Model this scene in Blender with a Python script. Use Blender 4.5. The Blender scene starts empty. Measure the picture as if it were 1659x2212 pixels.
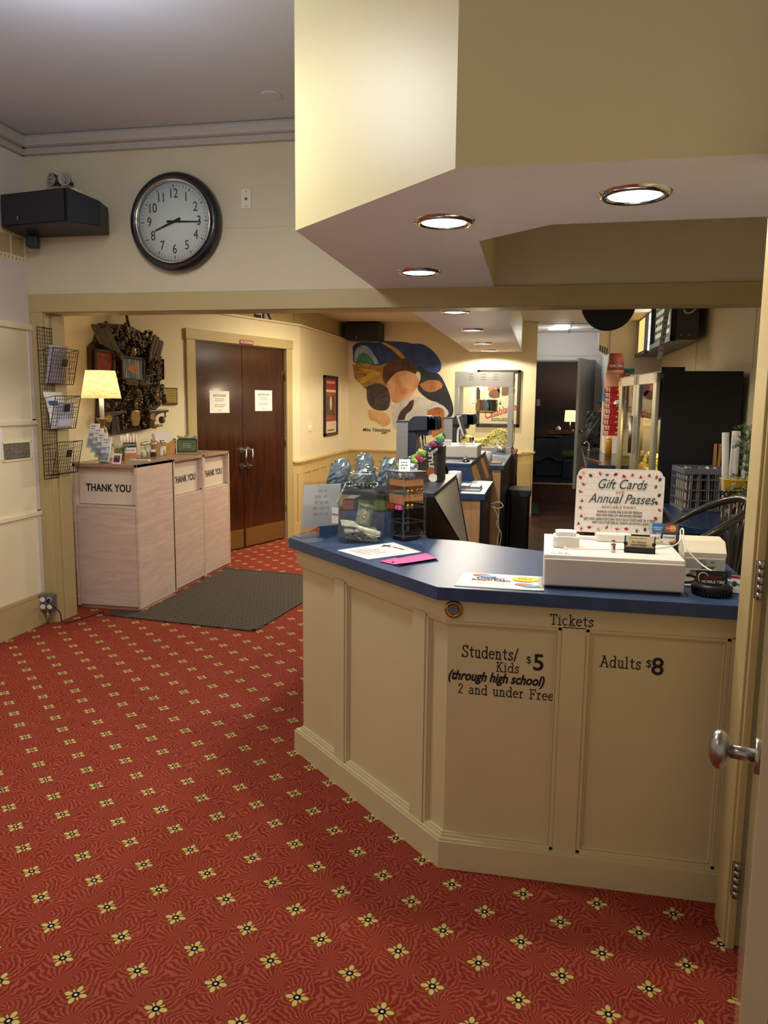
import bpy, bmesh, math, random
from mathutils import Matrix, Vector
PI = math.pi
random.seed(11)
SC = bpy.context.scene
COL = SC.collection

# ------------------------------------------------------------------ camera
cam_d = bpy.data.cameras.new('camera')
cam_d.sensor_fit = 'VERTICAL'; cam_d.sensor_height = 36.0
cam_d.lens = 36.0 * 1686.0 / 2212.0
cam_d.clip_start = 0.02; cam_d.clip_end = 60
cam = bpy.data.objects.new('camera', cam_d); COL.objects.link(cam)
YAW, PITCH, ROLL = math.radians(11.4), math.radians(8.1), math.radians(-0.61)
_r = Vector((math.cos(YAW), math.sin(YAW), 0)); _f0 = Vector((-math.sin(YAW), math.cos(YAW), 0))
_f = _f0 * math.cos(PITCH) - Vector((0, 0, math.sin(PITCH)))
_d = -_f0 * math.sin(PITCH) - Vector((0, 0, math.cos(PITCH)))
_r2 = _r * math.cos(ROLL) + _d * math.sin(ROLL); _d2 = -_r * math.sin(ROLL) + _d * math.cos(ROLL)
_m = Matrix((_r2, -_d2, -_f)).transposed().to_4x4(); _m.translation = (0, 0, 1.5)
cam.matrix_world = _m
SC.camera = cam

# ------------------------------------------------------------------ view + world
SC.view_settings.view_transform = 'Standard'; SC.view_settings.look = 'None'
SC.view_settings.exposure = 0.0; SC.view_settings.gamma = 1.0
SC.view_settings.use_curve_mapping = False
W = bpy.data.worlds.new('world'); SC.world = W; W.use_nodes = True
W.node_tree.nodes['Background'].inputs[0].default_value = (1.0, 0.95, 0.90, 1)
W.node_tree.nodes['Background'].inputs[1].default_value = 0.42

def light(name, kind, loc, power, color, size=0.1, aim=(0, 0, -1), angle=120, blend=0.7, shape=None, size_y=None):
    d = bpy.data.lights.new(name, kind); d.energy = power; d.color = color
    if kind == 'AREA':
        d.size = size
        if shape: d.shape = shape
        if size_y: d.shape = 'RECTANGLE'; d.size_y = size_y
    else:
        d.shadow_soft_size = size
    if kind == 'SPOT':
        d.spot_size = math.radians(angle); d.spot_blend = blend
    o = bpy.data.objects.new(name, d); COL.objects.link(o); o.location = loc
    o.rotation_euler = Vector(aim).to_track_quat('-Z', 'Y').to_euler()
    return o
WARM = (1.0, 0.80, 0.52); NEUT = (1.0, 0.89, 0.70); COOL = (0.78, 0.86, 1.0)
# lobby ceiling lamp (hangs just above the picture), lamps of the street side behind the camera
light('lobby_lamp_light', 'SPOT', (-1.75, 2.62, 3.0), 62, (1.0, 0.97, 0.92), 0.1, angle=170, blend=0.55)
light('ceiling_fill_light', 'POINT', (-1.75, 2.62, 2.72), 22, (0.82, 0.89, 1.0), 0.12)  # added cool fill, brightens the lobby ceiling
light('entry_lamp_light', 'AREA', (-2.2, 0.3, 3.0), 15, (1.0, 0.91, 0.80), 1.0)
# soffit downlights: world positions under the soffit
DOWN_NEAR = [(-0.378, 2.912, NEUT), (0.251, 2.635, NEUT), (-0.639, 3.989, (0.93, 0.94, 1.0))]
DOWN_FAR = [(-0.655, 5.75, NEUT), (-0.658, 7.2, NEUT), (-0.688, 8.83, NEUT), (-0.699, 10.05, NEUT)]
for i, (x, y, c) in enumerate(DOWN_NEAR):
    light('downlight_lamp', 'SPOT', (x, y, 2.125), 40, c, 0.05, angle=164, blend=0.15)
for i, (x, y, c) in enumerate(DOWN_FAR):
    light('downlight_lamp', 'SPOT', (x, y, 2.125), 62, c, 0.05, angle=164, blend=0.15)
light('passage_lamp_light', 'POINT', (0.2, 11.2, 2.42), 7, (0.95, 0.96, 1.0), 0.1)
light('foyer_lamp_light', 'AREA', (-1.75, 7.4, 2.47), 44, (1.0, 0.86, 0.60), 0.5)
light('kitchen_fill_light', 'AREA', (0.5, 8.0, 2.47), 4, (1.0, 0.9, 0.76), 0.5)  # added fill without a fitting, lifts the kitchen side

# ------------------------------------------------------------------ materials
def S(h):
    h = h.lstrip('#'); r = []
    for i in (0, 2, 4):
        c = int(h[i:i+2], 16) / 255
        r.append(c / 12.92 if c <= 0.04045 else ((c + 0.055) / 1.055) ** 2.4)
    return (*r, 1)
class NT:
    def __init__(s, m): s.t = m.node_tree; s.n = s.t.nodes; s.l = s.t.links
    def new(s, ty, **k):
        n = s.n.new(ty)
        for a, b in k.items(): setattr(n, a, b)
        return n
    def put(s, n, i, v):
        if v is None: return
        if isinstance(v, bpy.types.NodeSocket): s.l.new(v, n.inputs[i])
        else: n.inputs[i].default_value = v
    def math(s, op, a, b=None, c=None, clamp=False):
        n = s.new('ShaderNodeMath', operation=op); n.use_clamp = clamp
        s.put(n, 0, a); s.put(n, 1, b); s.put(n, 2, c); return n.outputs[0]
    def mix(s, f, a, b, bt='MIX'):
        n = s.new('ShaderNodeMix', data_type='RGBA', blend_type=bt)
        s.put(n, 0, f); s.put(n, 6, a); s.put(n, 7, b); return n.outputs[2]
    def noise(s, vec, scale, detail=3, rough=0.55, dist=0):
        n = s.new('ShaderNodeTexNoise'); s.put(n, 'Vector', vec); s.put(n, 'Scale', scale)
        s.put(n, 'Detail', detail); s.put(n, 'Roughness', rough); s.put(n, 'Distortion', dist); return n
    def ramp(s, f, stops):
        n = s.new('ShaderNodeValToRGB'); s.put(n, 0, f); e = n.color_ramp.elements
        while len(e) < len(stops): e.new(0.5)
        for q, (p, c) in zip(e, stops): q.position = p; q.color = c
        return n.outputs[0]
    def mapped(s, scale, kind='Object', rot=(0, 0, 0)):
        tc = s.new('ShaderNodeTexCoord'); mp = s.new('ShaderNodeMapping')
        s.l.new(tc.outputs[kind], mp.inputs[0]); mp.inputs['Scale'].default_value = scale
        mp.inputs['Rotation'].default_value = rot
        return mp.outputs[0]
def base(name):
    m = bpy.data.materials.new(name); m.use_nodes = True
    return m, NT(m), m.node_tree.nodes['Principled BSDF']
def mat(name, hx, rough=0.5, metal=0.0, var=0.0, vs=6.0, bump=0.0, bs=60.0, spec=0.5, trans=0.0, ior=1.45, emis=None, es=1.0, coat=0.0, alpha=1.0, stretch=(1, 1, 1)):
    m, t, p = base(name); c = S(hx)
    p.inputs['Base Color'].default_value = c; p.inputs['Roughness'].default_value = rough
    p.inputs['Metallic'].default_value = metal; p.inputs['Specular IOR Level'].default_value = spec
    p.inputs['Transmission Weight'].default_value = trans; p.inputs['IOR'].default_value = ior
    p.inputs['Coat Weight'].default_value = coat; p.inputs['Coat Roughness'].default_value = 0.36 if bump else 0.05; p.inputs['Alpha'].default_value = alpha
    if emis: p.inputs['Emission Color'].default_value = S(emis); p.inputs['Emission Strength'].default_value = es
    if var > 0:
        v = t.mapped(stretch); n = t.noise(v, vs, 4)
        lo = tuple(max(0, x * (1 - var)) for x in c[:3]) + (1,); hi = tuple(min(1, x * (1 + var)) for x in c[:3]) + (1,)
        t.l.new(t.ramp(n.outputs[0], [(0.3, lo), (0.7, hi)]), p.inputs['Base Color'])
    if bump > 0:
        v = t.mapped(stretch); n = t.noise(v, bs, 3)
        b = t.new('ShaderNodeBump'); b.inputs['Strength'].default_value = bump; b.inputs['Distance'].default_value = 0.004
        t.l.new(n.outputs[0], b.inputs['Height']); t.l.new(b.outputs[0], p.inputs['Normal'])
    return m
def wood(name, dark, light_, scale=(14, 14, 1.2), rough=0.35, coat=0.0, k=1.0):
    m, t, p = base(name)
    v = t.mapped(scale); n = t.noise(v, 2.2 * k, 6, 0.62, 1.4); n2 = t.noise(v, 14 * k, 3)
    f = t.math('ADD', t.math('MULTIPLY', n.outputs[0], 0.75), t.math('MULTIPLY', n2.outputs[0], 0.25))
    t.l.new(t.ramp(f, [(0.32, S(dark)), (0.68, S(light_))]), p.inputs['Base Color'])
    p.inputs['Roughness'].default_value = rough; p.inputs['Coat Weight'].default_value = coat; p.inputs['Coat Roughness'].default_value = 0.12
    return m
def metalb(name, hx, rough=0.3, aniso=(60, 60, 1)):
    m, t, p = base(name); p.inputs['Base Color'].default_value = S(hx); p.inputs['Metallic'].default_value = 1
    n = t.noise(t.mapped(aniso), 6, 3); r = t.new('ShaderNodeMapRange')
    t.l.new(n.outputs[0], r.inputs[0]); r.inputs[3].default_value = rough * 0.75; r.inputs[4].default_value = rough * 1.3
    t.l.new(r.outputs[0], p.inputs['Roughness'])
    return m

M = {}
M['wall'] = mat('cream_wall_paint', '#e5d8b2', 0.6, var=0.03, vs=3, bump=0.06, bs=90)
M['wall_lobby'] = mat('lobby_wall_paint', '#d0c6aa', 0.55, var=0.03, vs=2.5, bump=0.06, bs=70)
M['wall_pale'] = mat('pale_wall_paint', '#dcd3cb', 0.6, var=0.03, vs=2, bump=0.05, bs=70)
M['wall_panel'] = mat('left_wall_panels', '#eadfbc', 0.5, var=0.03, vs=3, bump=0.04, bs=60)
M['wall_white'] = mat('cool_white_paint', '#d8d6d4', 0.6, var=0.02)
M['crown'] = mat('crown_paint', '#b7b1aa', 0.6)
M['ceiling'] = mat('ceiling_paint', '#c8cbd4', 0.75, var=0.03, vs=1.2, bump=0.05, bs=40)
M['ceiling_in'] = mat('inner_ceiling_paint', '#dcd3be', 0.7, var=0.02)
M['soffit'] = mat('soffit_paint', '#dfd39e', 0.42, var=0.02, vs=3, bump=0.12, bs=24)
M['soffit_under'] = mat('soffit_underside_paint', '#eaecf2', 0.6, var=0.02)
M['olive'] = mat('tan_trim_paint', '#b7a473', 0.45, var=0.04, vs=5, bump=0.05, bs=50)
M['tan'] = mat('counter_tan_paint', '#cdbf92', 0.42, var=0.03, vs=4, bump=0.05, bs=40)
M['wainscot'] = mat('wainscot_paint', '#c9b176', 0.45, var=0.03, vs=5)
M['blue'] = mat('blue_laminate', '#2e4365', 0.42, var=0.16, vs=26, spec=0.4, coat=0.04, bump=0.03, bs=120)
M['blue_edge'] = mat('blue_laminate_edge', '#23365a', 0.32, var=0.12, vs=22)
M['black'] = mat('black_plastic', '#15161a', 0.4, var=0.1, vs=30)
M['matte_black'] = mat('matte_black_board', '#0b0c10', 0.6)
M['charcoal'] = mat('charcoal_plastic', '#2c3138', 0.42, var=0.06, vs=20)
M['navyblack'] = mat('speaker_shell', '#1b2029', 0.5, bump=0.15, bs=200)
M['white'] = mat('white_plastic', '#e9e6df', 0.38, var=0.015)
M['warmwhite'] = mat('ivory_plastic', '#e8dfc8', 0.42)
M['paper'] = mat('white_paper', '#efece6', 0.7, var=0.02)
M['ink'] = mat('black_ink', '#16161a', 0.6)
M['greyink'] = mat('grey_print', '#6e6d6c', 0.7)
M['vinyl'] = mat('black_vinyl_letter', '#14151a', 0.4)
M['redink'] = mat('red_print', '#b8302e', 0.6)
M['darkred'] = mat('dark_red_print', '#7c2230', 0.6)
M['teal'] = mat('dark_teal_script', '#2b4750', 0.6)
M['pink'] = mat('pink_paper', '#e0609c', 0.65, var=0.03)
M['yellow'] = mat('yellow_print', '#f2d438', 0.6)
M['skyblue'] = mat('blue_print', '#5c9fd6', 0.6)
M['coral'] = mat('coral_print', '#e0706a', 0.6)
M['green'] = mat('green_print', '#3f8a4a', 0.55)
M['chrome'] = metalb('chrome', '#d8d6d0', 0.10)
M['steel'] = mat('brushed_steel', '#b2b0aa', 0.32, metal=0.8, var=0.04, vs=4, stretch=(1, 1, 30))
M['steel_dark'] = metalb('dark_steel', '#6d6a66', 0.35)
M['nickel'] = metalb('satin_nickel', '#a39e9a', 0.30)
M['brass'] = metalb('brass', '#b08a3c', 0.28)
M['kick'] = mat('brass_kick_plate', '#8f7038', 0.42, metal=0.55, var=0.06, vs=5)
M['bronze'] = mat('bronze_paint', '#4b3927', 0.30, metal=0.35, var=0.4, vs=18, spec=0.6)
M['bronze_hi'] = mat('bronze_highlight', '#8f7047', 0.3, metal=0.4, var=0.25, vs=22)
M['darkwood'] = wood('dark_door_veneer', '#26120a', '#4d2814', (5, 5, 0.9), 0.2, 0.6)
M['redwood'] = wood('red_brown_cabinet', '#2d130c', '#5d2d1c', (8, 8, 1), 0.35)
M['oak'] = wood('oak_end_panel', '#a87c50', '#cfa576', (22, 22, 1.4), 0.5)
M['blond'] = wood('pickled_laminate', '#c2a695', '#dcc5b4', (1.0, 1.0, 9), 0.42, 0.0)
M['pine'] = wood('pine_box', '#b27a3c', '#d9a45e', (9, 9, 1.5), 0.5)
M['cream_flap'] = mat('cream_flap', '#dccbb6', 0.5)
def glass(name, hx='#ffffff', rough=0.0, tint=0.0):
    m, t, p = base(name); nodes = t.n; nodes.remove(p)
    out = nodes['Material Output']
    tr = t.new('ShaderNodeBsdfTransparent'); tr.inputs[0].default_value = S(hx)
    gl = t.new('ShaderNodeBsdfGlossy'); gl.inputs['Roughness'].default_value = rough + 0.02
    lw = t.new('ShaderNodeLayerWeight'); lw.inputs[0].default_value = 0.35
    f = t.math('ADD', t.math('MULTIPLY', t.math('POWER', lw.outputs['Facing'], 2.2), 0.6), 0.03 + tint, clamp=True)
    mx = t.new('ShaderNodeMixShader'); t.l.new(f, mx.inputs[0]); t.l.new(tr.outputs[0], mx.inputs[1]); t.l.new(gl.outputs[0], mx.inputs[2])
    t.l.new(mx.outputs[0], out.inputs[0]); return m
M['glass'] = glass('clear_glass', '#f0f6f2')
M['acrylic'] = glass('clear_acrylic', '#f4f7f9', 0.04, 0.02)
M['jar'] = glass('jar_glass', '#fbfefc', 0.03, 0.035)
M['dimglass'] = glass('tinted_glass', '#cfc6a4', 0.0, 0.0)
def thin(name, hx, k=0.5):
    m, t, p = base(name); nd = t.n; nd.remove(p); a = t.new('ShaderNodeBsdfDiffuse'); b = t.new('ShaderNodeBsdfTranslucent'); x = t.new('ShaderNodeMixShader'); x.inputs[0].default_value = k
    for q in (a, b): q.inputs[0].default_value = S(hx)
    t.l.new(a.outputs[0], x.inputs[1]); t.l.new(b.outputs[0], x.inputs[2]); t.l.new(x.outputs[0], nd['Material Output'].inputs[0]); return m
M['thin_paper'] = thin('thin_white_paper', '#f4f3f2', 0.45)
def emit(name, hx, st):
    m, t, p = base(name); p.inputs['Base Color'].default_value = S(hx)
    p.inputs['Emission Color'].default_value = S(hx); p.inputs['Emission Strength'].default_value = st
    return m
M['bulb'] = emit('downlight_lens', '#fff0cc', 5.0)
M['bulb_cool'] = emit('cool_downlight_lens', '#f0f4ff', 5.0)
M['tube'] = emit('fluorescent_diffuser', '#fff6ea', 3.5)

# ------------------------------------------------------------------ geometry helpers
def fr(p, u=(1, 0, 0), v=(0, 0, 1)):
    u = Vector(u).normalized(); v = Vector(v).normalized(); n = u.cross(v).normalized(); v = n.cross(u)
    m = Matrix((u, v, n)).transposed().to_4x4(); m.translation = p; return m
def nb(): return bmesh.new()
def _xf(bm, vs, mx):
    if mx is not None: bmesh.ops.transform(bm, matrix=mx, verts=vs)
def box(bm, c, s, bev=0.0, mx=None, mi=0, rz=0.0, seg=2):
    r = bmesh.ops.create_cube(bm, size=1.0); vs = r['verts']
    bmesh.ops.scale(bm, vec=s, verts=vs)
    if rz: bmesh.ops.rotate(bm, cent=(0, 0, 0), matrix=Matrix.Rotation(rz, 3, 'Z'), verts=vs)
    bmesh.ops.translate(bm, vec=c, verts=vs)
    fs = list({f for v in vs for f in v.link_faces})
    if bev > 0:
        es = list({e for v in vs for e in v.link_edges})
        q = bmesh.ops.bevel(bm, geom=es, offset=bev, segments=seg, affect='EDGES', profile=0.5)
        vs = list({v for f in q['faces'] for v in f.verts} | {v for v in vs if v.is_valid}); fs = list({f for v in vs for f in v.link_faces})
    for f in fs: f.material_index = mi
    _xf(bm, vs, mx)
def b2(bm, a, b, bev=0.0, mx=None, mi=0):      # box from two corners
    box(bm, [(p + q) / 2 for p, q in zip(a, b)], [abs(q - p) for p, q in zip(a, b)], bev, mx, mi)
def cyl(bm, p0, p1, r0, r1=None, seg=20, mi=0, cap=True, mx=None):
    p0, p1 = Vector(p0), Vector(p1); r1 = r0 if r1 is None else r1; d = p1 - p0
    r = bmesh.ops.create_cone(bm, cap_ends=cap, cap_tris=False, segments=seg, radius1=r0, radius2=r1, depth=d.length)
    vs = r['verts']; m = d.to_track_quat('Z', 'Y').to_matrix().to_4x4(); m.translation = (p0 + p1) / 2
    bmesh.ops.transform(bm, matrix=m, verts=vs)
    for f in {f for v in vs for f in v.link_faces}: f.material_index = mi; f.smooth = len(f.verts) == 4
    _xf(bm, vs, mx)
_BT = {}
def ball(bm, c, r, s=(1, 1, 1), seg=14, mi=0, mx=None):
    if seg not in _BT:
        q = bmesh.new(); bmesh.ops.create_uvsphere(q, u_segments=seg, v_segments=max(4, seg // 2), radius=1.0); q.verts.ensure_lookup_table()
        _BT[seg] = ([v.co.copy() for v in q.verts], [[v.index for v in f.verts] for f in q.faces]); q.free()
    vv, ff = _BT[seg]; c = Vector(c); S_ = Vector(s) * r
    vs = [bm.verts.new(c + Vector((v.x * S_.x, v.y * S_.y, v.z * S_.z))) for v in vv]
    for f in ff: g = bm.faces.new([vs[i] for i in f]); g.smooth = True; g.material_index = mi
    _xf(bm, vs, mx)
def lathe(bm, prof, c=(0, 0, 0), seg=28, mi=0, mx=None, sm=True, cap=None):
    if cap is None: cap = (Vector((*prof[0], 0)) - Vector((*prof[-1], 0))).length > 1e-6
    rings = []; vs = []
    for r, z in prof:
        n = 1 if r < 1e-6 else seg
        ring = [bm.verts.new((c[0] + r * math.cos(2 * PI * i / seg), c[1] + r * math.sin(2 * PI * i / seg), c[2] + z)) for i in range(n)]
        rings.append(ring); vs += ring
    for a, b in zip(rings, rings[1:]):
        for i in range(seg):
            q = [a[i % len(a)], a[(i+1) % len(a)], b[(i+1) % len(b)], b[i % len(b)]]; u = []
            for v in q:
                if v not in u: u.append(v)
            if len(u) > 2: f = bm.faces.new(u); f.smooth = sm; f.material_index = mi
    if cap:
        for ring, rv in ((rings[0], True), (rings[-1], False)):
            if len(ring) > 2: f = bm.faces.new(ring[::-1] if rv else ring); f.material_index = mi
    _xf(bm, vs, mx)
def prism(bm, poly, z0, z1, mx=None, mi=0, bev=0.0):
    lo = [bm.verts.new((x, y, z0)) for x, y in poly]; hi = [bm.verts.new((x, y, z1)) for x, y in poly]; n = len(poly)
    ar = sum(poly[i][0] * poly[(i+1) % n][1] - poly[(i+1) % n][0] * poly[i][1] for i in range(n))
    fs = [bm.faces.new(lo[::-1]), bm.faces.new(hi)] + [bm.faces.new((lo[i], lo[(i+1) % n], hi[(i+1) % n], hi[i])) for i in range(n)]
    if ar < 0: bmesh.ops.reverse_faces(bm, faces=fs)
    for f in fs: f.material_index = mi
    vs = lo + hi
    if bev:
        q = bmesh.ops.bevel(bm, geom=list({e for f in fs[:2] for e in f.edges}), offset=bev, segments=2, affect='EDGES', profile=0.5)
        vs = list({v for f in q['faces'] for v in f.verts} | {v for v in vs if v.is_valid}); st = set(vs)
        for f in {f for v in vs for f in v.link_faces}: f.material_index = mi; st |= set(f.verts)
        vs = list(st)
    _xf(bm, vs, mx)
def quad(bm, pts, mi=0, mx=None):
    vs = [bm.verts.new(p) for p in pts]; f = bm.faces.new(vs); f.material_index = mi; _xf(bm, vs, mx)
def flat(bm, poly, z=0.0, mx=None, mi=0): quad(bm, [(x, y, z) for x, y in poly], mi, mx)
def rect(bm, x0, y0, x1, y1, z=0.0, mx=None, mi=0): flat(bm, [(x0, y0), (x1, y0), (x1, y1), (x0, y1)], z, mx, mi)
def ell(bm, cx, cy, rx, ry, z=0.0, mx=None, mi=0, rot=0.0, seg=22):
    flat(bm, [(cx + rx * math.cos(a) * math.cos(rot) - ry * math.sin(a) * math.sin(rot), cy + rx * math.cos(a) * math.sin(rot) + ry * math.sin(a) * math.cos(rot)) for a in [2 * PI * i / seg for i in range(seg)]], z, mx, mi)
def tube(bm, pts, r, seg=8, closed=False, mi=0, mx=None):
    pts = [Vector(p) for p in pts]; n = len(pts); rr = r if isinstance(r, (list, tuple)) else [r] * n
    rings = []; vs = []; up = None
    for i, p in enumerate(pts):
        a = pts[(i - 1) % n] if (closed or i > 0) else p; b = pts[(i + 1) % n] if (closed or i < n - 1) else p
        t = (b - a).normalized()
        if up is None: up = Vector((0, 0, 1)) if abs(t.z) < 0.9 else Vector((1, 0, 0))
        x = t.cross(up).normalized(); up = x.cross(t).normalized()
        ring = [bm.verts.new(p + (x * math.cos(2*PI*k/seg) + up * math.sin(2*PI*k/seg)) * rr[i]) for k in range(seg)]
        rings.append(ring); vs += ring
    for i in range(n if closed else n - 1):
        a, b = rings[i], rings[(i + 1) % n]
        for k in range(seg):
            f = bm.faces.new((a[k], a[(k+1) % seg], b[(k+1) % seg], b[k])); f.smooth = True; f.material_index = mi
    if not closed:
        bm.faces.new(rings[0][::-1]).material_index = mi; bm.faces.new(rings[-1]).material_index = mi
    _xf(bm, vs, mx)
def curve(pts, n=24):                           # Catmull-Rom through pts
    P = [Vector(p) for p in pts]; P = [2 * P[0] - P[1]] + P + [2 * P[-1] - P[-2]]; out = []
    seg = len(P) - 3; per = max(2, n // seg)
    for i in range(seg):
        a, b, c, d = P[i:i+4]
        for k in range(per):
            t = k / per
            out.append(0.5 * ((2*b) + (c - a) * t + (2*a - 5*b + 4*c - d) * t * t + (3*b - a - 3*c + d) * t ** 3))
    out.append(P[-2]); return out

def wmat(o):
    m = o.matrix_basis.copy()
    return wmat(o.parent) @ m if o.parent else m
def obj(name, bm, mats, parent=None, label=None, cat=None, group=None, kind=None, world=True, shift=True, normals=True):
    """link a bmesh (in world coordinates, or in the parent's when world is False) as ONE object"""
    if normals: bmesh.ops.recalc_face_normals(bm, faces=bm.faces)
    if not isinstance(mats, (list, tuple)): mats = [mats]
    me = bpy.data.meshes.new(name); o = bpy.data.objects.new(name, me); COL.objects.link(o)
    if parent is not None:
        o.parent = parent
        if world: bmesh.ops.transform(bm, matrix=wmat(parent).inverted(), verts=bm.verts)
    elif shift and len(bm.verts):
        xs = [v.co.x for v in bm.verts]; ys = [v.co.y for v in bm.verts]; z = min(v.co.z for v in bm.verts)
        c = Vector(((min(xs) + max(xs)) / 2, (min(ys) + max(ys)) / 2, z))
        bmesh.ops.translate(bm, vec=-c, verts=bm.verts); o.location = c
    bm.to_mesh(me); bm.free()
    for m in mats: me.materials.append(M[m] if isinstance(m, str) else m)
    tag(o, label, cat, group, kind); return o
def tag(o, label=None, cat=None, group=None, kind=None):
    if label: o['label'] = label
    if cat: o['category'] = cat
    if group: o['group'] = group
    if kind: o['kind'] = kind
    return o
def thing(name, label, cat, loc, rz=0.0, group=None, kind=None):
    o = bpy.data.objects.new(name, None); COL.objects.link(o); o.location = loc; o.rotation_euler = (0, 0, rz)
    o.empty_display_size = 0.1
    return tag(o, label, cat, group, kind)
def struct(name, bm, mats, parent=None, **k):
    return obj(name, bm, mats, parent, kind=None if parent else 'structure', **k)
def copy_tree(o, parent=None):
    c = o.copy(); COL.objects.link(c)
    if parent is not None: c.parent = parent
    for ch in list(o.children): copy_tree(ch, c)
    return c
def txt(s, size, mx, material, parent, name='lettering', align='CENTER', ext=0.0005, shear=0.0, sx=1.0, bold=0.0, label=None, lines=1.0, space=1.0):
    cu = bpy.data.curves.new('t', 'FONT'); cu.body = s; cu.size = size; cu.align_x = align; cu.align_y = 'CENTER'
    cu.extrude = ext; cu.shear = shear; cu.offset = bold; cu.resolution_u = 4; cu.space_line = lines; cu.space_character = space
    to = bpy.data.objects.new('t', cu); COL.objects.link(to)
    dg = bpy.context.evaluated_depsgraph_get(); me = bpy.data.meshes.new_from_object(to.evaluated_get(dg))
    COL.objects.unlink(to); bpy.data.objects.remove(to); bpy.data.curves.remove(cu)
    bm = nb(); bm.from_mesh(me); bpy.data.meshes.remove(me)
    bmesh.ops.scale(bm, vec=(sx, 1, 1), verts=bm.verts)
    bmesh.ops.transform(bm, matrix=mx, verts=bm.verts)
    return obj(name, bm, material, parent, label=label, normals=False)
def dashes(bm, x0, y0, x1, rows, pitch, h, mx, mi=0, seed=1, z=0.0004, center=False):   # unreadable small print
    rg = random.Random(seed)
    for r in range(rows):
        x = x0; e = x1 - rg.random() * (x1 - x0) * 0.25
        if center: k = rg.random() * (x1 - x0) * 0.15; x = x0 + k; e = x1 - k
        while x < e:
            w = (0.4 + rg.random()) * h * 2.4
            rect(bm, x, y0 - r * pitch, min(x + w, e), y0 - r * pitch + h, z, mx, mi); x += w + h * 0.8

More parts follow.
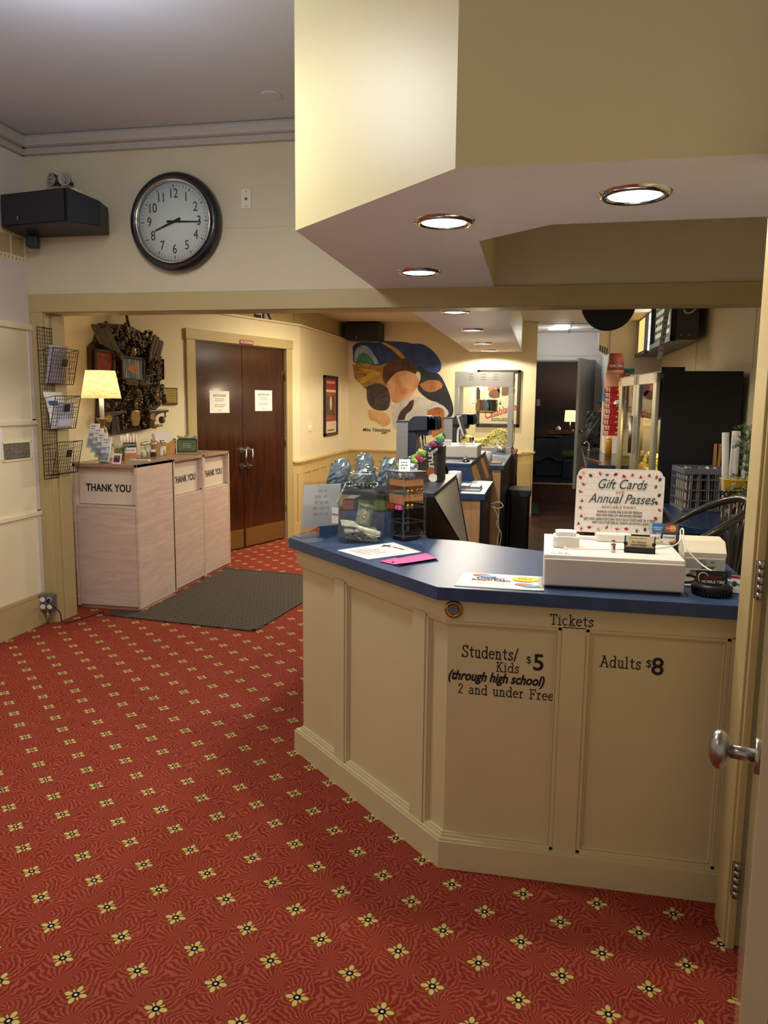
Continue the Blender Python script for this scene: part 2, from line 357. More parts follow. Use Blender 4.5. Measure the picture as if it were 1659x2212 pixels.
# ------------------------------------------------------------------ carpet / floor materials
def carpet_mat():
    m, t, p = base('red_floral_carpet')
    g = t.new('ShaderNodeNewGeometry'); sp = t.new('ShaderNodeSeparateXYZ'); t.l.new(g.outputs['Position'], sp.inputs[0])
    X, Y = sp.outputs[0], sp.outputs[1]; A = lambda *a, **k: t.math(*a, **k)
    def cell(ox, oy):
        x = A('SUBTRACT', X, ox); y = A('SUBTRACT', Y, oy)
        s = A('MULTIPLY', A('SUBTRACT', x, y), 1 / 0.2203); q = A('MULTIPLY', A('ADD', x, y), 1 / 0.2203)
        fs = A('SUBTRACT', A('FRACT', A('ADD', s, 0.5)), 0.5); ft = A('SUBTRACT', A('FRACT', A('ADD', q, 0.5)), 0.5)
        dx = A('MULTIPLY', A('ADD', fs, ft), 0.11015); dy = A('MULTIPLY', A('SUBTRACT', ft, fs), 0.11015)
        return dx, dy
    dx, dy = cell(-2.429, 3.142)
    r = A('SQRT', A('ADD', A('MULTIPLY', dx, dx), A('MULTIPLY', dy, dy))); th = A('ARCTAN2', dy, dx)
    ax_, ay_ = A('ABSOLUTE', dx), A('ABSOLUTE', dy)
    def oval(u, v, c, a, b):
        q = A('ADD', A('POWER', A('DIVIDE', A('SUBTRACT', u, c), a), 2.0), A('POWER', A('DIVIDE', v, b), 2.0)); return A('LESS_THAN', q, 1.0)
    dg, dd = A('MULTIPLY', A('ADD', ax_, ay_), 0.7071), A('MULTIPLY', A('SUBTRACT', ax_, ay_), 0.7071)
    petal = A('MAXIMUM', A('MAXIMUM', oval(ax_, dy, 0.0200, 0.0104, 0.0066), oval(ay_, dx, 0.0200, 0.0104, 0.0066)), oval(dg, dd, 0.0165, 0.0065, 0.0026))
    halo = A('MAXIMUM', A('MAXIMUM', oval(ax_, dy, 0.0195, 0.0155, 0.0098), oval(ay_, dx, 0.0195, 0.0155, 0.0098)), A('LESS_THAN', r, 0.016))
    ring = A('LESS_THAN', r, 0.0098); dot = A('LESS_THAN', r, 0.0042)
    # feathered plumes: arcs that fan out from a point in every cell, warped a little
    nz = t.noise(g.outputs['Position'], 11.0, 2); nx = A('MULTIPLY', A('SUBTRACT', nz.outputs[0], 0.5), 0.07)
    nz2 = t.noise(g.outputs['Position'], 60.0, 2); nq = A('MULTIPLY', A('SUBTRACT', nz2.outputs[0], 0.5), 9.0)
    def plume(ox, oy, k, j, ph):
        ax, ay = cell(ox, oy); ax = A('ADD', ax, nx); ay = A('SUBTRACT', ay, nx)
        rr = A('SQRT', A('ADD', A('MULTIPLY', ax, ax), A('MULTIPLY', ay, ay))); tt = A('ARCTAN2', ay, ax)
        return A('ADD', A('MULTIPLY', A('SINE', A('ADD', A('ADD', A('ADD', A('MULTIPLY', tt, k), A('MULTIPLY', rr, j)), ph), nq)), 0.5), 0.5), rr
    w1, r1 = plume(-2.429 + 0.05, 3.142 - 0.075, 24.0, 170.0, 0.0)
    w2, r2 = plume(-2.429 - 0.03, 3.142 + 0.03, 7.0, -430.0, 1.0)
    pick = A('GREATER_THAN', r2, A('MULTIPLY', r1, 0.9)); w = A('ADD', A('MULTIPLY', w1, pick), A('MULTIPLY', w2, A('SUBTRACT', 1.0, pick)))
    fine = t.noise(g.outputs['Position'], 420.0, 2, 0.7); w = A('ADD', A('MULTIPLY', w, 0.66), A('MULTIPLY', fine.outputs[0], 0.48))
    col = t.ramp(w, [(0.18, S('#6f1d19')), (0.46, S('#8a2e25')), (0.74, S('#9c4030')), (1.0, S('#b9623f'))])
    wear = t.noise(g.outputs['Position'], 1.3, 3); col = t.mix(A('MULTIPLY', wear.outputs[0], 0.22), col, S('#a8604a'))
    col = t.mix(A('MULTIPLY', halo, 0.8), col, S('#6b5512')); col = t.mix(petal, col, S('#dcc079'))
    col = t.mix(ring, col, S('#15170f')); col = t.mix(dot, col, S('#d9dccf'))
    fl = t.noise(g.outputs['Position'], 900.0, 1)
    col = t.mix(A('MULTIPLY', fl.outputs[0], 0.25), col, S('#2b0805'), 'MULTIPLY')
    t.l.new(col, p.inputs['Base Color']); p.inputs['Roughness'].default_value = 0.95; p.inputs['Specular IOR Level'].default_value = 0.1
    b = t.new('ShaderNodeBump'); b.inputs['Strength'].default_value = 0.35; b.inputs['Distance'].default_value = 0.003
    t.l.new(fl.outputs[0], b.inputs['Height']); t.l.new(b.outputs[0], p.inputs['Normal'])
    return m
M['carpet'] = carpet_mat()
def plank_mat():
    m, t, p = base('brown_plank_floor')
    g = t.new('ShaderNodeNewGeometry'); br = t.new('ShaderNodeTexBrick'); t.l.new(g.outputs['Position'], br.inputs['Vector'])
    br.inputs['Color1'].default_value = S('#6a4c3a'); br.inputs['Color2'].default_value = S('#443023'); br.inputs['Mortar'].default_value = S('#1a110c')
    br.inputs['Scale'].default_value = 1.0; br.inputs['Brick Width'].default_value = 0.62; br.inputs['Row Height'].default_value = 0.155
    br.inputs['Mortar Size'].default_value = 0.003; br.inputs['Bias'].default_value = 0.0
    n = t.noise(t.mapped((3, 22, 3)), 3.0, 5); c = t.mix(0.6, br.outputs[0], t.ramp(n.outputs[0], [(0.3, S('#4a3426')), (0.7, S('#94745a'))]), 'OVERLAY')
    t.l.new(c, p.inputs['Base Color']); p.inputs['Roughness'].default_value = 0.38; return m
M['plank'] = plank_mat()
def mat_rubber():
    m, t, p = base('brown_ribbed_rubber'); v = t.mapped((1, 1, 1))
    ck = t.new('ShaderNodeTexChecker'); t.l.new(v, ck.inputs[0]); ck.inputs['Scale'].default_value = 22
    sp = t.new('ShaderNodeSeparateXYZ'); t.l.new(v, sp.inputs[0])
    a = t.math('SINE', t.math('MULTIPLY', sp.outputs[0], 276)); b_ = t.math('SINE', t.math('MULTIPLY', sp.outputs[1], 276))
    h = t.math('ADD', t.math('MULTIPLY', a, ck.outputs[1]), t.math('MULTIPLY', b_, t.math('SUBTRACT', 1.0, ck.outputs[1])))
    h = t.math('ADD', t.math('MULTIPLY', h, 0.5), 0.5)
    t.l.new(t.ramp(h, [(0.1, S('#221c17')), (0.9, S('#5a4d3f'))]), p.inputs['Base Color']); p.inputs['Roughness'].default_value = 0.8
    b = t.new('ShaderNodeBump'); b.inputs['Distance'].default_value = 0.004; t.l.new(h, b.inputs['Height']); t.l.new(b.outputs[0], p.inputs['Normal']); return m
M['rubber_mat'] = mat_rubber()

# ------------------------------------------------------------------ the room
DV = Vector((math.sin(math.radians(18.5)), math.cos(math.radians(18.5)), 0)); DN = Vector((DV.y, -DV.x, 0)); DP = Vector((-2.699, 8.0, 0))
def D(s, z=0.0, off=0.0): return DP + DV * s + DN * off + Vector((0, 0, z))
def dplan(s0, s1, o0, o1): return [tuple(D(s, 0, o)[:2]) for s, o in ((s0, o0), (s1, o0), (s1, o1), (s0, o1))]
B = nb(); rect(B, -4.3, -1.8, 2.2, 10.6, 0.0); struct('floor', B, 'carpet', shift=False)
B = nb(); prism(B, [(-0.93, 3.3), (-0.2, 2.5), (1.9, 2.5), (1.9, 11.97), (-0.93, 11.97)], -0.01, 0.004); struct('floor_concession', B, 'plank')
B = nb(); b2(B, (-3.4, -1.8, 3.09), (2.2, 4.74, 3.2)); struct('ceiling', B, 'ceiling')
B = nb(); cyl(B, (-1.473, 4.171, 3.084), (-1.473, 4.171, 3.0901), 0.056, seg=32)
tag(obj('ceiling_cover_plate', B, 'ceiling'), 'round blank cover plate painted flush on the lobby ceiling', 'cover plate')
# left wall
B = nb(); b2(B, (-3.4, -1.8, 0), (-3.25, 4.74, 3.09)); wl = struct('wall_left', B, 'wall_pale')
B = nb(); b2(B, (-3.25, -1.8, 0.2), (-3.243, 4.58, 1.93)); struct('wall_panel', B, 'wall_panel', wl)
for i, z in enumerate((1.942, 1.342, 0.749)):
    B = nb(); b2(B, (-3.25, -1.8, z - 0.02), (-3.228, 4.58, z + 0.01), 0.004); b2(B, (-3.25, -1.8, z + 0.01), (-3.236, 4.58, z + 0.018)); struct('trim_%d' % (i + 1), B, 'wall_panel')
B = nb(); b2(B, (-3.25, 4.525, 0.2), (-3.236, 4.56, 1.93)); struct('trim_4', B, 'wall_pale')
B = nb(); b2(B, (-3.25, -1.8, 0), (-3.222, 4.58, 0.185)); b2(B, (-3.25, -1.8, 0.185), (-3.232, 4.58, 0.215), 0.006); struct('baseboard_left', B, 'olive')
# wall with the clock and the wide opening
B = nb(); b2(B, (-3.25, 4.58, 2.04), (1.8, 4.74, 3.09)); b2(B, (-3.4, 4.58, 0), (-3.16, 4.74, 2.04)); b2(B, (1.5, 4.58, 0), (1.8, 4.74, 2.04)); wf = struct('wall_front', B, 'wall_lobby')
B = nb(); b2(B, (-3.25, 4.577, 2.512), (1.5, 4.58, 2.518)); struct('wall_seam', B, 'wall_lobby', wf)
B = nb(); b2(B, (-3.25, 4.562, 2.036), (1.5, 4.58, 2.147), 0.003); b2(B, (-3.25, 4.58, 2.032), (1.5, 4.75, 2.04)); struct('trim_5', B, 'olive')
B = nb(); b2(B, (-3.25, 4.562, 0), (-3.155, 4.58, 2.036), 0.003); b2(B, (-3.16, 4.575, 0), (-3.15, 4.76, 2.036), 0.002); b2(B, (-3.152, 4.64, 0), (-3.138, 4.77, 2.03), 0.004); struct('trim_6', B, 'olive')
for nm, a, c in (('trim_7', (-3.25, 4.50, 3.02), (1.5, 4.58, 3.09)), ('trim_8', (-3.25, -1.8, 3.02), (-3.17, 4.58, 3.09))):
    B = nb(); b2(B, a, c, 0.02)
    if nm == 'trim_7': b2(B, (-3.25, 4.545, 2.985), (1.5, 4.58, 3.03), 0.008)
    else: b2(B, (-3.25, -1.8, 2.985), (-3.215, 4.58, 3.03), 0.008)
    struct(nm, B, 'crown')
# soffit that follows the ticket counter
def soffit(poly, z0, z1, name):
    B = nb(); prism(B, poly, z0, z1)
    for f in B.faces: f.material_index = 1 if abs(f.normal.z) > 0.5 or all(abs(v.co.z - z0) < 1e-4 for v in f.verts) else 0
    return struct(name, B, ['soffit', 'soffit_under'])
soffit([(-0.961, 2.988), (-0.268, 2.283), (1.8, 2.283), (1.8, 3.0), (0.0, 3.03), (-0.283, 3.29), (-0.300, 4.58), (-0.985, 4.58)], 2.144, 3.09, 'soffit')
soffit([(-0.97, 4.74), (-0.30, 4.74), (-0.30, 10.42), (-0.97, 10.42)], 2.144, 2.53, 'soffit_concession')
B = nb(); b2(B, (-0.283, 3.0, 2.60), (1.8, 4.58, 2.66)); struct('ceiling_booth', B, 'ceiling_in')
B = nb(); b2(B, (-4.3, 4.74, 2.52), (2.0, 10.42, 2.6)); struct('ceiling_inner', B, 'ceiling_in')
# angled wall with the double doors, side wall, mural wall
B = nb()
prism(B, dplan(-3.4, -1.36, 0, -0.1), 0, 2.3); prism(B, dplan(0.012, 0.275, 0, -0.1), 0, 2.3); prism(B, dplan(-1.36, 0.012, 0, -0.1), 2.03, 2.3)
struct('wall_door', B, 'wall')
B = nb(); prism(B, dplan(-3.4, 0.29, -0.07, -0.16), 2.3, 2.52); struct('wall_door_upper', B, 'olive')
B = nb(); prism(B, dplan(-3.4, 0.275, 0.022, -0.16), 2.288, 2.306)
prism(B, [(-2.612, 8.26), (-2.59, 8.26), (-2.59, 10.42), (-2.612, 10.42)], 2.288, 2.306); struct('trim_9', B, 'wall')
B = nb(); b2(B, (-2.72, 8.25, 0), (-2.612, 10.5, 2.3)); struct('wall_side', B, 'wall')
B = nb(); b2(B, (-2.80, 8.25, 2.3), (-2.66, 10.5, 2.52)); struct('wall_side_upper', B, 'olive')
B = nb(); b2(B, (-2.72, 10.42, 0), (-0.114, 10.56, 2.52)); b2(B, (-0.3, 10.5, 0), (-0.17, 11.97, 2.52)); struct('wall_mural', B, 'wall')
B = nb(); prism(B, dplan(-3.4, -1.47, 0, 0.02), 0, 0.14); struct('baseboard_door_wall', B, 'olive')
def wainscot(name, mx, x0, x1, stiles, top=0.815):
    B = nb()
    b2(B, (x0, 0, 0), (x1, top, 0.008), mx=mx); b2(B, (x0, 0, 0.008), (x1, 0.16, 0.022), 0.003, mx); b2(B, (x0, top - 0.12, 0.008), (x1, top, 0.02), 0.002, mx)
    for s in stiles: b2(B, (s - 0.035, 0.16, 0.008), (s + 0.035, top - 0.12, 0.02), 0.002, mx)
    b2(B, (x0, top, 0), (x1, top + 0.03, 0.045), 0.01, mx); b2(B, (x0, top - 0.018, 0), (x1, top, 0.03), 0.006, mx)
    return struct(name, B, 'wainscot')
wainscot('trim_10', fr(D(0.11), DV), 0.0, 0.165, (0.04, 0.13))
wainscot('trim_11', fr((-2.612, 8.26, 0), (0, 1, 0)), 0, 2.16, (0.04, 0.36, 0.7, 1.04, 1.38, 1.72, 2.1))
wainscot('trim_12', fr((-2.612, 10.42, 0)), 0, 2.46, (0.04, 0.4, 0.8, 1.2, 1.6, 2.0, 2.33))
B = nb()                                            # end of the mural wall: a boxed pilaster
b2(B, (-0.262, 10.385, 0), (-0.114, 10.42, 0.83)); b2(B, (-0.235, 10.378, 0.2), (-0.14, 10.386, 0.72), 0.003)
b2(B, (-0.27, 10.372, 0.835), (-0.09, 10.56, 0.862), 0.008); struct('trim_13', B, 'wainscot')
# double doors
dr = thing('door_1', 'pair of dark brown veneer doors with brass kick plates under cream casing', 'door', D(-0.67, 0, -0.03)); dr['kind'] = 'structure'
for k, (s0, s1) in enumerate(((-1.353, -0.676), (-0.67, 0.006))):
    B = nb(); b2(B, (s0, 0.012, -0.06), (s1, 2.022, -0.015), 0.002, fr(D(0), DV)); lf = obj('door_leaf', B, 'darkwood', dr)
    B = nb(); b2(B, (s0 + 0.02, 0.02, -0.015), (s1 - 0.012, 0.205, -0.012), 0, fr(D(0), DV)); obj('kick_plate', B, 'kick', lf)
    ps = -0.705 if k == 0 else -0.605; B = nb(); mx = fr(D(0), DV)
    for z in (1.0, 0.84): cyl(B, (ps, z, -0.015), (ps, z, -0.006), 0.030, seg=18, mx=mx); cyl(B, (ps, z, -0.01), (ps + 0.012, z - 0.0, 0.035), 0.011, seg=10, mx=mx)
    tube(B, [(ps + 0.014, 1.012, 0.036), (ps + 0.014, 0.828, 0.036)], 0.011, 10, mx=mx); obj('pull_handle', B, 'nickel', lf)
B = nb(); mx = fr(D(0), DV)
b2(B, (-1.466, 0, 0), (-1.353, 2.03, 0.022), 0.003, mx); b2(B, (0.006, 0, 0), (0.107, 2.03, 0.022), 0.003, mx); b2(B, (-1.475, 2.03, 0), (0.115, 2.124, 0.028), 0.003, mx); obj('door_casing', B, 'olive', dr)
for z in (0.35, 1.05, 1.75):
    B = nb(); cyl(B, (0.012, z - 0.05, 0.0), (0.012, z + 0.05, 0.0), 0.009, seg=10, mx=mx); obj('hinge', B, 'brass', dr)
sg = thing('no_smoking_sign', 'small red sign lettered in white on the double door casing', 'sign', D(-0.65, 2.03, 0.03))
B = nb(); b2(B, (-0.752, 2.03, 0.028), (-0.555, 2.073, 0.033), 0, mx); obj('plate', B, mat('sign_red', '#8c2626', 0.5), sg)
txt('NO SMOKING', 0.034, fr(D(-0.6535, 2.052, 0.0335), DV), 'paper', sg, sx=0.85)
for s0, s1, z0, z1, lb in ((-1.142, -0.868, 1.37, 1.577, 'left'), (-0.479, -0.203, 1.385, 1.594, 'right')):
    nt = thing('restroom_notice', 'white restroom notice taped to the double door leaf beside the %s' % ('condiment cabinets' if lb == 'left' else 'light switch wall'), 'notice', D((s0 + s1) / 2, z0, -0.013), group='restroom notices on the double doors')
    B = nb(); b2(B, (s0, z0, -0.0148), (s1, z1, -0.0135), 0, mx); obj('sheet', B, 'paper', nt)
    txt('RESTROOMS', 0.032, fr(D((s0 + s1) / 2, z1 - 0.045, -0.0132), DV), 'ink', nt)
    B = nb(); y = z1 - 0.078
    for r in (0, 1, 3, 4, 6): w = (0.08, 0.085, 0, 0.09, 0.07, 0, 0.03)[r]; dashes(B, (s0 + s1) / 2 - w, y - r * 0.018, (s0 + s1) / 2 + w, 1, 0.02, 0.006, mx, 0, r, -0.0131, True)
    obj('small_print', B, 'greyink', nt)
# lettering on the upper wall: feet of dark letters behind the opening's head
lw = thing('painted_wall_lettering', 'dark outlined letters ER painted high above the double doors', 'lettering', D(-0.5, 2.31, -0.068))
txt('ER', 0.24, fr(D(-0.285, 2.398, -0.066), DV), mat('letter_navy', '#26323f', 0.5), lw, sx=1.12, bold=0.006)
txt('ER', 0.24, fr(D(-0.285, 2.398, -0.069), DV), 'paper', lw, sx=1.12, bold=0.014, name='letter_outline', ext=0.0003)
# kitchen side: right wall, white back wall, dark room
B = nb(); b2(B, (1.42, 4.74, 0), (1.6, 10.42, 2.52)); wr = struct('wall_right', B, 'wall')
B = nb(); b2(B, (1.416, 5.95, 0.8), (1.42, 5.962, 2.5)); b2(B, (1.416, 8.1, 0.9), (1.42, 8.112, 2.5)); struct('wall_seam', B, 'wall', wr)
B = nb(); b2(B, (0.79, 10.42, 0), (1.6, 10.56, 2.52)); b2(B, (0.79, 10.5, 0), (0.95, 11.98, 2.515)); struct('wall_passage', B, 'wall_white')
B = nb(); b2(B, (-0.3, 11.97, 2.12), (0.8, 12.1, 2.52)); b2(B, (-0.4, 11.97, 0), (-0.165, 12.1, 2.12)); b2(B, (0.70, 11.97, 0), (0.95, 12.1, 2.12)); b2(B, (-0.17, 11.962, 2.185), (0.79, 11.97, 2.195)); struct('wall_back', B, 'wall_white')
B = nb(); b2(B, (-0.2, 10.42, 2.515), (1.0, 12.0, 2.6)); struct('ceiling_passage', B, 'wall_white')
B = nb()
for y in (10.6, 11.3): b2(B, (-0.17, y - 0.012, 2.508), (0.79, y + 0.012, 2.518))
b2(B, (0.30, 10.42, 2.508), (0.325, 11.97, 2.518)); struct('ceiling_grid', B, mat('grid_grey', '#8d8b86', 0.5))
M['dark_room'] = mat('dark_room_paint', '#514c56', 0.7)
B = nb(); b2(B, (-0.3, 11.965, 0.004), (0.79, 12.0, 0.29)); struct('step_riser', B, 'redwood')
B = nb(); b2(B, (-0.17, 11.94, 0.285), (0.79, 11.99, 0.305), 0.004); struct('trim_14', B, 'wainscot')
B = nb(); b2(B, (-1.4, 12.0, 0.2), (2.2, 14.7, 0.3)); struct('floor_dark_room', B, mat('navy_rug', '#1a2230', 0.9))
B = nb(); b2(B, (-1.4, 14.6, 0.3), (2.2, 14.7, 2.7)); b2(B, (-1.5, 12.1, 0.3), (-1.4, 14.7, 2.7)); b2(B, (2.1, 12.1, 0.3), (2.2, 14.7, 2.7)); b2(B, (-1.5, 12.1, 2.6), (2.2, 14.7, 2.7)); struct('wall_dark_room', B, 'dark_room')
d3 = thing('door_3', 'grey door leaf standing open at the step to the dark room', 'door', (0.70, 11.97, 0.31)); d3['kind'] = 'structure'
M['greydoor'] = mat('grey_door_paint', '#8f918b', 0.45)
B = nb(); p0, p1 = Vector((0.695, 11.95, 0)), Vector((0.452, 11.19, 0)); du = (p1 - p0).normalized(); mx = fr((0.695, 11.95, 0.31), du)
b2(B, (0, 0, -0.02), (0.80, 1.80, 0.02), 0.002, mx); obj('door_leaf', B, 'greydoor', d3)
B = nb(); ball(B, (0.73, 0.80, -0.06), 0.028, mx=mx); cyl(B, (0.73, 0.80, -0.02), (0.73, 0.80, -0.06), 0.012, mx=mx); ball(B, (0.73, 0.80, 0.06), 0.028, mx=mx); cyl(B, (0.73, 0.80, 0.02), (0.73, 0.80, 0.06), 0.012, mx=mx); obj('door_knob', B, 'brass', d3)
B = nb(); b2(B, (-0.165, 11.955, 0.3), (-0.145, 12.1, 2.12)); b2(B, (0.69, 11.955, 0.3), (0.71, 12.1, 2.12)); b2(B, (-0.165, 11.955, 2.10), (0.71, 12.1, 2.125)); obj('door_casing', B, 'greydoor', d3)
# near right: jamb, open door, wall beyond
B = nb(); b2(B, (0.549, 2.15, 0), (0.62, 2.262, 2.144), 0.002); b2(B, (0.556, 2.135, 0), (0.575, 2.155, 2.144), 0.002); struct('trim_15', B, 'olive')
B = nb(); b2(B, (0.62, 2.16, 0), (2.2, 2.29, 3.09)); struct('wall_entry', B, 'wall_pale')
B = nb(); b2(B, (1.8, 2.29, 0), (1.9, 4.74, 3.09)); struct('wall_booth', B, 'wall')
H = Vector((0.585, 2.128, 0)); E_ = Vector((0.357, 1.262, 0)); du = (E_ - H).normalized(); L_ = (E_ - H).length
d2 = thing('door_2', 'cream painted door standing open beside the ticket counter, egg-shaped satin knob', 'door', tuple(H)); d2['kind'] = 'structure'
mx = fr(H, du)     # u runs from hinge to free edge; normal of this frame
mdoor, td, pd = base('glossy_door_paint'); pd.inputs['Base Color'].default_value = S('#c3b28c'); pd.inputs['Roughness'].default_value = 0.22; pd.inputs['Coat Weight'].default_value = 0.6
sgn = 1 if (du.cross(Vector((0, 0, 1)))).x > 0 else -1
B = nb(); b2(B, (0.0, 0.012, 0), (L_, 2.05, 0.042 * sgn), 0.002, mx); obj('door_leaf', B, mdoor, d2)
B = nb(); kz = 0.925; ku = L_ - 0.06
cyl(B, (ku, kz, 0), (ku, kz, -0.008 * sgn), 0.03, seg=20, mx=mx); cyl(B, (ku, kz, -0.004 * sgn), (ku, kz, -0.05 * sgn), 0.011, 0.012, seg=16, mx=mx)
ball(B, (ku, kz, -0.062 * sgn), 0.029, (1.0, 1.15, 0.62), 24, mx=mx); obj('door_knob', B, 'nickel', d2)
for z in (0.16, 1.0, 1.72):
    B = nb()
    for k in range(5): cyl(B, (0.566, 2.128, z + k * 0.0205), (0.566, 2.128, z + k * 0.0205 + 0.0195), 0.0085, seg=14)
    b2(B, (0.556, 2.126, z), (0.566, 2.142, z + 0.102)); obj('hinge', B, 'nickel', d2)

# ------------------------------------------------------------------ ticket counter
tc = thing('ticket_counter', 'tan panelled ticket counter with blue laminate top and painted ticket prices', 'counter', (-0.1, 2.75, 0))
C0 = Vector((-0.276, 2.352, 0)); mL = fr(C0, (1, -1, 0)); mR = fr((0, 2.352, 0)); XR = 0.66
B = nb(); prism(B, [(XR, 2.37), (-0.2685, 2.37), (-0.96, 3.061), (-0.955, 3.24), (-0.62, 3.24), (-0.2, 2.93), (XR, 2.93)], 0.0, 0.896); obj('body', B, 'tan', tc)
def corner(d): return -0.276 + 0.4142 * d
def rail(bm, z0, z1, n0, n1, e=0.0):
    # strip that runs along both faces, mitred at the corner (n = distance in front of the panel reference plane)
    def pt(side, n, z):
        if side == 'R': return (XR, 2.352 - n, z)
        if side == 'C': return (-0.276 - 0.4142 * n, 2.352 - n, z)
        return (-0.276 - 0.7071 * (1.005 + e) - 0.7071 * n, 2.352 + 0.7071 * (1.005 + e) - 0.7071 * n, z)
    lo = [pt(s, n1, z0) for s in 'RCL'] + [pt(s, n0, z0) for s in 'LCR']; prism(bm, [(p[0], p[1]) for p in lo], z0, z1)
B = nb(); rail(B, 0.826, 0.897, -0.02, 0.0)
for s0, s1 in ((-0.689, -0.618), (-0.170, -0.105)): b2(B, (s0, 0.09, -0.02), (s1, 0.83, 0.0), 0.001, mL)
for s0, s1 in ((0.08, 0.15), (0.562, 0.66)): b2(B, (s0, 0.09, -0.02), (s1, 0.83, 0.0), 0.001, mR)
obj('face_frame', B, 'tan', tc)
B = nb(); rail(B, 0.0, 0.092, -0.02, 0.012, 0.008); rail(B, 0.09, 0.100, -0.02, 0.006, 0.004); obj('baseboard', B, 'tan', tc)
def bead(bm, mx, x0, x1, z0, z1, sides='lrtb'):
    w = 0.013
    for (d0, d1, hh) in ((0, w, -0.004), (w, w + 0.006, -0.010)):
        if 't' in sides: b2(bm, (x0, z1 - d1, -0.02), (x1, z1 - d0, hh), 0.002, mx)
        if 'b' in sides: b2(bm, (x0, z0 + d0, -0.02), (x1, z0 + d1, hh), 0.002, mx)
        if 'l' in sides: b2(bm, (x0 + d0, z0, -0.02), (x0 + d1, z1, hh), 0.002, mx)
        if 'r' in sides: b2(bm, (x1 - d1, z0, -0.02), (x1 - d0, z1, hh), 0.002, mx)
for mx, x0, x1, sd in ((mL, -0.985, -0.689, 'rtb'), (mL, -0.618, -0.170, 'lrtb'), (mL, -0.105, 0.0, 'ltb'), (mR, -0.272, 0.08, 'rtb'), (mR, 0.15, 0.562, 'lrtb')):
    B = nb(); bead(B, mx, x0, x1, 0.098, 0.827, sd); obj('panel_moulding', B, 'tan', tc)
B = nb(); prism(B, [(XR, 2.295), (-0.299, 2.318), (-1.011, 3.03), (-0.997, 3.18), (-0.94, 3.188), (-0.557, 3.172), (-0.31, 3.142), (-0.14, 3.06), (0.012, 3.0), (XR, 2.985)], 0.897, 0.938, bev=0.002)
obj('countertop', B, 'blue', tc)
B = nb(); mx = fr((-0.25, 2.352, 0.863))
lathe(B, [(0.0, 0.0), (0.027, 0.0), (0.0285, 0.004), (0.026, 0.009), (0.019, 0.011), (0.017, 0.006)], mx=mx); bp = obj('bumper_ring', B, 'brass', tc)
B = nb(); lathe(B, [(0.0, 0.004), (0.0175, 0.004), (0.016, 0.009), (0.009, 0.011), (0.006, 0.007), (0.0, 0.0065)], mx=mx); obj('rubber_insert', B, 'greyink', bp)
def _arc(cx, cy, rx, ry, a0, a1, n=14): return [(cx + rx * math.cos(math.radians(a0 + (a1 - a0) * k / n)), cy + ry * math.sin(math.radians(a0 + (a1 - a0) * k / n))) for k in range(n + 1)]
def _cv(*p): return [(q.x, q.y) for q in curve([(a, b, 0) for a, b in p], 6 * len(p))]
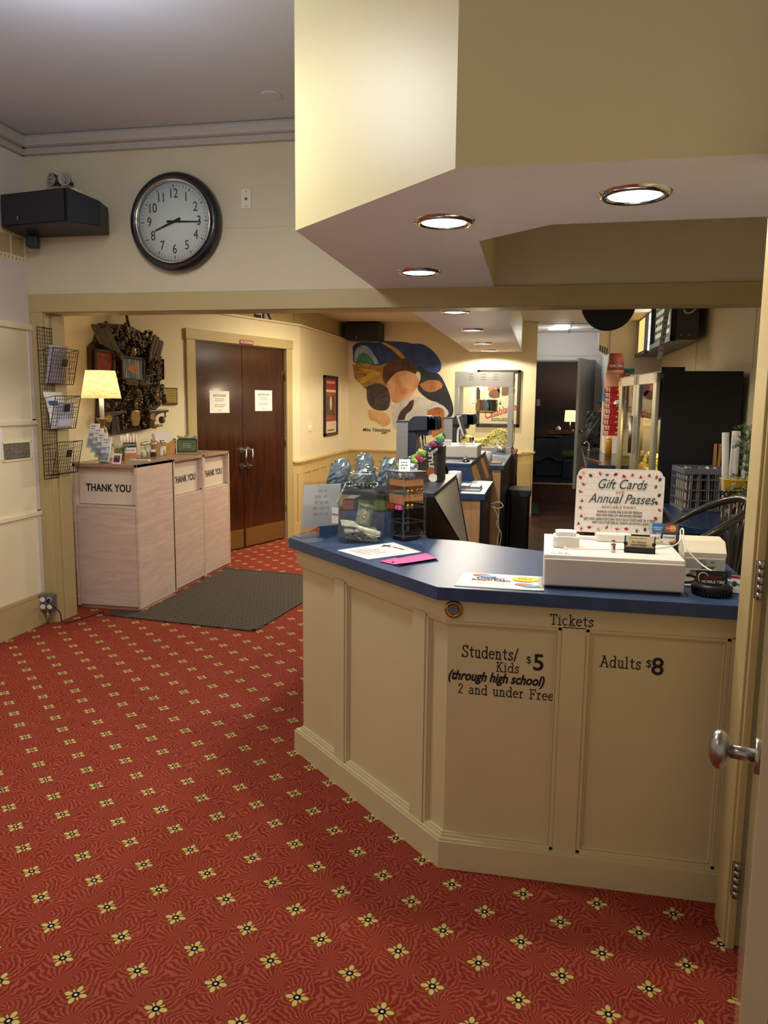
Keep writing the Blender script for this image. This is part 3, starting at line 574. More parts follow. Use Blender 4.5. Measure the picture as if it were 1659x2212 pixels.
GL = {'T': (.5, [(0, .7), (.5, .7)], [(.25, .7), (.25, 0)], [(0, .7), (0, .58)], [(.5, .7), (.5, .58)], [(.14, 0), (.36, 0)]),
 'i': (.24, [(.12, .46), (.12, 0)], [(.02, .46), (.12, .46)], [(.01, 0), (.23, 0)], [(.10, .62), (.14, .62)]), 'c': (.4, _arc(.2, .23, .19, .23, 45, 318)),
 'k': (.47, [(.1, .72), (.1, 0)], [(.1, .2), (.35, .46)], [(.18, .27), (.37, 0)], [(0, .72), (.1, .72)], [(0, 0), (.2, 0)], [(.26, .46), (.44, .46)], [(.28, 0), (.47, 0)]),
 'e': (.4, [(.02, .26), (.38, .26)], _arc(.2, .23, .19, .23, 8, 318)), 't': (.33, _cv((.15, .64), (.15, .3), (.16, .08), (.24, .01), (.32, .05)), [(.02, .46), (.3, .46)]),
 's': (.35, _cv((.30, .38), (.2, .46), (.08, .42), (.06, .33), (.16, .25), (.28, .18), (.30, .08), (.18, 0), (.04, .06)), [(.30, .47), (.30, .36)], [(.04, .11), (.04, -.01)]),
 'S': (.5, _cv((.43, .58), (.28, .71), (.11, .65), (.08, .5), (.22, .38), (.40, .28), (.44, .12), (.28, -.01), (.05, .09)), [(.44, .71), (.44, .54)], [(.05, .16), (.05, -.01)]),
 'u': (.44, _cv((.08, .46), (.08, .14), (.12, .03), (.2, 0), (.3, .04), (.34, .14)), [(.34, .46), (.34, 0)], [(0, .46), (.08, .46)], [(.26, .46), (.34, .46)], [(.34, 0), (.43, 0)]),
 'd': (.47, _arc(.2, .23, .18, .23, 0, 360, 22), [(.38, .72), (.38, 0)], [(.28, .72), (.38, .72)], [(.38, 0), (.46, 0)]),
 'n': (.45, [(.08, .46), (.08, 0)], _cv((.08, .32), (.18, .44), (.28, .44), (.34, .32), (.34, 0)), [(0, .46), (.08, .46)], [(0, 0), (.17, 0)], [(.26, 0), (.43, 0)]),
 '/': (.3, [(0, -.05), (.27, .74)]), 'K': (.54, [(.1, .7), (.1, 0)], [(.1, .28), (.42, .7)], [(.2, .41), (.46, 0)], [(0, .7), (.2, .7)], [(0, 0), (.2, 0)], [(.34, .7), (.52, .7)], [(.36, 0), (.55, 0)]),
 'A': (.56, [(.02, 0), (.26, .7)], [(.26, .7), (.5, 0)], [(.1, .26), (.42, .26)], [(-.05, 0), (.1, 0)], [(.42, 0), (.57, 0)], [(.14, .7), (.27, .7)]), 'l': (.22, [(.1, .72), (.1, 0)], [(0, .72), (.1, .72)], [(0, 0), (.2, 0)]),
 '2': (.4, _cv((.04, .54), (.1, .67), (.22, .7), (.34, .62), (.33, .48), (.2, .28), (.07, .1), (.03, .02)), _cv((.03, .02), (.14, .05), (.26, .0), (.37, .04))),
 'a': (.42, _cv((.06, .38), (.18, .46), (.29, .42), (.32, .32), (.32, .08), (.40, .0)), _cv((.32, .27), (.16, .26), (.05, .17), (.07, .05), (.17, 0), (.27, .05), (.32, .14))),
 'r': (.33, [(.1, .46), (.1, 0)], _cv((.1, .28), (.17, .42), (.25, .46), (.31, .42)), [(0, .46), (.1, .46)], [(0, 0), (.22, 0)]),
 'F': (.52, [(.12, .7), (.12, 0)], [(.02, .7), (.48, .7)], [(.48, .7), (.48, .58)], [(.12, .38), (.36, .38)], [(.36, .45), (.36, .31)], [(.02, 0), (.24, 0)]), ' ': (.30,)}
def slab(s, x0, x1, z, em, mx, wt=0.076, gap=0.11):
    """old-style lettering in flat vinyl strokes, stretched to run from x0 to x1"""
    tot = sum(GL[c][0] for c in s) + gap * (len(s) - 1); k = (x1 - x0) / tot; B = nb(); X = 0.0; w = wt * em / 2; z_ = 0.0004
    for c in s:
        for st in GL[c][1:]:
            P = [Vector((x0 + (X + a) * k, z + b * em, 0)) for a, b in st]
            for a, b in zip(P, P[1:]):
                t_ = (b - a).normalized() * w * (0.9 if len(P) < 4 else 0.5); q = Vector((-t_.y, t_.x, 0)).normalized() * w
                quad(B, [tuple(v + Vector((0, 0, z_))) for v in (a - t_ - q, b + t_ - q, b + t_ + q, a - t_ + q)], 0, mx); z_ += 0.0000004
        X += GL[c][0] + gap
    return obj('lettering', B, 'vinyl', tc, normals=False)
mF, mP = fr((0, 2.3515, 0)), fr((0, 2.3698, 0))
slab('Tickets', 0.044, 0.170, 0.835, 0.044, mF); slab('Students/', -0.223, -0.049, 0.707, 0.051, mP); slab('Kids', -0.114, -0.045, 0.667, 0.042, mP)
slab('2 and under Free', -0.232, 0.063, 0.587, 0.043, mP); slab('Adults', 0.199, 0.315, 0.708, 0.048, mP)
for s, x, z, sz, kw in (('$', -0.016, 0.711, 0.032, {}), ('5', 0.014, 0.703, 0.073, dict(bold=0.0012)), ('(through high school)', -0.117, 0.644, 0.043, dict(shear=0.30, bold=0.0014, sx=0.80)), ('$', 0.338, 0.727, 0.033, {}), ('8', 0.3635, 0.718, 0.075, dict(bold=0.0012))):
    txt(s, sz, fr((x, 2.3695, z)), 'vinyl', tc, **kw)

CT = 0.938
# --- clear sign holder with a sheet seen from behind
P0, P1 = Vector((-0.955, 3.035, CT)), Vector((-0.835, 3.14, CT)); du = (P1 - P0).normalized(); nn = Vector((du.y, -du.x, 0))
sh = thing('sign_holder', 'clear L-shaped sign holder with a white sheet, at the tip of the ticket counter', 'sign holder', tuple((P0 + P1) / 2))
vv = Vector((0, 0, 1)) + nn * 0.17
mx = fr(P0 + Vector((-0.01, 0.0, 0.002)), du, vv)
B = nb(); b2(B, (0, 0, 0), (0.175, 0.235, 0.003), 0, mx); b2(B, (-0.955 + 0.0, 3.035, CT), (-0.954, 3.036, CT + 0.001)); prism(B, [tuple((P0 + du * a + nn * b).to_2d()) for a, b in ((-0.01, 0.01), (0.165, 0.01), (0.165, -0.07), (-0.01, -0.07))], CT, CT + 0.003); obj('acrylic_stand', B, 'acrylic', sh)
B = nb(); b2(B, (0.004, 0.042, -0.002), (0.171, 0.222, -0.0004), 0, mx); obj('sheet', B, 'thin_paper', sh)
B = nb()
for i, (y, w) in enumerate(((0.19, 0.05), (0.165, 0.09), (0.14, 0.085), (0.115, 0.09), (0.09, 0.07))): dashes(B, 0.088 - w / 2, y, 0.088 + w / 2, 1, 0, 0.011, mx, 0, i, 0.0001, True)
obj('ghost_print', B, mat('ghost_print', '#c4c0bd', 0.8), sh)
# --- glass donation jar
jc = Vector((-0.710, 3.055, CT)); jar = thing('donation_jar', 'eight-sided glass cookie jar with knobbed lid and banknotes inside', 'jar', tuple(jc), math.radians(13))
def octa(w, c):
    h = w; return [(h, -h + c), (h, h - c), (h - c, h), (-h + c, h), (-h, h - c), (-h, -h + c), (-h + c, -h), (h - c, -h)]
def shell(bm, layers, mi=0):
    rings = [[bm.verts.new((x, y, z)) for x, y in poly] for poly, z in layers]
    for a, b in zip(rings, rings[1:]):
        n = len(a)
        for i in range(n): bm.faces.new((a[i], a[(i+1) % n], b[(i+1) % n], b[i])).material_index = mi
    bm.faces.new(rings[0][::-1]); return rings
def circ8(r): return [(r * math.cos(a), r * math.sin(a)) for a in [math.radians(-22.5 + 45 * i) for i in range(8)]]
B = nb(); shell(B, [(octa(0.088, 0.028), 0.001), (octa(0.093, 0.028), 0.012), (octa(0.093, 0.028), 0.178), (octa(0.088, 0.032), 0.196), (circ8(0.070), 0.222), (circ8(0.062), 0.232), (circ8(0.062), 0.262), (circ8(0.068), 0.266)])
obj('glass_body', B, 'jar', jar, world=False)
B = nb(); prism(B, octa(0.087, 0.028), 0.002, 0.011); obj('glass_base', B, 'jar', jar, world=False)
B = nb(); lathe(B, [(0.0, 0.268), (0.070, 0.268), (0.076, 0.273), (0.076, 0.283), (0.070, 0.288), (0.060, 0.298), (0.035, 0.306), (0.020, 0.310), (0.017, 0.318), (0.027, 0.328), (0.031, 0.339), (0.027, 0.349), (0.014, 0.354), (0.0, 0.355)]); obj('lid', B, 'jar', jar, world=False)
B = nb(); pts = [Vector((0.066 * math.cos(a), 0.066 * math.sin(a), 0.228 + 0.004 * math.sin(3 * a))) for a in [2 * PI * i / 26 for i in range(26)]]
for i, p in enumerate(pts): ball(B, p, 0.0042, (1, 1, 0.7), 8)
for i in range(12): ball(B, (-0.066 - 0.0028 * i, -0.05 - 0.002 * i, 0.226 - 0.006 * i), 0.004, seg=8)
ch = obj('bead_chain', B, 'chrome', jar, world=False)
B = nb(); mt = fr((-0.116, -0.092, 0.083), (1, -0.25, 0), (0.05, 0, 1)); b2(B, (0, 0, 0), (0.027, 0.062, 0.0012), 0.0004, mt); tg = obj('paper_tag', B, 'paper', jar, world=False)
txt('Thank', 0.011, wmat(jar) @ mt @ Matrix.Translation((0.0135, 0.035, 0.0015)), 'ink', tg, shear=0.3)
def note_mat():
    m, t, p = base('banknote_print'); v = t.mapped((1, 1, 1), 'Object'); n = t.noise(v, 260, 3); n2 = t.noise(v, 60, 2)
    f = t.math('ADD', t.math('MULTIPLY', n.outputs[0], 0.6), t.math('MULTIPLY', n2.outputs[0], 0.4))
    t.l.new(t.ramp(f, [(0.38, S('#8f9182')), (0.5, S('#dedccb')), (1, S('#f2efe2'))]), p.inputs['Base Color']); p.inputs['Roughness'].default_value = 0.8; return m
M['note'] = note_mat(); M['note_ink'] = mat('banknote_dark', '#4f5a48', 0.8)
def bill(name_label, mx, bend, w=0.075, l=0.105, face_=True):
    B = nb(); n = 14; rows = []
    for i in range(n + 1):
        x = l * i / n; rows.append([B.verts.new((x, y, bend(x / l, y / w))) for y in (0, w / 2, w)])
    for a, b in zip(rows, rows[1:]):
        for k in range(2): B.faces.new((a[k], b[k], b[k+1], a[k+1])).smooth = True
    bmesh.ops.solidify(B, geom=B.faces[:], thickness=0.0012)
    bmesh.ops.transform(B, matrix=mx, verts=B.verts)
    return obj('banknote', B, 'note', None, name_label, 'banknote', 'banknotes in the glass jar')
mj = Matrix.Translation(jc) @ Matrix.Rotation(math.radians(13), 4, 'Z')
b_ = bill('dollar bill standing upright inside the glass donation jar', mj @ fr((-0.028, 0.030, 0.052), (0.20, 0.12, 0.97), (-1, 0.05, 0.22)) @ Matrix.Translation((0, -0.062, 0)), lambda x, y: 0.006 * math.sin(3.2 * x) + 0.004 * y, 0.062, 0.10)
B = nb(); mb = wmat(b_).inverted()
ms = mj @ fr((-0.028, 0.030, 0.052), (0.20, 0.12, 0.97), (-1, 0.05, 0.22)) @ Matrix.Translation((0, -0.062, 0.0))
for zz in (-0.0065, 0.0085):
    ell(B, 0.045, 0.031, 0.009, 0.007, zz, ms); ell(B, 0.045, 0.031, 0.0055, 0.0042, zz * 1.05, ms, 1)
    for a, b in ((0.008, 0.014), (0.078, 0.088)): rect(B, a, 0.006, b, 0.056, zz, ms)
    rect(B, 0.02, 0.004, 0.07, 0.008, zz, ms)
obj('engraving', B, ['note_ink', 'note'], b_)
bill('folded dollar bill lying over the coins at left in the glass jar', mj @ fr((-0.078, -0.03, 0.062), (1, 0.25, -0.35), (0.1, 1, 0.2)), lambda x, y: 0.018 * math.sin(2.8 * x) - 0.012 * x, 0.06, 0.13)
bill('crumpled dollar bill flat at the bottom of the glass jar', mj @ fr((-0.07, -0.055, 0.030), (1, 0.1, -0.03), (0, 1, 0.3)), lambda x, y: 0.010 * math.sin(5 * x + 2 * y), 0.08, 0.14)
bill('dollar bill resting low against the right side of the glass jar', mj @ fr((-0.02, -0.06, 0.04), (1, 0.2, -0.25), (0, 1, 0.12)), lambda x, y: 0.008 * math.sin(7 * x), 0.065, 0.10)
B = nb(); tube(B, [mj @ Vector(p) for p in ((-0.015, -0.062, 0.060), (0.03, -0.06, 0.047), (0.075, -0.052, 0.034))], 0.010, 14)
obj('banknote', B, 'note', None, 'dollar bill rolled into a tube inside the glass jar', 'banknote', 'banknotes in the glass jar')
for i in range(16):
    a, r = i * 2.4, 0.018 + 0.0038 * i; B = nb(); p = mj @ Vector((r * math.cos(a), r * math.sin(a) * 0.9, 0.013 + 0.0006 * (i % 4)))
    cyl(B, p, p + Vector((0.003 * math.sin(i), 0.002, 0.0022)), 0.0115 if i % 3 else 0.009, seg=16)
    obj('coin', B, 'nickel' if i % 4 else 'bronze_hi', None, 'coin lying on the bottom of the glass donation jar', 'coin', 'coins in the glass jar')
# --- acrylic earring tower
ec = Vector((-0.537, 3.115, CT)); er = math.radians(48)
ed = thing('earring_display', 'clear square earring tower with brown cards, on a black base beside the jar', 'display stand', tuple(ec), er)
B = nb(); box(B, (0, 0, 0.008), (0.075, 0.075, 0.016), 0.002); obj('turntable_base', B, 'black', ed, world=False)
h_ = 0.055
for sx, sy in ((1, 1), (1, -1), (-1, 1), (-1, -1)):
    B = nb(); cyl(B, (sx * h_, sy * h_, 0.020), (sx * h_, sy * h_, 0.278), 0.0052, seg=12)
    for z in (0.02, 0.075, 0.135, 0.19, 0.25): cyl(B, (sx * h_, sy * h_, z), (sx * h_, sy * h_, z + 0.006), 0.0062, seg=12)
    ball(B, (sx * h_, sy * h_, 0.018), 0.006, seg=10); obj('post', B, 'acrylic', ed, world=False)
for z in (0.022, 0.078, 0.138, 0.195, 0.255):
    B = nb()
    for a, b in (((-h_, -h_), (h_, -h_)), ((h_, -h_), (h_, h_)), ((h_, h_), (-h_, h_)), ((-h_, h_), (-h_, -h_))): tube(B, [(*a, z), (*b, z)], 0.003, 6)
    box(B, (0, 0, z), (2 * h_ - 0.01, 2 * h_ - 0.01, 0.002)) if z in (0.022, 0.138) else None
    obj('rail', B, 'acrylic', ed, world=False)
B = nb(); box(B, (0, 0, 0.281), (0.122, 0.122, 0.004), 0.001); obj('top_plate', B, 'charcoal', ed, world=False)
M['card_brown'] = mat('kraft_card', '#b5814f', 0.7)
for (ax, ay, w, z0, z1) in ((-0.0, -1, 0.1, 0.225, 0.25), (-1, 0, 0.1, 0.225, 0.25), (0, -1, 0.1, 0.165, 0.19), (-1, 0, 0.1, 0.15, 0.19), (0, 1, 0.1, 0.2, 0.25), (1, 0, 0.1, 0.15, 0.25)):
    B = nb()
    if ax == 0: box(B, (0, ay * (h_ - 0.006), (z0 + z1) / 2), (w, 0.0015, z1 - z0))
    else: box(B, (ax * (h_ - 0.006), 0, (z0 + z1) / 2), (0.0015, w, z1 - z0))
    obj('earring_card', B, 'card_brown', ed, world=False)
mE = Matrix.Translation(ec) @ Matrix.Rotation(er, 4, 'Z')
for k, (x, y, z, m_, c) in enumerate([(-0.04, -0.062, 0.205, 'brass', 'round gold bead'), (-0.02, -0.062, 0.205, 'brass', 'round gold bead'), (0.012, -0.062, 0.205, 'bronze_hi', 'brown loop'), (0.034, -0.062, 0.205, 'bronze_hi', 'brown loop'),
     (-0.04, -0.062, 0.148, 'brass', 'gold drop'), (-0.018, -0.062, 0.148, 'brass', 'gold drop'), (-0.062, 0.03, 0.14, 'redink', 'red square'), (-0.062, 0.012, 0.14, 'redink', 'red square'), (-0.062, -0.022, 0.14, 'pink', 'pink square'), (-0.062, -0.04, 0.14, 'pink', 'pink square')]):
    B = nb(); tube(B, [mE @ Vector((x, y, z + q)) for q in (0.008, 0.02, 0.028)], 0.0008, 5)
    if 'square' in c: box(B, (0, 0, 0), (0.013, 0.013, 0.016), mx=mE @ Matrix.Translation((x, y, z)))
    elif 'loop' in c: tube(B, [mE @ Vector((x + 0.008 * math.cos(a), y, z + 0.008 * math.sin(a))) for a in [2 * PI * i / 12 for i in range(12)]], 0.0028, 6, True)
    else: ball(B, mE @ Vector((x, y, z)), 0.0075, seg=10); ball(B, mE @ Vector((x, y, z - 0.009)), 0.005, seg=8)
    obj('earring', B, m_, None, '%s earring hanging on the %s of the acrylic tower' % (c, 'upper card' if z > 0.18 else 'lower card'), 'earring', '%s earrings on the acrylic tower' % c)
B = nb(); mt = mE @ fr((-0.055, -0.02, 0.284), (0.75, -0.66, 0.0), (0.3, 0.25, 0.75)); b2(B, (0, 0, 0), (0.045, 0.052, 0.001), 0, mt)
pt_ = thing('price_tag', 'white price tag leaning on top of the acrylic earring tower', 'tag', tuple(mt.translation)); obj('card', B, 'paper', pt_)
B = nb(); dashes(B, 0.008, 0.036, 0.038, 3, 0.012, 0.004, mt, 0, 4, 0.0014); obj('print', B, 'ink', pt_)
# --- papers on the counter
def sheet(nm, label, cat, pts, m_, lift=0.0, curl=0.0, n=8):
    B = nb(); a, b, c, d = [Vector((*p, CT + 0.0012 + lift)) for p in pts]; g = []
    for i in range(n + 1):
        r_ = []
        for j in range(n + 1):
            u, v = i / n, j / n; p = (a * (1 - u) + b * u) * (1 - v) + (d * (1 - u) + c * u) * v
            p.z += curl * (max(0, u - 0.6) ** 2 + max(0, 0.3 - v) ** 2 * 0.5) * 4
            r_.append(B.verts.new(p))
        g.append(r_)
    for i in range(n):
        for j in range(n): B.faces.new((g[i][j], g[i+1][j], g[i+1][j+1], g[i][j+1])).smooth = True
    bmesh.ops.recalc_face_normals(B, faces=B.faces); bmesh.ops.solidify(B, geom=B.faces[:], thickness=0.0006)
    t_ = thing(nm, label, cat, tuple(Vector((*pts[0], CT)))); obj('sheet', B, m_, t_); return t_
fl = sheet('flyer', 'white flyer printed with a black cross lying on the blue counter', 'flyer', [(-0.747, 2.811), (-0.595, 2.671), (-0.43, 2.856), (-0.572, 3.029)], 'paper')
mf = fr((-0.747, 2.811, CT + 0.0026), (0.175, 0.218, 0), (-0.152, 0.14, 0))   # u: long edge away, v: to the left
mf = fr((-0.595, 2.671, CT + 0.0026), (0.165, 0.185, 0), (-0.152, 0.14, 0))
B = nb(); rect(B, 0.185, 0.168, 0.235, 0.176, 0, mf); rect(B, 0.206, 0.140, 0.214, 0.19, 0, mf); obj('printed_cross', B, 'ink', fl)
B = nb(); dashes(B, 0.03, 0.165, 0.15, 9, 0.013, 0.0035, mf, 0, 2); obj('small_print', B, 'greyink', fl)
txt('FAITH SERIES', 0.014, mf @ Matrix.Translation((0.215, 0.10, 0.0002)) @ Matrix.Rotation(-PI / 2, 4, 'Z'), 'darkred', fl, sx=0.9)
pk = sheet('folded_note', 'bright pink folded paper lying beside the white flyer', 'paper', [(-0.547, 2.642), (-0.466, 2.582), (-0.346, 2.727), (-0.412, 2.842)], 'pink', curl=0.012)
B = nb(); quad(B, [(-0.547, 2.642, CT + 0.003), (-0.50, 2.61, CT + 0.003), (-0.49, 2.655, CT + 0.016), (-0.52, 2.685, CT + 0.004)]); quad(B, [(-0.49, 2.602, CT + 0.003), (-0.466, 2.582, CT + 0.003), (-0.452, 2.62, CT + 0.004), (-0.49, 2.655, CT + 0.016)]); obj('raised_fold', B, 'pink', pk)
pc = sheet('punch_card_flyer', 'white flyer with red, blue and yellow ovals beside the cash drawer', 'flyer', [(-0.25, 2.344), (0.022, 2.338), (0.017, 2.536), (-0.24, 2.542)], 'paper', curl=0.002)
mp = fr((-0.245, 2.345, CT + 0.0034), (1, -0.02, 0), (0.02, 1, 0))
for (x, y, rx, ry, mi) in ((0.062, 0.165, 0.028, 0.016, 0), (0.088, 0.146, 0.026, 0.015, 1), (0.205, 0.135, 0.042, 0.035, 2), (0.203, 0.062, 0.028, 0.016, 0), (0.228, 0.043, 0.027, 0.015, 1)):
    B = nb(); ell(B, x, y, rx, ry, 0.0003 * mi, mp); obj(('red_oval', 'blue_oval', 'yellow_oval')[mi], B, ('coral', 'skyblue', 'yellow')[mi], pc)
txt('STUDENT', 0.022, mp @ Matrix.Translation((0.098, 0.118, 0.0004)), 'darkred', pc, bold=0.0006, sx=0.95); txt('PUNCH CARD', 0.020, mp @ Matrix.Translation((0.10, 0.094, 0.0004)), 'ink', pc, bold=0.0005, sx=0.95)
B = nb(); dashes(B, 0.04, 0.066, 0.165, 3, 0.011, 0.003, mp, 0, 8, 0.0004, True); dashes(B, 0.178, 0.148, 0.232, 4, 0.009, 0.003, mp, 0, 3, 0.0012, True); obj('small_print', B, 'greyink', pc)
# --- cash drawer and what stands on it
cd = thing('cash_drawer', 'wide white metal cash drawer on the ticket counter', 'cash drawer', (0.235, 2.58, CT))
B = nb(); b2(B, (0.018, 2.395, CT + 0.006), (0.428, 2.785, 1.041), 0.003); obj('case', B, 'white', cd)
B = nb(); b2(B, (0.020, 2.386, CT + 0.010), (0.426, 2.398, 1.030), 0.003); obj('drawer_front', B, mat('drawer_grey', '#cfc9c6', 0.4), cd)
B = nb(); b2(B, (0.025, 2.40, CT), (0.42, 2.77, CT + 0.007)); obj('rubber_feet', B, 'black', cd)
mc = fr((0.03, 2.405, 1.0414), (1, 0, 0), (0, 1, 0)); B = nb(); rect(B, 0.0, 0.0, 0.085, 0.035, 0, mc); lb_ = obj('sticker', B, 'paper', cd)
B = nb(); dashes(B, 0.03, 0.024, 0.06, 1, 0, 0.005, mc, 0, 1, 0.0003); dashes(B, 0.006, 0.010, 0.08, 1, 0, 0.006, mc, 0, 5, 0.0003); obj('print', B, 'ink', lb_)
DT = 1.0415
ts = thing('tablet_stand', 'white tablet register seen from behind on the cash drawer', 'tablet', (0.25, 2.70, DT))
B = nb(); b2(B, (0.188, 2.665, DT), (0.302, 2.75, DT + 0.028), 0.006); b2(B, (0.21, 2.70, DT + 0.02), (0.28, 2.74, 1.12), 0.006); obj('stand', B, 'white', ts)
mS = fr((0.116, 2.694, 1.066), (1, -0.01, 0), (0, 0.10, 1)); SW, SH = 0.284, 0.217
def rrect(x0, y0, x1, y1, r, n=6):
    o = []
    for cx, cy, a0 in ((x1 - r, y0 + r, -90), (x1 - r, y1 - r, 0), (x0 + r, y1 - r, 90), (x0 + r, y0 + r, 180)):
        o += [(cx + r * math.cos(math.radians(a0 + 90 * i / n)), cy + r * math.sin(math.radians(a0 + 90 * i / n))) for i in range(n + 1)]
    return o
B = nb(); prism(B, rrect(0.006, 0.002, SW - 0.004, SH, 0.022), -0.012, -0.002, mS); obj('tablet_case', B, 'white', ts)
B = nb(); prism(B, rrect(0.004, 0.001, SW - 0.006, SH - 0.006, 0.02), -0.016, -0.012, mS); obj('screen', B, 'black', ts)
gs = thing('gift_card_sign', 'festive white sign about gift cards and annual passes on the tablet back', 'sign', tuple(mS @ Vector((SW / 2, 0, 0))))
B = nb(); prism(B, [(0.0, 0.002), (SW - 0.002, 0.0)] + [(SW + 0.002, SH - 0.05), (SW + 0.002, SH - 0.024), (SW - 0.02, SH - 0.006)] + [(0.018, SH - 0.008), (0.002, SH - 0.026)], 0.0004, 0.0010, mS); obj('sheet', B, mat('sign_paper', '#f0e9e4', 0.7), gs)
B = nb()
for i in range(9): rect(B, 0.004, 0.02 + i * 0.021, SW - 0.004, 0.0206 + i * 0.021, 0.0012, mS)
obj('board_lines', B, mat('faint_line', '#cfc4c0', 0.8), gs)
for s, x, y, sz, m_, kw in (('Gift Cards', 0.148, 0.165, 0.046, 'teal', dict(shear=0.38, sx=0.82)), ('AND', 0.145, 0.139, 0.011, 'redink', dict(space=1.3)), ('Annual Passes', 0.149, 0.116, 0.045, 'teal', dict(shear=0.38, sx=0.83)),
    ('AVAILABLE NOW!!', 0.143, 0.089, 0.011, 'darkred', dict(space=1.25)), ('ANNUAL PASSES ARE $100 PER PERSON', 0.146, 0.0725, 0.0115, 'ink', dict(sx=0.72)), ('FOR ONE YEAR OF UNLIMITED MOVIES!', 0.144, 0.060, 0.0115, 'ink', dict(sx=0.72)),
    ('GET ONE LARGE POPCORN WITH EACH PURCHASE OF A PASS!', 0.146, 0.047, 0.0115, 'ink', dict(sx=0.70)), ('(NOT VALID FOR SPECIAL EVENTS OR FAITH/CLASSIC)', 0.150, 0.035, 0.0112, 'ink', dict(sx=0.68))):
    txt(s, sz, mS @ Matrix.Translation((x, y, 0.0018)), m_, gs, ext=0.0003, **kw)
B = nb(); rg = random.Random(5)
spots = [(0.02 + 0.027 * i, SH - 0.018 - 0.006 * (i % 2)) for i in range(10)] + [(0.02 + 0.03 * i, 0.012 + 0.006 * (i % 2)) for i in range(9)] + [(0.014 + 0.008 * (i % 2), 0.03 + 0.026 * i) for i in range(7)] + [(SW - 0.014 - 0.008 * (i % 2), 0.03 + 0.026 * i) for i in range(7)]
for (x, y) in spots:
    mi = rg.choice((0, 0, 0, 1, 2, 3)); a = rg.random() * PI; k = rg.random()
    if k < 0.35: ell(B, x, y, 0.0068, 0.005, 0.0015, mS, mi, a, 12)
    elif k < 0.8:
        for q in (-0.8, 0, 0.8): ell(B, x + 0.005 * math.cos(a + q), y + 0.005 * math.sin(a + q), 0.005, 0.0017, 0.0015 + 0.00005 * q, mS, mi, a + q, 10)
    else: flat(B, [(x - 0.006, y - 0.005), (x + 0.006, y - 0.005), (x, y + 0.007)], 0.0015, mS, mi)
    ell(B, x + 0.011, y + 0.004, 0.0012, 0.0012, 0.0015, mS, rg.choice((0, 1)), 0, 8)
obj('holiday_ornaments', B, [mat('ornament_red', '#a8333c', 0.7), mat('ornament_green', '#44544c', 0.7), mat('ornament_peach', '#e0a883', 0.7), mat('ornament_wine', '#7c3238', 0.7)], gs)
dk = thing('card_reader_dock', 'small white card reader in its dock on the cash drawer', 'card reader', (0.085, 2.56, DT))
B = nb(); prism(B, rrect(0.046, 2.515, 0.128, 2.60, 0.016), DT, DT + 0.036, bev=0.005); obj('dock', B, 'white', dk)
B = nb(); prism(B, rrect(0.052, 2.53, 0.118, 2.592, 0.012), DT + 0.036, DT + 0.049, bev=0.004); obj('reader', B, mat('reader_white', '#f2f0ec', 0.25), dk)
B = nb(); tube(B, curve([(0.085, 2.514, DT + 0.006), (0.09, 2.49, DT + 0.004), (0.2, 2.50, DT + 0.004), (0.30, 2.535, DT + 0.004), (0.41, 2.60, DT + 0.004), (0.448, 2.63, DT + 0.02), (0.452, 2.655, DT + 0.05), (0.458, 2.64, DT + 0.055), (0.458, 2.60, DT + 0.01), (0.50, 2.56, 1.005), (0.54, 2.50, 0.985), (0.575, 2.455, 0.972)], 60), 0.0024, 7)
obj('charging_cable', B, 'white', None, 'white charging cable draped over the cash drawer towards the cards', 'cable')
pg = thing('penguin_figurine', 'tiny penguin figurine with a red scarf on the cash drawer', 'figurine', (0.228, 2.487, DT))
B = nb(); lathe(B, [(0, 0), (0.007, 0), (0.0085, 0.008), (0.007, 0.018), (0.0055, 0.024), (0.006, 0.029), (0.004, 0.034), (0, 0.036)], (0.228, 2.487, DT), 16); obj('body', B, 'white', pg)
B = nb(); ball(B, (0.228, 2.488, DT + 0.0345), 0.0058, (1, 1, 0.6), 10); obj('cap', B, 'darkred', pg)
B = nb(); tube(B, [(0.228 + 0.0068 * math.cos(a), 2.487 + 0.0068 * math.sin(a), DT + 0.024) for a in [2 * PI * i / 12 for i in range(12)]], 0.0018, 6, True); b2(B, (0.228, 2.477, DT + 0.008), (0.2325, 2.4795, DT + 0.024)); obj('scarf', B, 'darkred', pg)
ch_ = thing('business_card_holder', 'dark card holder with a cream ticket-shaped card on the cash drawer', 'card holder', (0.305, 2.49, DT))
mh = fr((0.262, 2.498, DT), (1, -0.09, 0), (0, 0.22, 1)); B = nb()
b2(B, (0, 0, -0.012), (0.092, 0.052, -0.009), 0.001, mh); b2(B, (0, 0, -0.012), (0.092, 0.003, 0.012), 0, mh); b2(B, (0, 0, 0.009), (0.092, 0.016, 0.012), 0.001, mh)
for x in (0, 0.0895): b2(B, (x, 0, -0.012), (x + 0.0025, 0.018, 0.012), 0, mh)
obj('holder', B, mat('smoke_acrylic', '#2a2624', 0.2), ch_)
B = nb(); b2(B, (0.004, 0.004, -0.008), (0.088, 0.051, -0.004), 0, mh)
bc = obj('business_cards', B, mat('cream_card', '#e6dcb4', 0.7), ch_)
B = nb(); ell(B, 0.004, 0.027, 0.006, 0.006, -0.0038, mh); obj('ticket_notch', B, 'ink', bc); B = nb(); ell(B, 0.088, 0.027, 0.006, 0.006, -0.0038, mh); obj('ticket_notch', B, 'ink', bc)
txt('The Hamburg', 0.0075, mh @ Matrix.Translation((0.043, 0.033, -0.0035)), 'darkred', bc); txt('Strand Theater', 0.0075, mh @ Matrix.Translation((0.043, 0.0245, -0.0035)), 'darkred', bc)
B = nb(); dashes(B, 0.015, 0.043, 0.07, 1, 0, 0.002, mh, 0, 3, -0.0036); obj('small_print', B, 'greyink', bc)
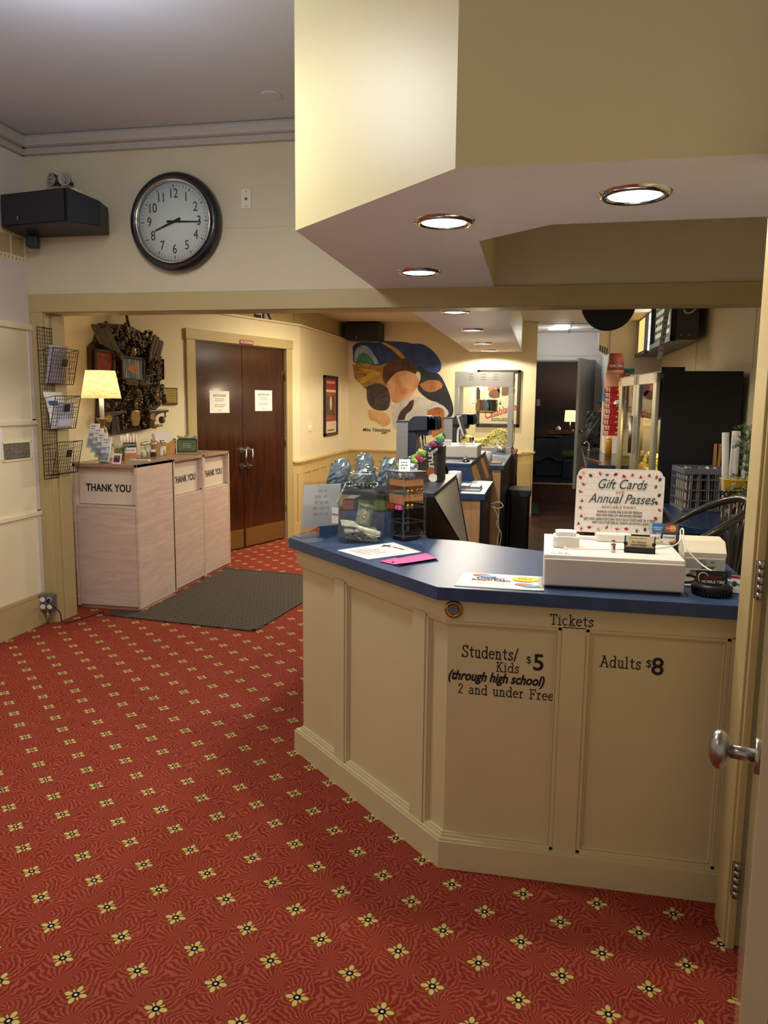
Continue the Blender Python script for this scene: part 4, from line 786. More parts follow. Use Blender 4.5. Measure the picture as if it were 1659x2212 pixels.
# credit card decals on a clear stand
cc = thing('payment_decal_stand', 'clear stand with four credit card decals at the drawer corner', 'sign holder', (0.40, 2.66, DT))
mk = fr((0.358, 2.665, DT), (1, -0.04, 0), (0, 0.18, 1)); B = nb(); b2(B, (0, 0, -0.003), (0.092, 0.072, 0), 0, mk); b2(B, (0.0, 0.0, -0.003), (0.092, 0.003, 0.03), 0, mk); obj('acrylic_stand', B, 'acrylic', cc)
for (x, y, w, h, m_, nm) in ((0.008, 0.038, 0.034, 0.030, 'amex', 'blue_decal'), (0.044, 0.040, 0.044, 0.028, 'mc', 'grey_decal'), (0.002, 0.006, 0.032, 0.026, 'paper', 'white_decal'), (0.042, 0.007, 0.040, 0.026, 'paper', 'white_decal')):
    mm = {'amex': mat('card_blue', '#2f74b8', 0.5), 'mc': mat('card_grey', '#5a6068', 0.5), 'paper': M['paper']}[m_]
    B = nb(); b2(B, (x, y, 0.0002), (x + w, y + h, 0.001), 0, mk); dc = obj(nm, B, mm, cc)
    if m_ == 'amex': txt('AMERICAN\nEXPRESS', 0.0068, mk @ Matrix.Translation((x + w / 2, y + h * 0.45, 0.0012)), 'paper', dc, sx=0.85)
    elif m_ == 'mc':
        B = nb(); ell(B, x + 0.017, y + 0.014, 0.0105, 0.0105, 0.0012, mk, 0); ell(B, x + 0.028, y + 0.014, 0.0105, 0.0105, 0.0013, mk, 1); obj('two_discs', B, [mat('disc_red', '#d8352e', 0.5), mat('disc_orange', '#eda33a', 0.5)], dc)
        txt('MasterCard', 0.0062, mk @ Matrix.Translation((x + 0.0225, y + 0.014, 0.0016)), 'paper', dc)
    elif x < 0.01: txt('VISA', 0.012, mk @ Matrix.Translation((x + 0.017, y + 0.014, 0.0012)), mat('visa_navy', '#1d2c5c', 0.5), dc, shear=0.2); B = nb(); rect(B, x + 0.002, y + 0.001, x + w - 0.002, y + 0.004, 0.0012, mk); obj('gold_bar', B, 'yellow', dc)
    else: txt('DISCOVER', 0.0078, mk @ Matrix.Translation((x + 0.020, y + 0.017, 0.0012)), 'ink', dc); B = nb(); flat(B, [(x + 0.012, y + 0.001), (x + 0.039, y + 0.001), (x + 0.039, y + 0.009)], 0.0012, mk); obj('orange_swoosh', B, mat('swoosh_orange', '#e8722e', 0.5), dc)
# receipt printer, cards, toy tyre
pr = thing('receipt_printer', 'white receipt printer with a green leaf mark beside the cash drawer', 'printer', (0.535, 2.73, CT))
B = nb(); b2(B, (0.475, 2.68, CT), (0.603, 2.80, CT + 0.062), 0.004); obj('body', B, mat('printer_grey', '#c9c8c2', 0.4), pr)
B = nb(); prism(B, [(2.682, 0.062), (2.682, 0.078), (2.715, 0.112), (2.80, 0.116), (2.80, 0.062)], 0.473, 0.605, Matrix(((0, 0, 1, 0), (1, 0, 0, 0), (0, 1, 0, CT), (0, 0, 0, 1))), bev=0.002); obj('cover', B, 'warmwhite', pr)
ml = fr((0.475, 2.6795, CT)); B = nb(); flat(B, [(0.045, 0.018), (0.06, 0.013), (0.085, 0.017), (0.098, 0.034), (0.075, 0.034), (0.055, 0.030)], 0.0004, ml); flat(B, [(0.078, 0.045), (0.09, 0.045), (0.096, 0.05), (0.084, 0.05)], 0.0004, ml); obj('leaf_mark', B, 'green', pr)
B = nb(); dashes(B, 0.047, 0.05, 0.075, 3, 0.006, 0.0035, ml, 0, 2, 0.0004); obj('small_print', B, 'greyink', pr)
hc = thing('garage_card', 'white garage business card with a black winding road behind the toy tyre', 'business card', (0.50, 2.52, CT))
mg = fr((0.452, 2.53, CT), (1, -0.06, 0), (0, 0.14, 1)); B = nb(); b2(B, (0, 0, 0), (0.092, 0.054, 0.003), 0, mg); b2(B, (0, 0, 0), (0.092, 0.004, 0.02), 0, mg); obj('card', B, 'paper', hc)
txt("HERMANSADER'S", 0.0095, mg @ Matrix.Translation((0.048, 0.046, 0.0034)), 'ink', hc, sx=0.95, bold=0.0002); txt('GARAGE & AUTO', 0.0065, mg @ Matrix.Translation((0.035, 0.038, 0.0034)), 'ink', hc)
B = nb(); P_ = curve([(0.0, 0.032, 0), (0.018, 0.031, 0), (0.03, 0.024, 0), (0.026, 0.015, 0), (0.01, 0.010, 0), (-0.004, 0.009, 0)], 30)
for a, b in zip(P_, P_[1:]):
    t_ = (b - a).normalized(); q = Vector((-t_.y, t_.x, 0)) * 0.004; quad(B, [tuple(v + Vector((0.004, 0, 0.0034))) for v in (a - q, b - q, b + q, a + q)], 0, mg)
obj('printed_road', B, 'ink', hc)
ty = thing('toy_tyre_card_holder', 'small black rubber tyre lying flat as a card holder', 'card holder', (0.512, 2.428, CT))
B = nb(); R_, w_ = 0.054, 0.034
lathe(B, [(0.030, 0.002), (0.046, 0.0), (R_ - 0.002, 0.004), (R_, 0.010), (R_, 0.024), (R_ - 0.002, 0.030), (0.046, 0.034), (0.030, 0.032), (0.030, 0.002)], (0.512, 2.428, CT), 40); obj('tyre', B, 'black', ty)
B = nb()
for i in range(36):
    a = 2 * PI * i / 36
    for z, d in ((0.006, 0.06), (0.019, -0.06)): box(B, (R_ + 0.0008, 0, z + 0.004), (0.004, 0.005, 0.011), mx=Matrix.Translation((0.512, 2.428, CT)) @ Matrix.Rotation(a + d * 0.5, 4, 'Z') @ Matrix.Rotation(d * 6, 4, 'X'))
obj('tread', B, 'black', ty)
kc = thing('tyre_service_card', 'black business card with red and white lettering standing in the toy tyre', 'business card', (0.512, 2.43, CT + 0.02))
mk2 = fr((0.468, 2.437, CT + 0.018), (1, -0.04, 0), (0, 0.2, 1)); B = nb(); b2(B, (0, 0, 0), (0.088, 0.051, 0.004), 0, mk2); obj('card', B, 'black', kc)
txt("KATZY'S", 0.012, mk2 @ Matrix.Translation((0.046, 0.029, 0.0045)), 'redink', kc, space=1.1); txt('MOBILE TIRE', 0.0115, mk2 @ Matrix.Translation((0.048, 0.017, 0.0045)), 'paper', kc, bold=0.0002); txt('f', 0.012, mk2 @ Matrix.Translation((0.078, 0.040, 0.0045)), 'skyblue', kc)
B = nb(); tube(B, [(0.020 + 0.014 * math.cos(a), 0.028 + 0.016 * math.sin(a), 0.0045) for a in [math.radians(20 + 14 * i) for i in range(16)]], 0.0011, 5, mx=mk2); obj('printed_arc', B, 'paper', kc)
B = nb()
for i in range(5): rect(B, 0.004, 0.012 + i * 0.006, 0.011, 0.0155 + i * 0.006, 0.0044, mk2)
obj('printed_tread', B, 'redink', kc)
bk = thing('bank_card_holder', 'clear holder of white cards with a round black logo near the door jamb', 'card holder', (0.605, 2.42, CT))
mb_ = fr((0.568, 2.455, CT), (1, -0.5, 0), (0, 0.25, 1)); B = nb(); b2(B, (-0.003, 0, -0.006), (0.093, 0.045, 0.006), 0, mb_); b2(B, (-0.003, 0, -0.006), (0.093, 0.004, 0.03), 0, mb_); obj('acrylic_holder', B, 'acrylic', bk)
B = nb(); b2(B, (0, 0.004, -0.004), (0.09, 0.055, 0.003), 0, mb_); cs = obj('cards', B, 'paper', bk)
B = nb(); rect(B, -0.002, 0.046, 0.09, 0.054, 0.0034, mb_); obj('wine_band', B, 'darkred', cs)
B = nb(); ell(B, 0.012, 0.03, 0.008, 0.008, 0.0034, mb_); obj('round_logo', B, 'ink', cs)
txt('Banks', 0.009, mb_ @ Matrix.Translation((0.031, 0.029, 0.0036)), 'ink', cs); B = nb(); dashes(B, 0.046, 0.038, 0.085, 4, 0.008, 0.0025, mb_, 0, 6, 0.0036); obj('small_print', B, 'greyink', cs)

# ------------------------------------------------------------------ clock wall and corner
ck = thing('wall_clock', 'large round black-rimmed clock reading quarter past eight on the lobby wall', 'clock', (-2.215, 4.58, 2.262))
mck = fr((-2.215, 4.58, 2.55))
B = nb(); lathe(B, [(0.0, 0.0), (0.285, 0.0), (0.290, 0.03), (0.286, 0.055), (0.272, 0.074), (0.252, 0.080), (0.238, 0.070), (0.236, 0.03), (0.0, 0.03)], mx=mck, seg=72); obj('rim', B, mat('clock_black', '#14181e', 0.22, coat=0.4), ck)
B = nb(); lathe(B, [(0.238, 0.068), (0.243, 0.080), (0.233, 0.080), (0.226, 0.060), (0.238, 0.060)], mx=mck, seg=72, cap=False); obj('chrome_bezel', B, 'chrome', ck)
B = nb(); lathe(B, [(0.0, 0.050), (0.234, 0.050), (0.234, 0.054), (0.0, 0.054)], mx=mck, seg=64); dial = obj('dial', B, mat('dial_white', '#e4e4e8', 0.5), ck)
B = nb()
for i in range(60):
    a = 2 * PI * i / 60; m5 = i % 5 == 0; w = 0.0026 if m5 else 0.0009; r0, r1 = (0.196, 0.214) if m5 else (0.198, 0.212)
    c, s = math.cos(a), math.sin(a); flat(B, [(r0 * c + w * s, r0 * s - w * c), (r1 * c + w * s, r1 * s - w * c), (r1 * c - w * s, r1 * s + w * c), (r0 * c - w * s, r0 * s + w * c)], 0.0545, mck)
tag(obj('minute_marks', B, 'ink', dial), kind='stuff')
M['numeral'] = mat('numeral_brown', '#2a211e', 0.6)
for i in range(1, 13):
    a = PI / 2 - 2 * PI * i / 12; txt(str(i), 0.078, mck @ Matrix.Translation((0.160 * math.cos(a), 0.160 * math.sin(a), 0.0546)), 'numeral', dial, name='numeral', sx=0.80)
for nm, deg, l0, l1, w, z in (('hour_hand', 248, -0.045, 0.135, 0.0075, 0.057), ('minute_hand', 92, -0.045, 0.165, 0.006, 0.0595)):
    a = math.radians(90 - deg); m_ = mck @ Matrix.Rotation(a, 4, 'Z'); B = nb(); prism(B, [(l0, -w * 1.1), (l0, w * 1.1), (0, w), (l1, w * 0.5), (l1, -w * 0.5), (0, -w)], z, z + 0.002, m_); obj(nm, B, 'ink', ck)
B = nb(); lathe(B, [(0.0, 0.062), (0.236, 0.062)], mx=mck, seg=48, cap=False); obj('glass', B, 'glass', ck)
pl = thing('coax_wall_plate', 'small cream wall plate with a brass jack beside the clock', 'wall plate', (-1.776, 4.579, 2.62)); mpl = fr((-1.776, 4.58, 2.676))
B = nb(); box(B, (0, 0, 0.003), (0.062, 0.110, 0.006), 0.0015, mpl); obj('plate', B, 'warmwhite', pl)
B = nb(); cyl(B, (0, 0, 0.004), (0, 0, 0.016), 0.006, seg=10, mx=mpl); cyl(B, (0, 0, 0.004), (0, 0, 0.009), 0.009, seg=6, mx=mpl); obj('jack', B, 'steel_dark', pl)
for y in (0.042, -0.042): B = nb(); cyl(B, (0, y, 0.004), (0, y, 0.0075), 0.0035, seg=10, mx=mpl); obj('screw', B, 'steel_dark', pl)
sp = thing('corner_loudspeaker', 'dark wedge-shaped loudspeaker high in the lobby corner beside the clock', 'loudspeaker', (-2.96, 4.4, 2.48))
B = nb(); prism(B, [(-3.235, 4.56), (-3.21, 4.30), (-2.715, 4.215), (-2.60, 4.36), (-2.66, 4.55)], 2.49, 2.69, bev=0.006)
for v in B.verts:
    if v.co.z > 2.6: v.co.z -= 0.045 * max(0.0, (v.co.x + 2.9) / 0.3) if v.co.x > -2.9 and v.co.y > 4.3 else 0.0
    if v.co.z < 2.6 and v.co.y < 4.4: v.co.z += 0.01
obj('cabinet', B, 'navyblack', sp)
B = nb(); prism(B, [(-3.195, 4.292), (-2.735, 4.213), (-2.735, 4.208), (-3.195, 4.286)], 2.51, 2.68); obj('grille', B, 'navyblack', sp)
B = nb(); mx = fr((-3.08, 4.262, 2.53), (0.47, -0.08, 0)); b2(B, (0, 0, 0), (0.012, 0.022, 0.003), 0, mx); obj('badge', B, 'nickel', sp)
em = thing('emergency_light', 'twin-headed emergency light with two round lamps above the corner loudspeaker', 'emergency light', (-2.92, 4.50, 2.74))
B = nb(); b2(B, (-3.02, 4.50, 2.70), (-2.84, 4.578, 2.765), 0.008); obj('housing', B, 'warmwhite', em)
for x, dx in ((-2.962, -0.4), (-2.876, 0.25)):
    d = Vector((dx, -1, -0.05)).normalized(); c = Vector((x, 4.44, 2.80)); B = nb(); cyl(B, c - d * 0.05, c, 0.026, 0.040, 24); cyl(B, c - d * 0.03, Vector((x, 4.52, 2.79)), 0.012, seg=10); hd = obj('lamp_head', B, 'charcoal', em)
    B = nb(); cyl(B, c, c + d * 0.004, 0.038, seg=24); tube(B, [c + d * 0.005 + Vector((0.026 * math.cos(a), 0, 0.026 * math.sin(a))) for a in [2 * PI * i / 16 for i in range(16)]], 0.003, 5, True)
    for k in range(5): ball(B, c + d * 0.005 + Vector((0.014 * math.cos(k * 1.257), 0, 0.014 * math.sin(k * 1.257))), 0.007, seg=8)
    obj('lens', B, 'steel', hd)
B = nb(); box(B, (0, 0, 0), (0.07, 0.07, 0.075), 0.012, Matrix.Translation((-3.125, 4.465, 2.447)) @ Matrix.Rotation(0.35, 4, 'Z'), seg=3); cyl(B, (-3.14, 4.49, 2.447), (-3.19, 4.575, 2.45), 0.012, seg=10)
tag(obj('motion_sensor', B, 'navyblack'), 'little black cube sensor under the corner loudspeaker', 'sensor')
fb = thing('film_strip_border', 'tan film strip border with sprocket holes along the top of the left wall', 'border', (-3.247, 4.0, 2.34)); mfb = fr((-3.25, 2.6, 2.335), (0, 1, 0))
B = nb(); b2(B, (0, 0, 0), (1.96, 0.188, 0.0015), 0, mfb); obj('strip', B, 'wall_panel', fb)
B = nb()
for i in range(15): rect(B, 0.008 + i * 0.13, 0.036, 0.008 + i * 0.13 + 0.116, 0.150, 0.002, mfb)
for i in range(56):
    for y in (0.008, 0.163): rect(B, 0.006 + i * 0.035, y, 0.018 + i * 0.035, y + 0.019, 0.002, mfb)
tag(obj('printed_frames', B, 'olive', fb), kind='stuff')
vt = thing('wall_vent', 'small metal mesh vent set low into the left wall panels', 'vent', (-3.243, 4.36, 1.11)); mv = fr((-3.243, 4.228, 1.113), (0, 1, 0))
B = nb(); rect(B, 0, 0, 0.262, 0.1, 0.001, mv)
m_, t_, p_ = base('vent_mesh'); vr = t_.new('ShaderNodeTexVoronoi'); t_.l.new(t_.mapped((1, 1, 1)), vr.inputs[0]); vr.inputs['Scale'].default_value = 130
t_.l.new(t_.ramp(vr.outputs[0], [(0.2, S('#3c372f')), (0.6, S('#8a8378'))]), p_.inputs['Base Color']); p_.inputs['Metallic'].default_value = 0.4; p_.inputs['Roughness'].default_value = 0.5
obj('mesh', B, m_, vt)
B = nb()
for a, b in (((-0.01, -0.012, 0), (0.275, 0, 0.008)), ((-0.01, 0.1, 0), (0.275, 0.11, 0.008)), ((0.262, -0.01, 0), (0.275, 0.11, 0.008)), ((-0.012, -0.01, 0), (0, 0.11, 0.008))): b2(B, a, b, 0.002, mv)
obj('frame', B, 'wall_panel', vt)
B = nb(); mv2 = fr((-3.242, 4.02, 1.12), (0, 1, 0)); b2(B, (0, 0, 0), (0.216, 0.09, 0.001), 0, mv2); b2(B, (0, 0.09, 0), (0.216, 0.20, 0.001), 0, mv2)
tag(obj('wall_notice', B, 'paper'), 'white paper notice on the left wall next to the mesh vent', 'notice')
# outlet box with conduit, plug and cord
ob = thing('outlet_box', 'grey metal outlet box on a short conduit at the foot of the opening', 'outlet', (-3.19, 4.505, 0)); mo = Matrix.Translation((-3.19, 4.518, 0.15)) @ Matrix.Rotation(math.radians(14), 4, 'Z')
B = nb(); box(B, (0, 0, 0), (0.105, 0.055, 0.105), 0.006, mo); obj('box', B, mat('outlet_grey', '#6f7078', 0.35, metal=0.5), ob)
B = nb(); cyl(B, (-3.19, 4.515, 0.0), (-3.19, 4.515, 0.10), 0.009, seg=12); cyl(B, (-3.19, 4.515, 0.085), (-3.19, 4.515, 0.1), 0.013, seg=6); obj('conduit', B, 'steel', ob)
for x, z in ((-0.022, 0.024), (0.022, 0.024), (-0.022, -0.024), (0.022, -0.024)):
    B = nb(); cyl(B, (x, -0.027, z), (x, -0.0305, z), 0.0165, seg=18, mx=mo)
    for q in (-0.006, 0.006): box(B, (x + q, -0.031, z + 0.003), (0.002, 0.001, 0.008), mx=mo)
    obj('receptacle', B, 'paper', ob)
B = nb(); pc0 = mo @ Vector((0.022, -0.031, 0.024)); tube(B, [pc0, pc0 + Vector((0.012, -0.03, 0.0)), pc0 + Vector((0.02, -0.045, 0))], [0.012, 0.011, 0.006], 10)
tube(B, curve([pc0 + Vector((0.02, -0.045, 0)), pc0 + Vector((0.05, -0.05, -0.02)), (-3.09, 4.50, 0.09), (-3.085, 4.51, 0.03), (-3.07, 4.56, 0.006), (-3.03, 4.70, 0.005), (-2.99, 4.86, 0.005)], 40), 0.0035, 6)
tag(obj('power_cord', B, 'black'), 'black plug and cord running from the grey outlet box to the carpet', 'cord')
# ------------------------------------------------------------------ wire magazine rack on the jamb
mr = thing('magazine_rack', 'black wire rack of three tilted baskets hung on the opening jamb', 'magazine rack', (-3.148, 4.64, 0.975))
def grid(bm, mx, w, h, nx, ny, r=0.0013, fr_=0.0028):
    for i in range(nx + 1): x = w * i / nx; tube(bm, [(x, 0, 0), (x, h, 0)], fr_ if i in (0, nx) else r, 5, mx=mx)
    for j in range(ny + 1): y = h * j / ny; tube(bm, [(0, y, 0), (w, y, 0)], fr_ if j in (0, ny) else r, 5, mx=mx)
M['wire'] = mat('black_wire', '#121214', 0.35)
B = nb(); grid(B, fr((-3.146, 4.49, 0.975), (0, 1, 0)), 0.275, 0.965, 11, 40); obj('back_grid', B, 'wire', mr)
baskets = ((1.585, 1.81), (1.297, 1.51), (1.0, 1.215))
for z0, z1 in baskets:
    B = nb(); v = Vector((0.05, 0, z1 - z0)); mf_ = fr((-3.088, 4.49, z0), (0, 1, 0), v); grid(B, mf_, 0.275, v.length, 11, 9)
    for y in (4.49, 4.765):
        for k in range(7):
            f = k / 6; tube(B, [(-3.146, y, z0 + (z1 - z0 - 0.02) * f), (-3.088 + 0.05 * f, y, z0 + (z1 - z0) * f)], 0.0013 if 0 < k < 6 else 0.0024, 5)
        tube(B, [(-3.117, y, z0), (-3.108, y, z1 - 0.02)], 0.0013, 5)
    for k in range(12): tube(B, [(-3.146, 4.49 + 0.025 * k, z0), (-3.088, 4.49 + 0.025 * k, z0)], 0.0013, 5)
    bs = obj('basket', B, 'wire', mr)
    B = nb(); b2(B, (0.11, 0.115, 0.002), (0.17, 0.165, 0.004), 0.001, mf_); obj('label_clip', B, 'black', bs)
def sheet3(nm, label, cat, p, m_, group=None):   # curved sheet standing in a basket: profile points swept along y
    prof, y0, y1 = p; B = nb(); pts = curve([(x, 0, z) for x, z in prof], 16); a = [B.verts.new((q.x, y0, q.z)) for q in pts]; b = [B.verts.new((q.x, y1, q.z)) for q in pts]
    for i in range(len(a) - 1): B.faces.new((a[i], a[i+1], b[i+1], b[i])).smooth = True
    bmesh.ops.recalc_face_normals(B, faces=B.faces); bmesh.ops.solidify(B, geom=B.faces[:], thickness=0.002)
    return tag(obj(nm, B, m_), label, cat, group)
sheet3('newspaper', 'grey printed newspaper slumped in the top wire basket', 'newspaper', ([(-3.135, 1.59), (-3.115, 1.60), (-3.10, 1.68), (-3.075, 1.83)], 4.505, 4.70), mat('newsprint', '#b6b2bb', 0.8, var=0.2, vs=60))
nl = sheet3('newsletter', 'white newsletter with a blue banner leaning in the middle wire basket', 'newsletter', ([(-3.11, 1.302), (-3.095, 1.31), (-3.10, 1.40), (-3.135, 1.535)], 4.50, 4.70), 'paper')
B = nb(); rect(B, 0.02, 0.0, 0.12, 0.03, 0, fr((-3.106, 4.50, 1.45), (0, 1, 0), (-0.25, 0, 1))); obj('blue_banner', B, mat('banner_blue', '#3b4f8c', 0.6), nl)
sheet3('leaflet', 'pale lilac leaflet bulging against the front of the middle wire basket', 'leaflet', ([(-3.10, 1.304), (-3.082, 1.32), (-3.070, 1.40), (-3.062, 1.47)], 4.56, 4.72), mat('lilac_paper', '#c3bfd2', 0.75))
# ------------------------------------------------------------------ condiment / waste cabinets
def cabinet(label, x0, x1, y0, y1, facing, with_text=True):
    t_ = thing('waste_cabinet', label, 'cabinet', ((x0 + x1) / 2, (y0 + y1) / 2, 0), 0, 'pale laminate waste cabinets')
    T_ = 1.045; th = 0.02
    if facing == 'y': w, d, mx = x1 - x0, y1 - y0, fr((x0, y0, 0))
    else: w, d, mx = y1 - y0, x1 - x0, fr((x1, y0, 0), (0, 1, 0))
    B = nb()
    b2(B, (0, 0.02, -d), (th, T_, 0), 0.001, mx); b2(B, (w - th, 0.02, -d), (w, T_, 0), 0.001, mx); b2(B, (0, 0.02, -d), (w, T_, -d + 0.015), 0, mx); b2(B, (th, 0.03, -d), (w - th, 0.05, -0.01), 0, mx)
    b2(B, (th, 0.735, -0.05), (w - th, 0.752, -0.004), 0, mx); b2(B, (0.01, 0, -d + 0.03), (w - 0.01, 0.03, -0.03), 0, mx); obj('carcass', B, 'blond', t_)
    B = nb(); b2(B, (0, T_ - 0.022, -d), (w, T_, 0.0), 0.0015, mx); obj('top', B, wood_top, t_)
    B = nb(); b2(B, (th + 0.003, 0.032, -0.02), (w - th - 0.003, 0.733, -0.002), 0.0015, mx); obj('door', B, 'blond', t_)
    B = nb(); b2(B, (th + 0.004, 0.756, -0.05), (w - th - 0.004, 0.965, -0.042), 0, mx); fl_ = obj('swing_flap', B, 'cream_flap', t_)
    B = nb(); b2(B, (th, 0.965, -0.05), (w - th, 1.022, -0.047), 0, mx); obj('upper_panel', B, 'blond', t_)
    B = nb(); cyl(B, (w - th, 0.765, -0.02), (w - th - 0.01, 0.765, -0.02), 0.005, seg=8, mx=mx); obj('pivot_pin', B, 'black', t_)
    sx = (w - 0.1) / 0.40
    txt('THANK YOU', 0.072, mx @ Matrix.Translation((w / 2 + 0.004, 0.870, -0.0415)), 'vinyl', fl_, bold=0.0022, sx=0.80 * sx, space=1.06)
    return t_
wood_top = wood('dark_laminate_top', '#8d6e58', '#b8957a', (2, 2, 2), 0.3)
cabinet('pale laminate waste cabinet whose flap faces the red carpet, next to the wire rack', -3.235, -2.74, 4.93, 5.475, 'y')
cabinet('pale laminate waste cabinet between its two neighbours, flap facing the dark mat', -3.21, -2.74, 5.478, 6.02, 'x')
cabinet('pale laminate waste cabinet nearest the double doors, flap facing the dark mat', -3.135, -2.74, 6.023, 6.56, 'x')
B = nb(); MP = [(-2.96, 4.79), (-1.79, 4.66), (-1.62, 6.30), (-2.72, 6.42), (-2.722, 4.915), (-2.95, 4.905)]; prism(B, MP, 0.001, 0.007)
for a, b, w in ((0, 1, 0.028), (1, 2, 0.028), (2, 3, 0.028)):
    pa, pb_ = Vector(MP[a]), Vector(MP[b]); d = (pb_ - pa).normalized(); q = Vector((-d.y, d.x)) * w; prism(B, [tuple(pa), tuple(pb_), tuple(pb_ + q), tuple(pa + q)], 0.006, 0.0095)
tag(obj('door_mat', B, 'rubber_mat'), 'dark brown ribbed rubber mat on the carpet beside the waste cabinets', 'mat')
# ------------------------------------------------------------------ things on the cabinets
T = 1.0455
lx, ly = -3.198, 5.28
lp = thing('table_lamp', 'lit table lamp with linen shade and marbled brown base on the waste cabinets', 'lamp', (lx, ly, T))
m_, t_, p_ = base('marbled_base'); n_ = t_.noise(t_.mapped((1, 1, 0.5)), 14, 4, 0.6, 2.5); t_.l.new(t_.ramp(n_.outputs[0], [(0.35, S('#5f3c12')), (0.55, S('#a8762c')), (0.7, S('#d0a45a'))]), p_.inputs['Base Color']); p_.inputs['Roughness'].default_value = 0.25
B = nb(); lathe(B, [(0, 0), (0.037, 0), (0.037, 0.012), (0.03, 0.02), (0.026, 0.05), (0.03, 0.07), (0.038, 0.13), (0.040, 0.19), (0.034, 0.225), (0.020, 0.245), (0.016, 0.255)], (lx, ly, T), 24); obj('base', B, m_, lp)
B = nb(); lathe(B, [(0.016, 0.25), (0.018, 0.265), (0.030, 0.28), (0.043, 0.296), (0.043, 0.305), (0.014, 0.31), (0, 0.31)], (lx, ly, T), 24); obj('collar', B, 'bronze_hi', lp)
B = nb(); cyl(B, (lx, ly, T + 0.308), (lx, ly, T + 0.45), 0.017, seg=16); obj('candle_stem', B, 'warmwhite', lp)
m_, t_, p_ = base('linen_shade'); v_ = t_.mapped((1, 1, 1)); a_ = t_.noise(t_.mapped((150, 150, 10)), 2, 2); b_2 = t_.noise(t_.mapped((10, 10, 170)), 2, 2)
f_ = t_.math('MULTIPLY', t_.math('ADD', a_.outputs[0], b_2.outputs[0]), 0.5)
nd = t_.n; nd.remove(p_); dfs = t_.new('ShaderNodeBsdfDiffuse'); trl = t_.new('ShaderNodeBsdfTranslucent'); mx_ = t_.new('ShaderNodeMixShader'); mx_.inputs[0].default_value = 0.6
cl = t_.ramp(f_, [(0.40, S('#b59a66')), (0.60, S('#f0e4c4'))]); t_.l.new(cl, dfs.inputs[0]); t_.l.new(cl, trl.inputs[0]); t_.l.new(dfs.outputs[0], mx_.inputs[1]); t_.l.new(trl.outputs[0], mx_.inputs[2]); t_.l.new(mx_.outputs[0], nd['Material Output'].inputs[0])
B = nb(); prof = [(0.141, 0.452), (0.104, 0.652), (0.102, 0.652), (0.139, 0.452)]
vs_ = []
for r_, z_ in prof[:2]: vs_.append([B.verts.new((lx + r_ * math.cos(2 * PI * i / 48), ly + r_ * math.sin(2 * PI * i / 48), T + z_)) for i in range(48)])
for i in range(48): B.faces.new((vs_[0][i], vs_[0][(i+1) % 48], vs_[1][(i+1) % 48], vs_[1][i])).smooth = True
obj('shade', B, m_, lp)
B = nb(); ball(B, (lx, ly, T + 0.53), 0.03, (1, 1, 1.25)); obj('bulb', B, emit('warm_bulb', '#ffd9a0', 3.0), lp)
light('table_lamp_light', 'POINT', (lx, ly, T + 0.575), 2.6, (1.0, 0.74, 0.42), 0.045)
light('table_lamp_light', 'POINT', (lx, ly, T + 0.485), 1.6, (1.0, 0.74, 0.42), 0.035)
br = thing('brochure_rack', 'clear tiered brochure rack at the corner of the waste cabinets', 'brochure rack', (-3.05, 5.0, T))
slots = []
B = nb()
for i in range(4):
    mb2 = fr((-3.215 + 0.055 * i, 5.10 - 0.04 * i, T + 0.10 - 0.030 * i), (1, -0.12, 0), (-0.18, 0.32, 1)); slots.append(mb2)
    b2(B, (0, -0.004, -0.004), (0.085, 0.13, -0.002), 0, mb2); b2(B, (0, -0.004, 0.016), (0.085, 0.06, 0.018), 0, mb2); b2(B, (0, -0.004, -0.004), (0.002, 0.08, 0.018), 0, mb2)
b2(B, (-3.16, 4.97, T), (-2.95, 5.08, T + 0.004)); obj('acrylic_body', B, 'acrylic', br)
M['brochure'] = None
m_, t_, p_ = base('brochure_print'); v_ = t_.mapped((1, 1, 1)); n_ = t_.new('ShaderNodeTexVoronoi'); t_.l.new(v_, n_.inputs[0]); n_.inputs['Scale'].default_value = 38
hs = t_.new('ShaderNodeHueSaturation'); t_.l.new(n_.outputs['Color'], hs.inputs['Color']); hs.inputs['Saturation'].default_value = 0.45; hs.inputs['Value'].default_value = 0.75
t_.l.new(hs.outputs[0], p_.inputs['Base Color']); p_.inputs['Roughness'].default_value = 0.35; M['brochure'] = m_
for i, mb2 in enumerate(slots):
    t_ = thing('brochure', 'stack of white-headed brochures in the %s slot of the clear rack' % ('topmost', 'second highest', 'third highest', 'lowest')[i], 'brochure', tuple(mb2.translation), 0, 'brochures in the clear rack')
    B = nb(); b2(B, (0.004, 0.0, 0.002), (0.080, 0.175, 0.012), 0.001, mb2); obj('sheets', B, 'paper', t_)
    B = nb(); rect(B, 0.006, 0.01, 0.078, 0.105, 0.0125, mb2); obj('photo_print', B, 'brochure', t_)
    B = nb(); dashes(B, 0.018, 0.152, 0.066, 2, 0.018, 0.006, mb2, 0, i, 0.0126); obj('heading', B, 'redink' if i % 2 else 'ink', t_)
pc_ = thing('photo_card_stand', 'little white card with a dark picture in front of the brochure rack', 'card', (-2.90, 4.955, T)); mq = fr((-2.935, 4.95, T), (1, -0.15, 0), (-0.12, 0.3, 1))
B = nb(); b2(B, (0, 0, 0), (0.072, 0.075, 0.003), 0, mq); obj('card', B, 'paper', pc_)
B = nb(); rect(B, 0.009, 0.012, 0.062, 0.06, 0.0035, mq); obj('picture', B, 'darkred', pc_); B = nb(); rect(B, 0.012, 0.044, 0.06, 0.058, 0.0038, mq); obj('sky_patch', B, 'greyink', pc_)
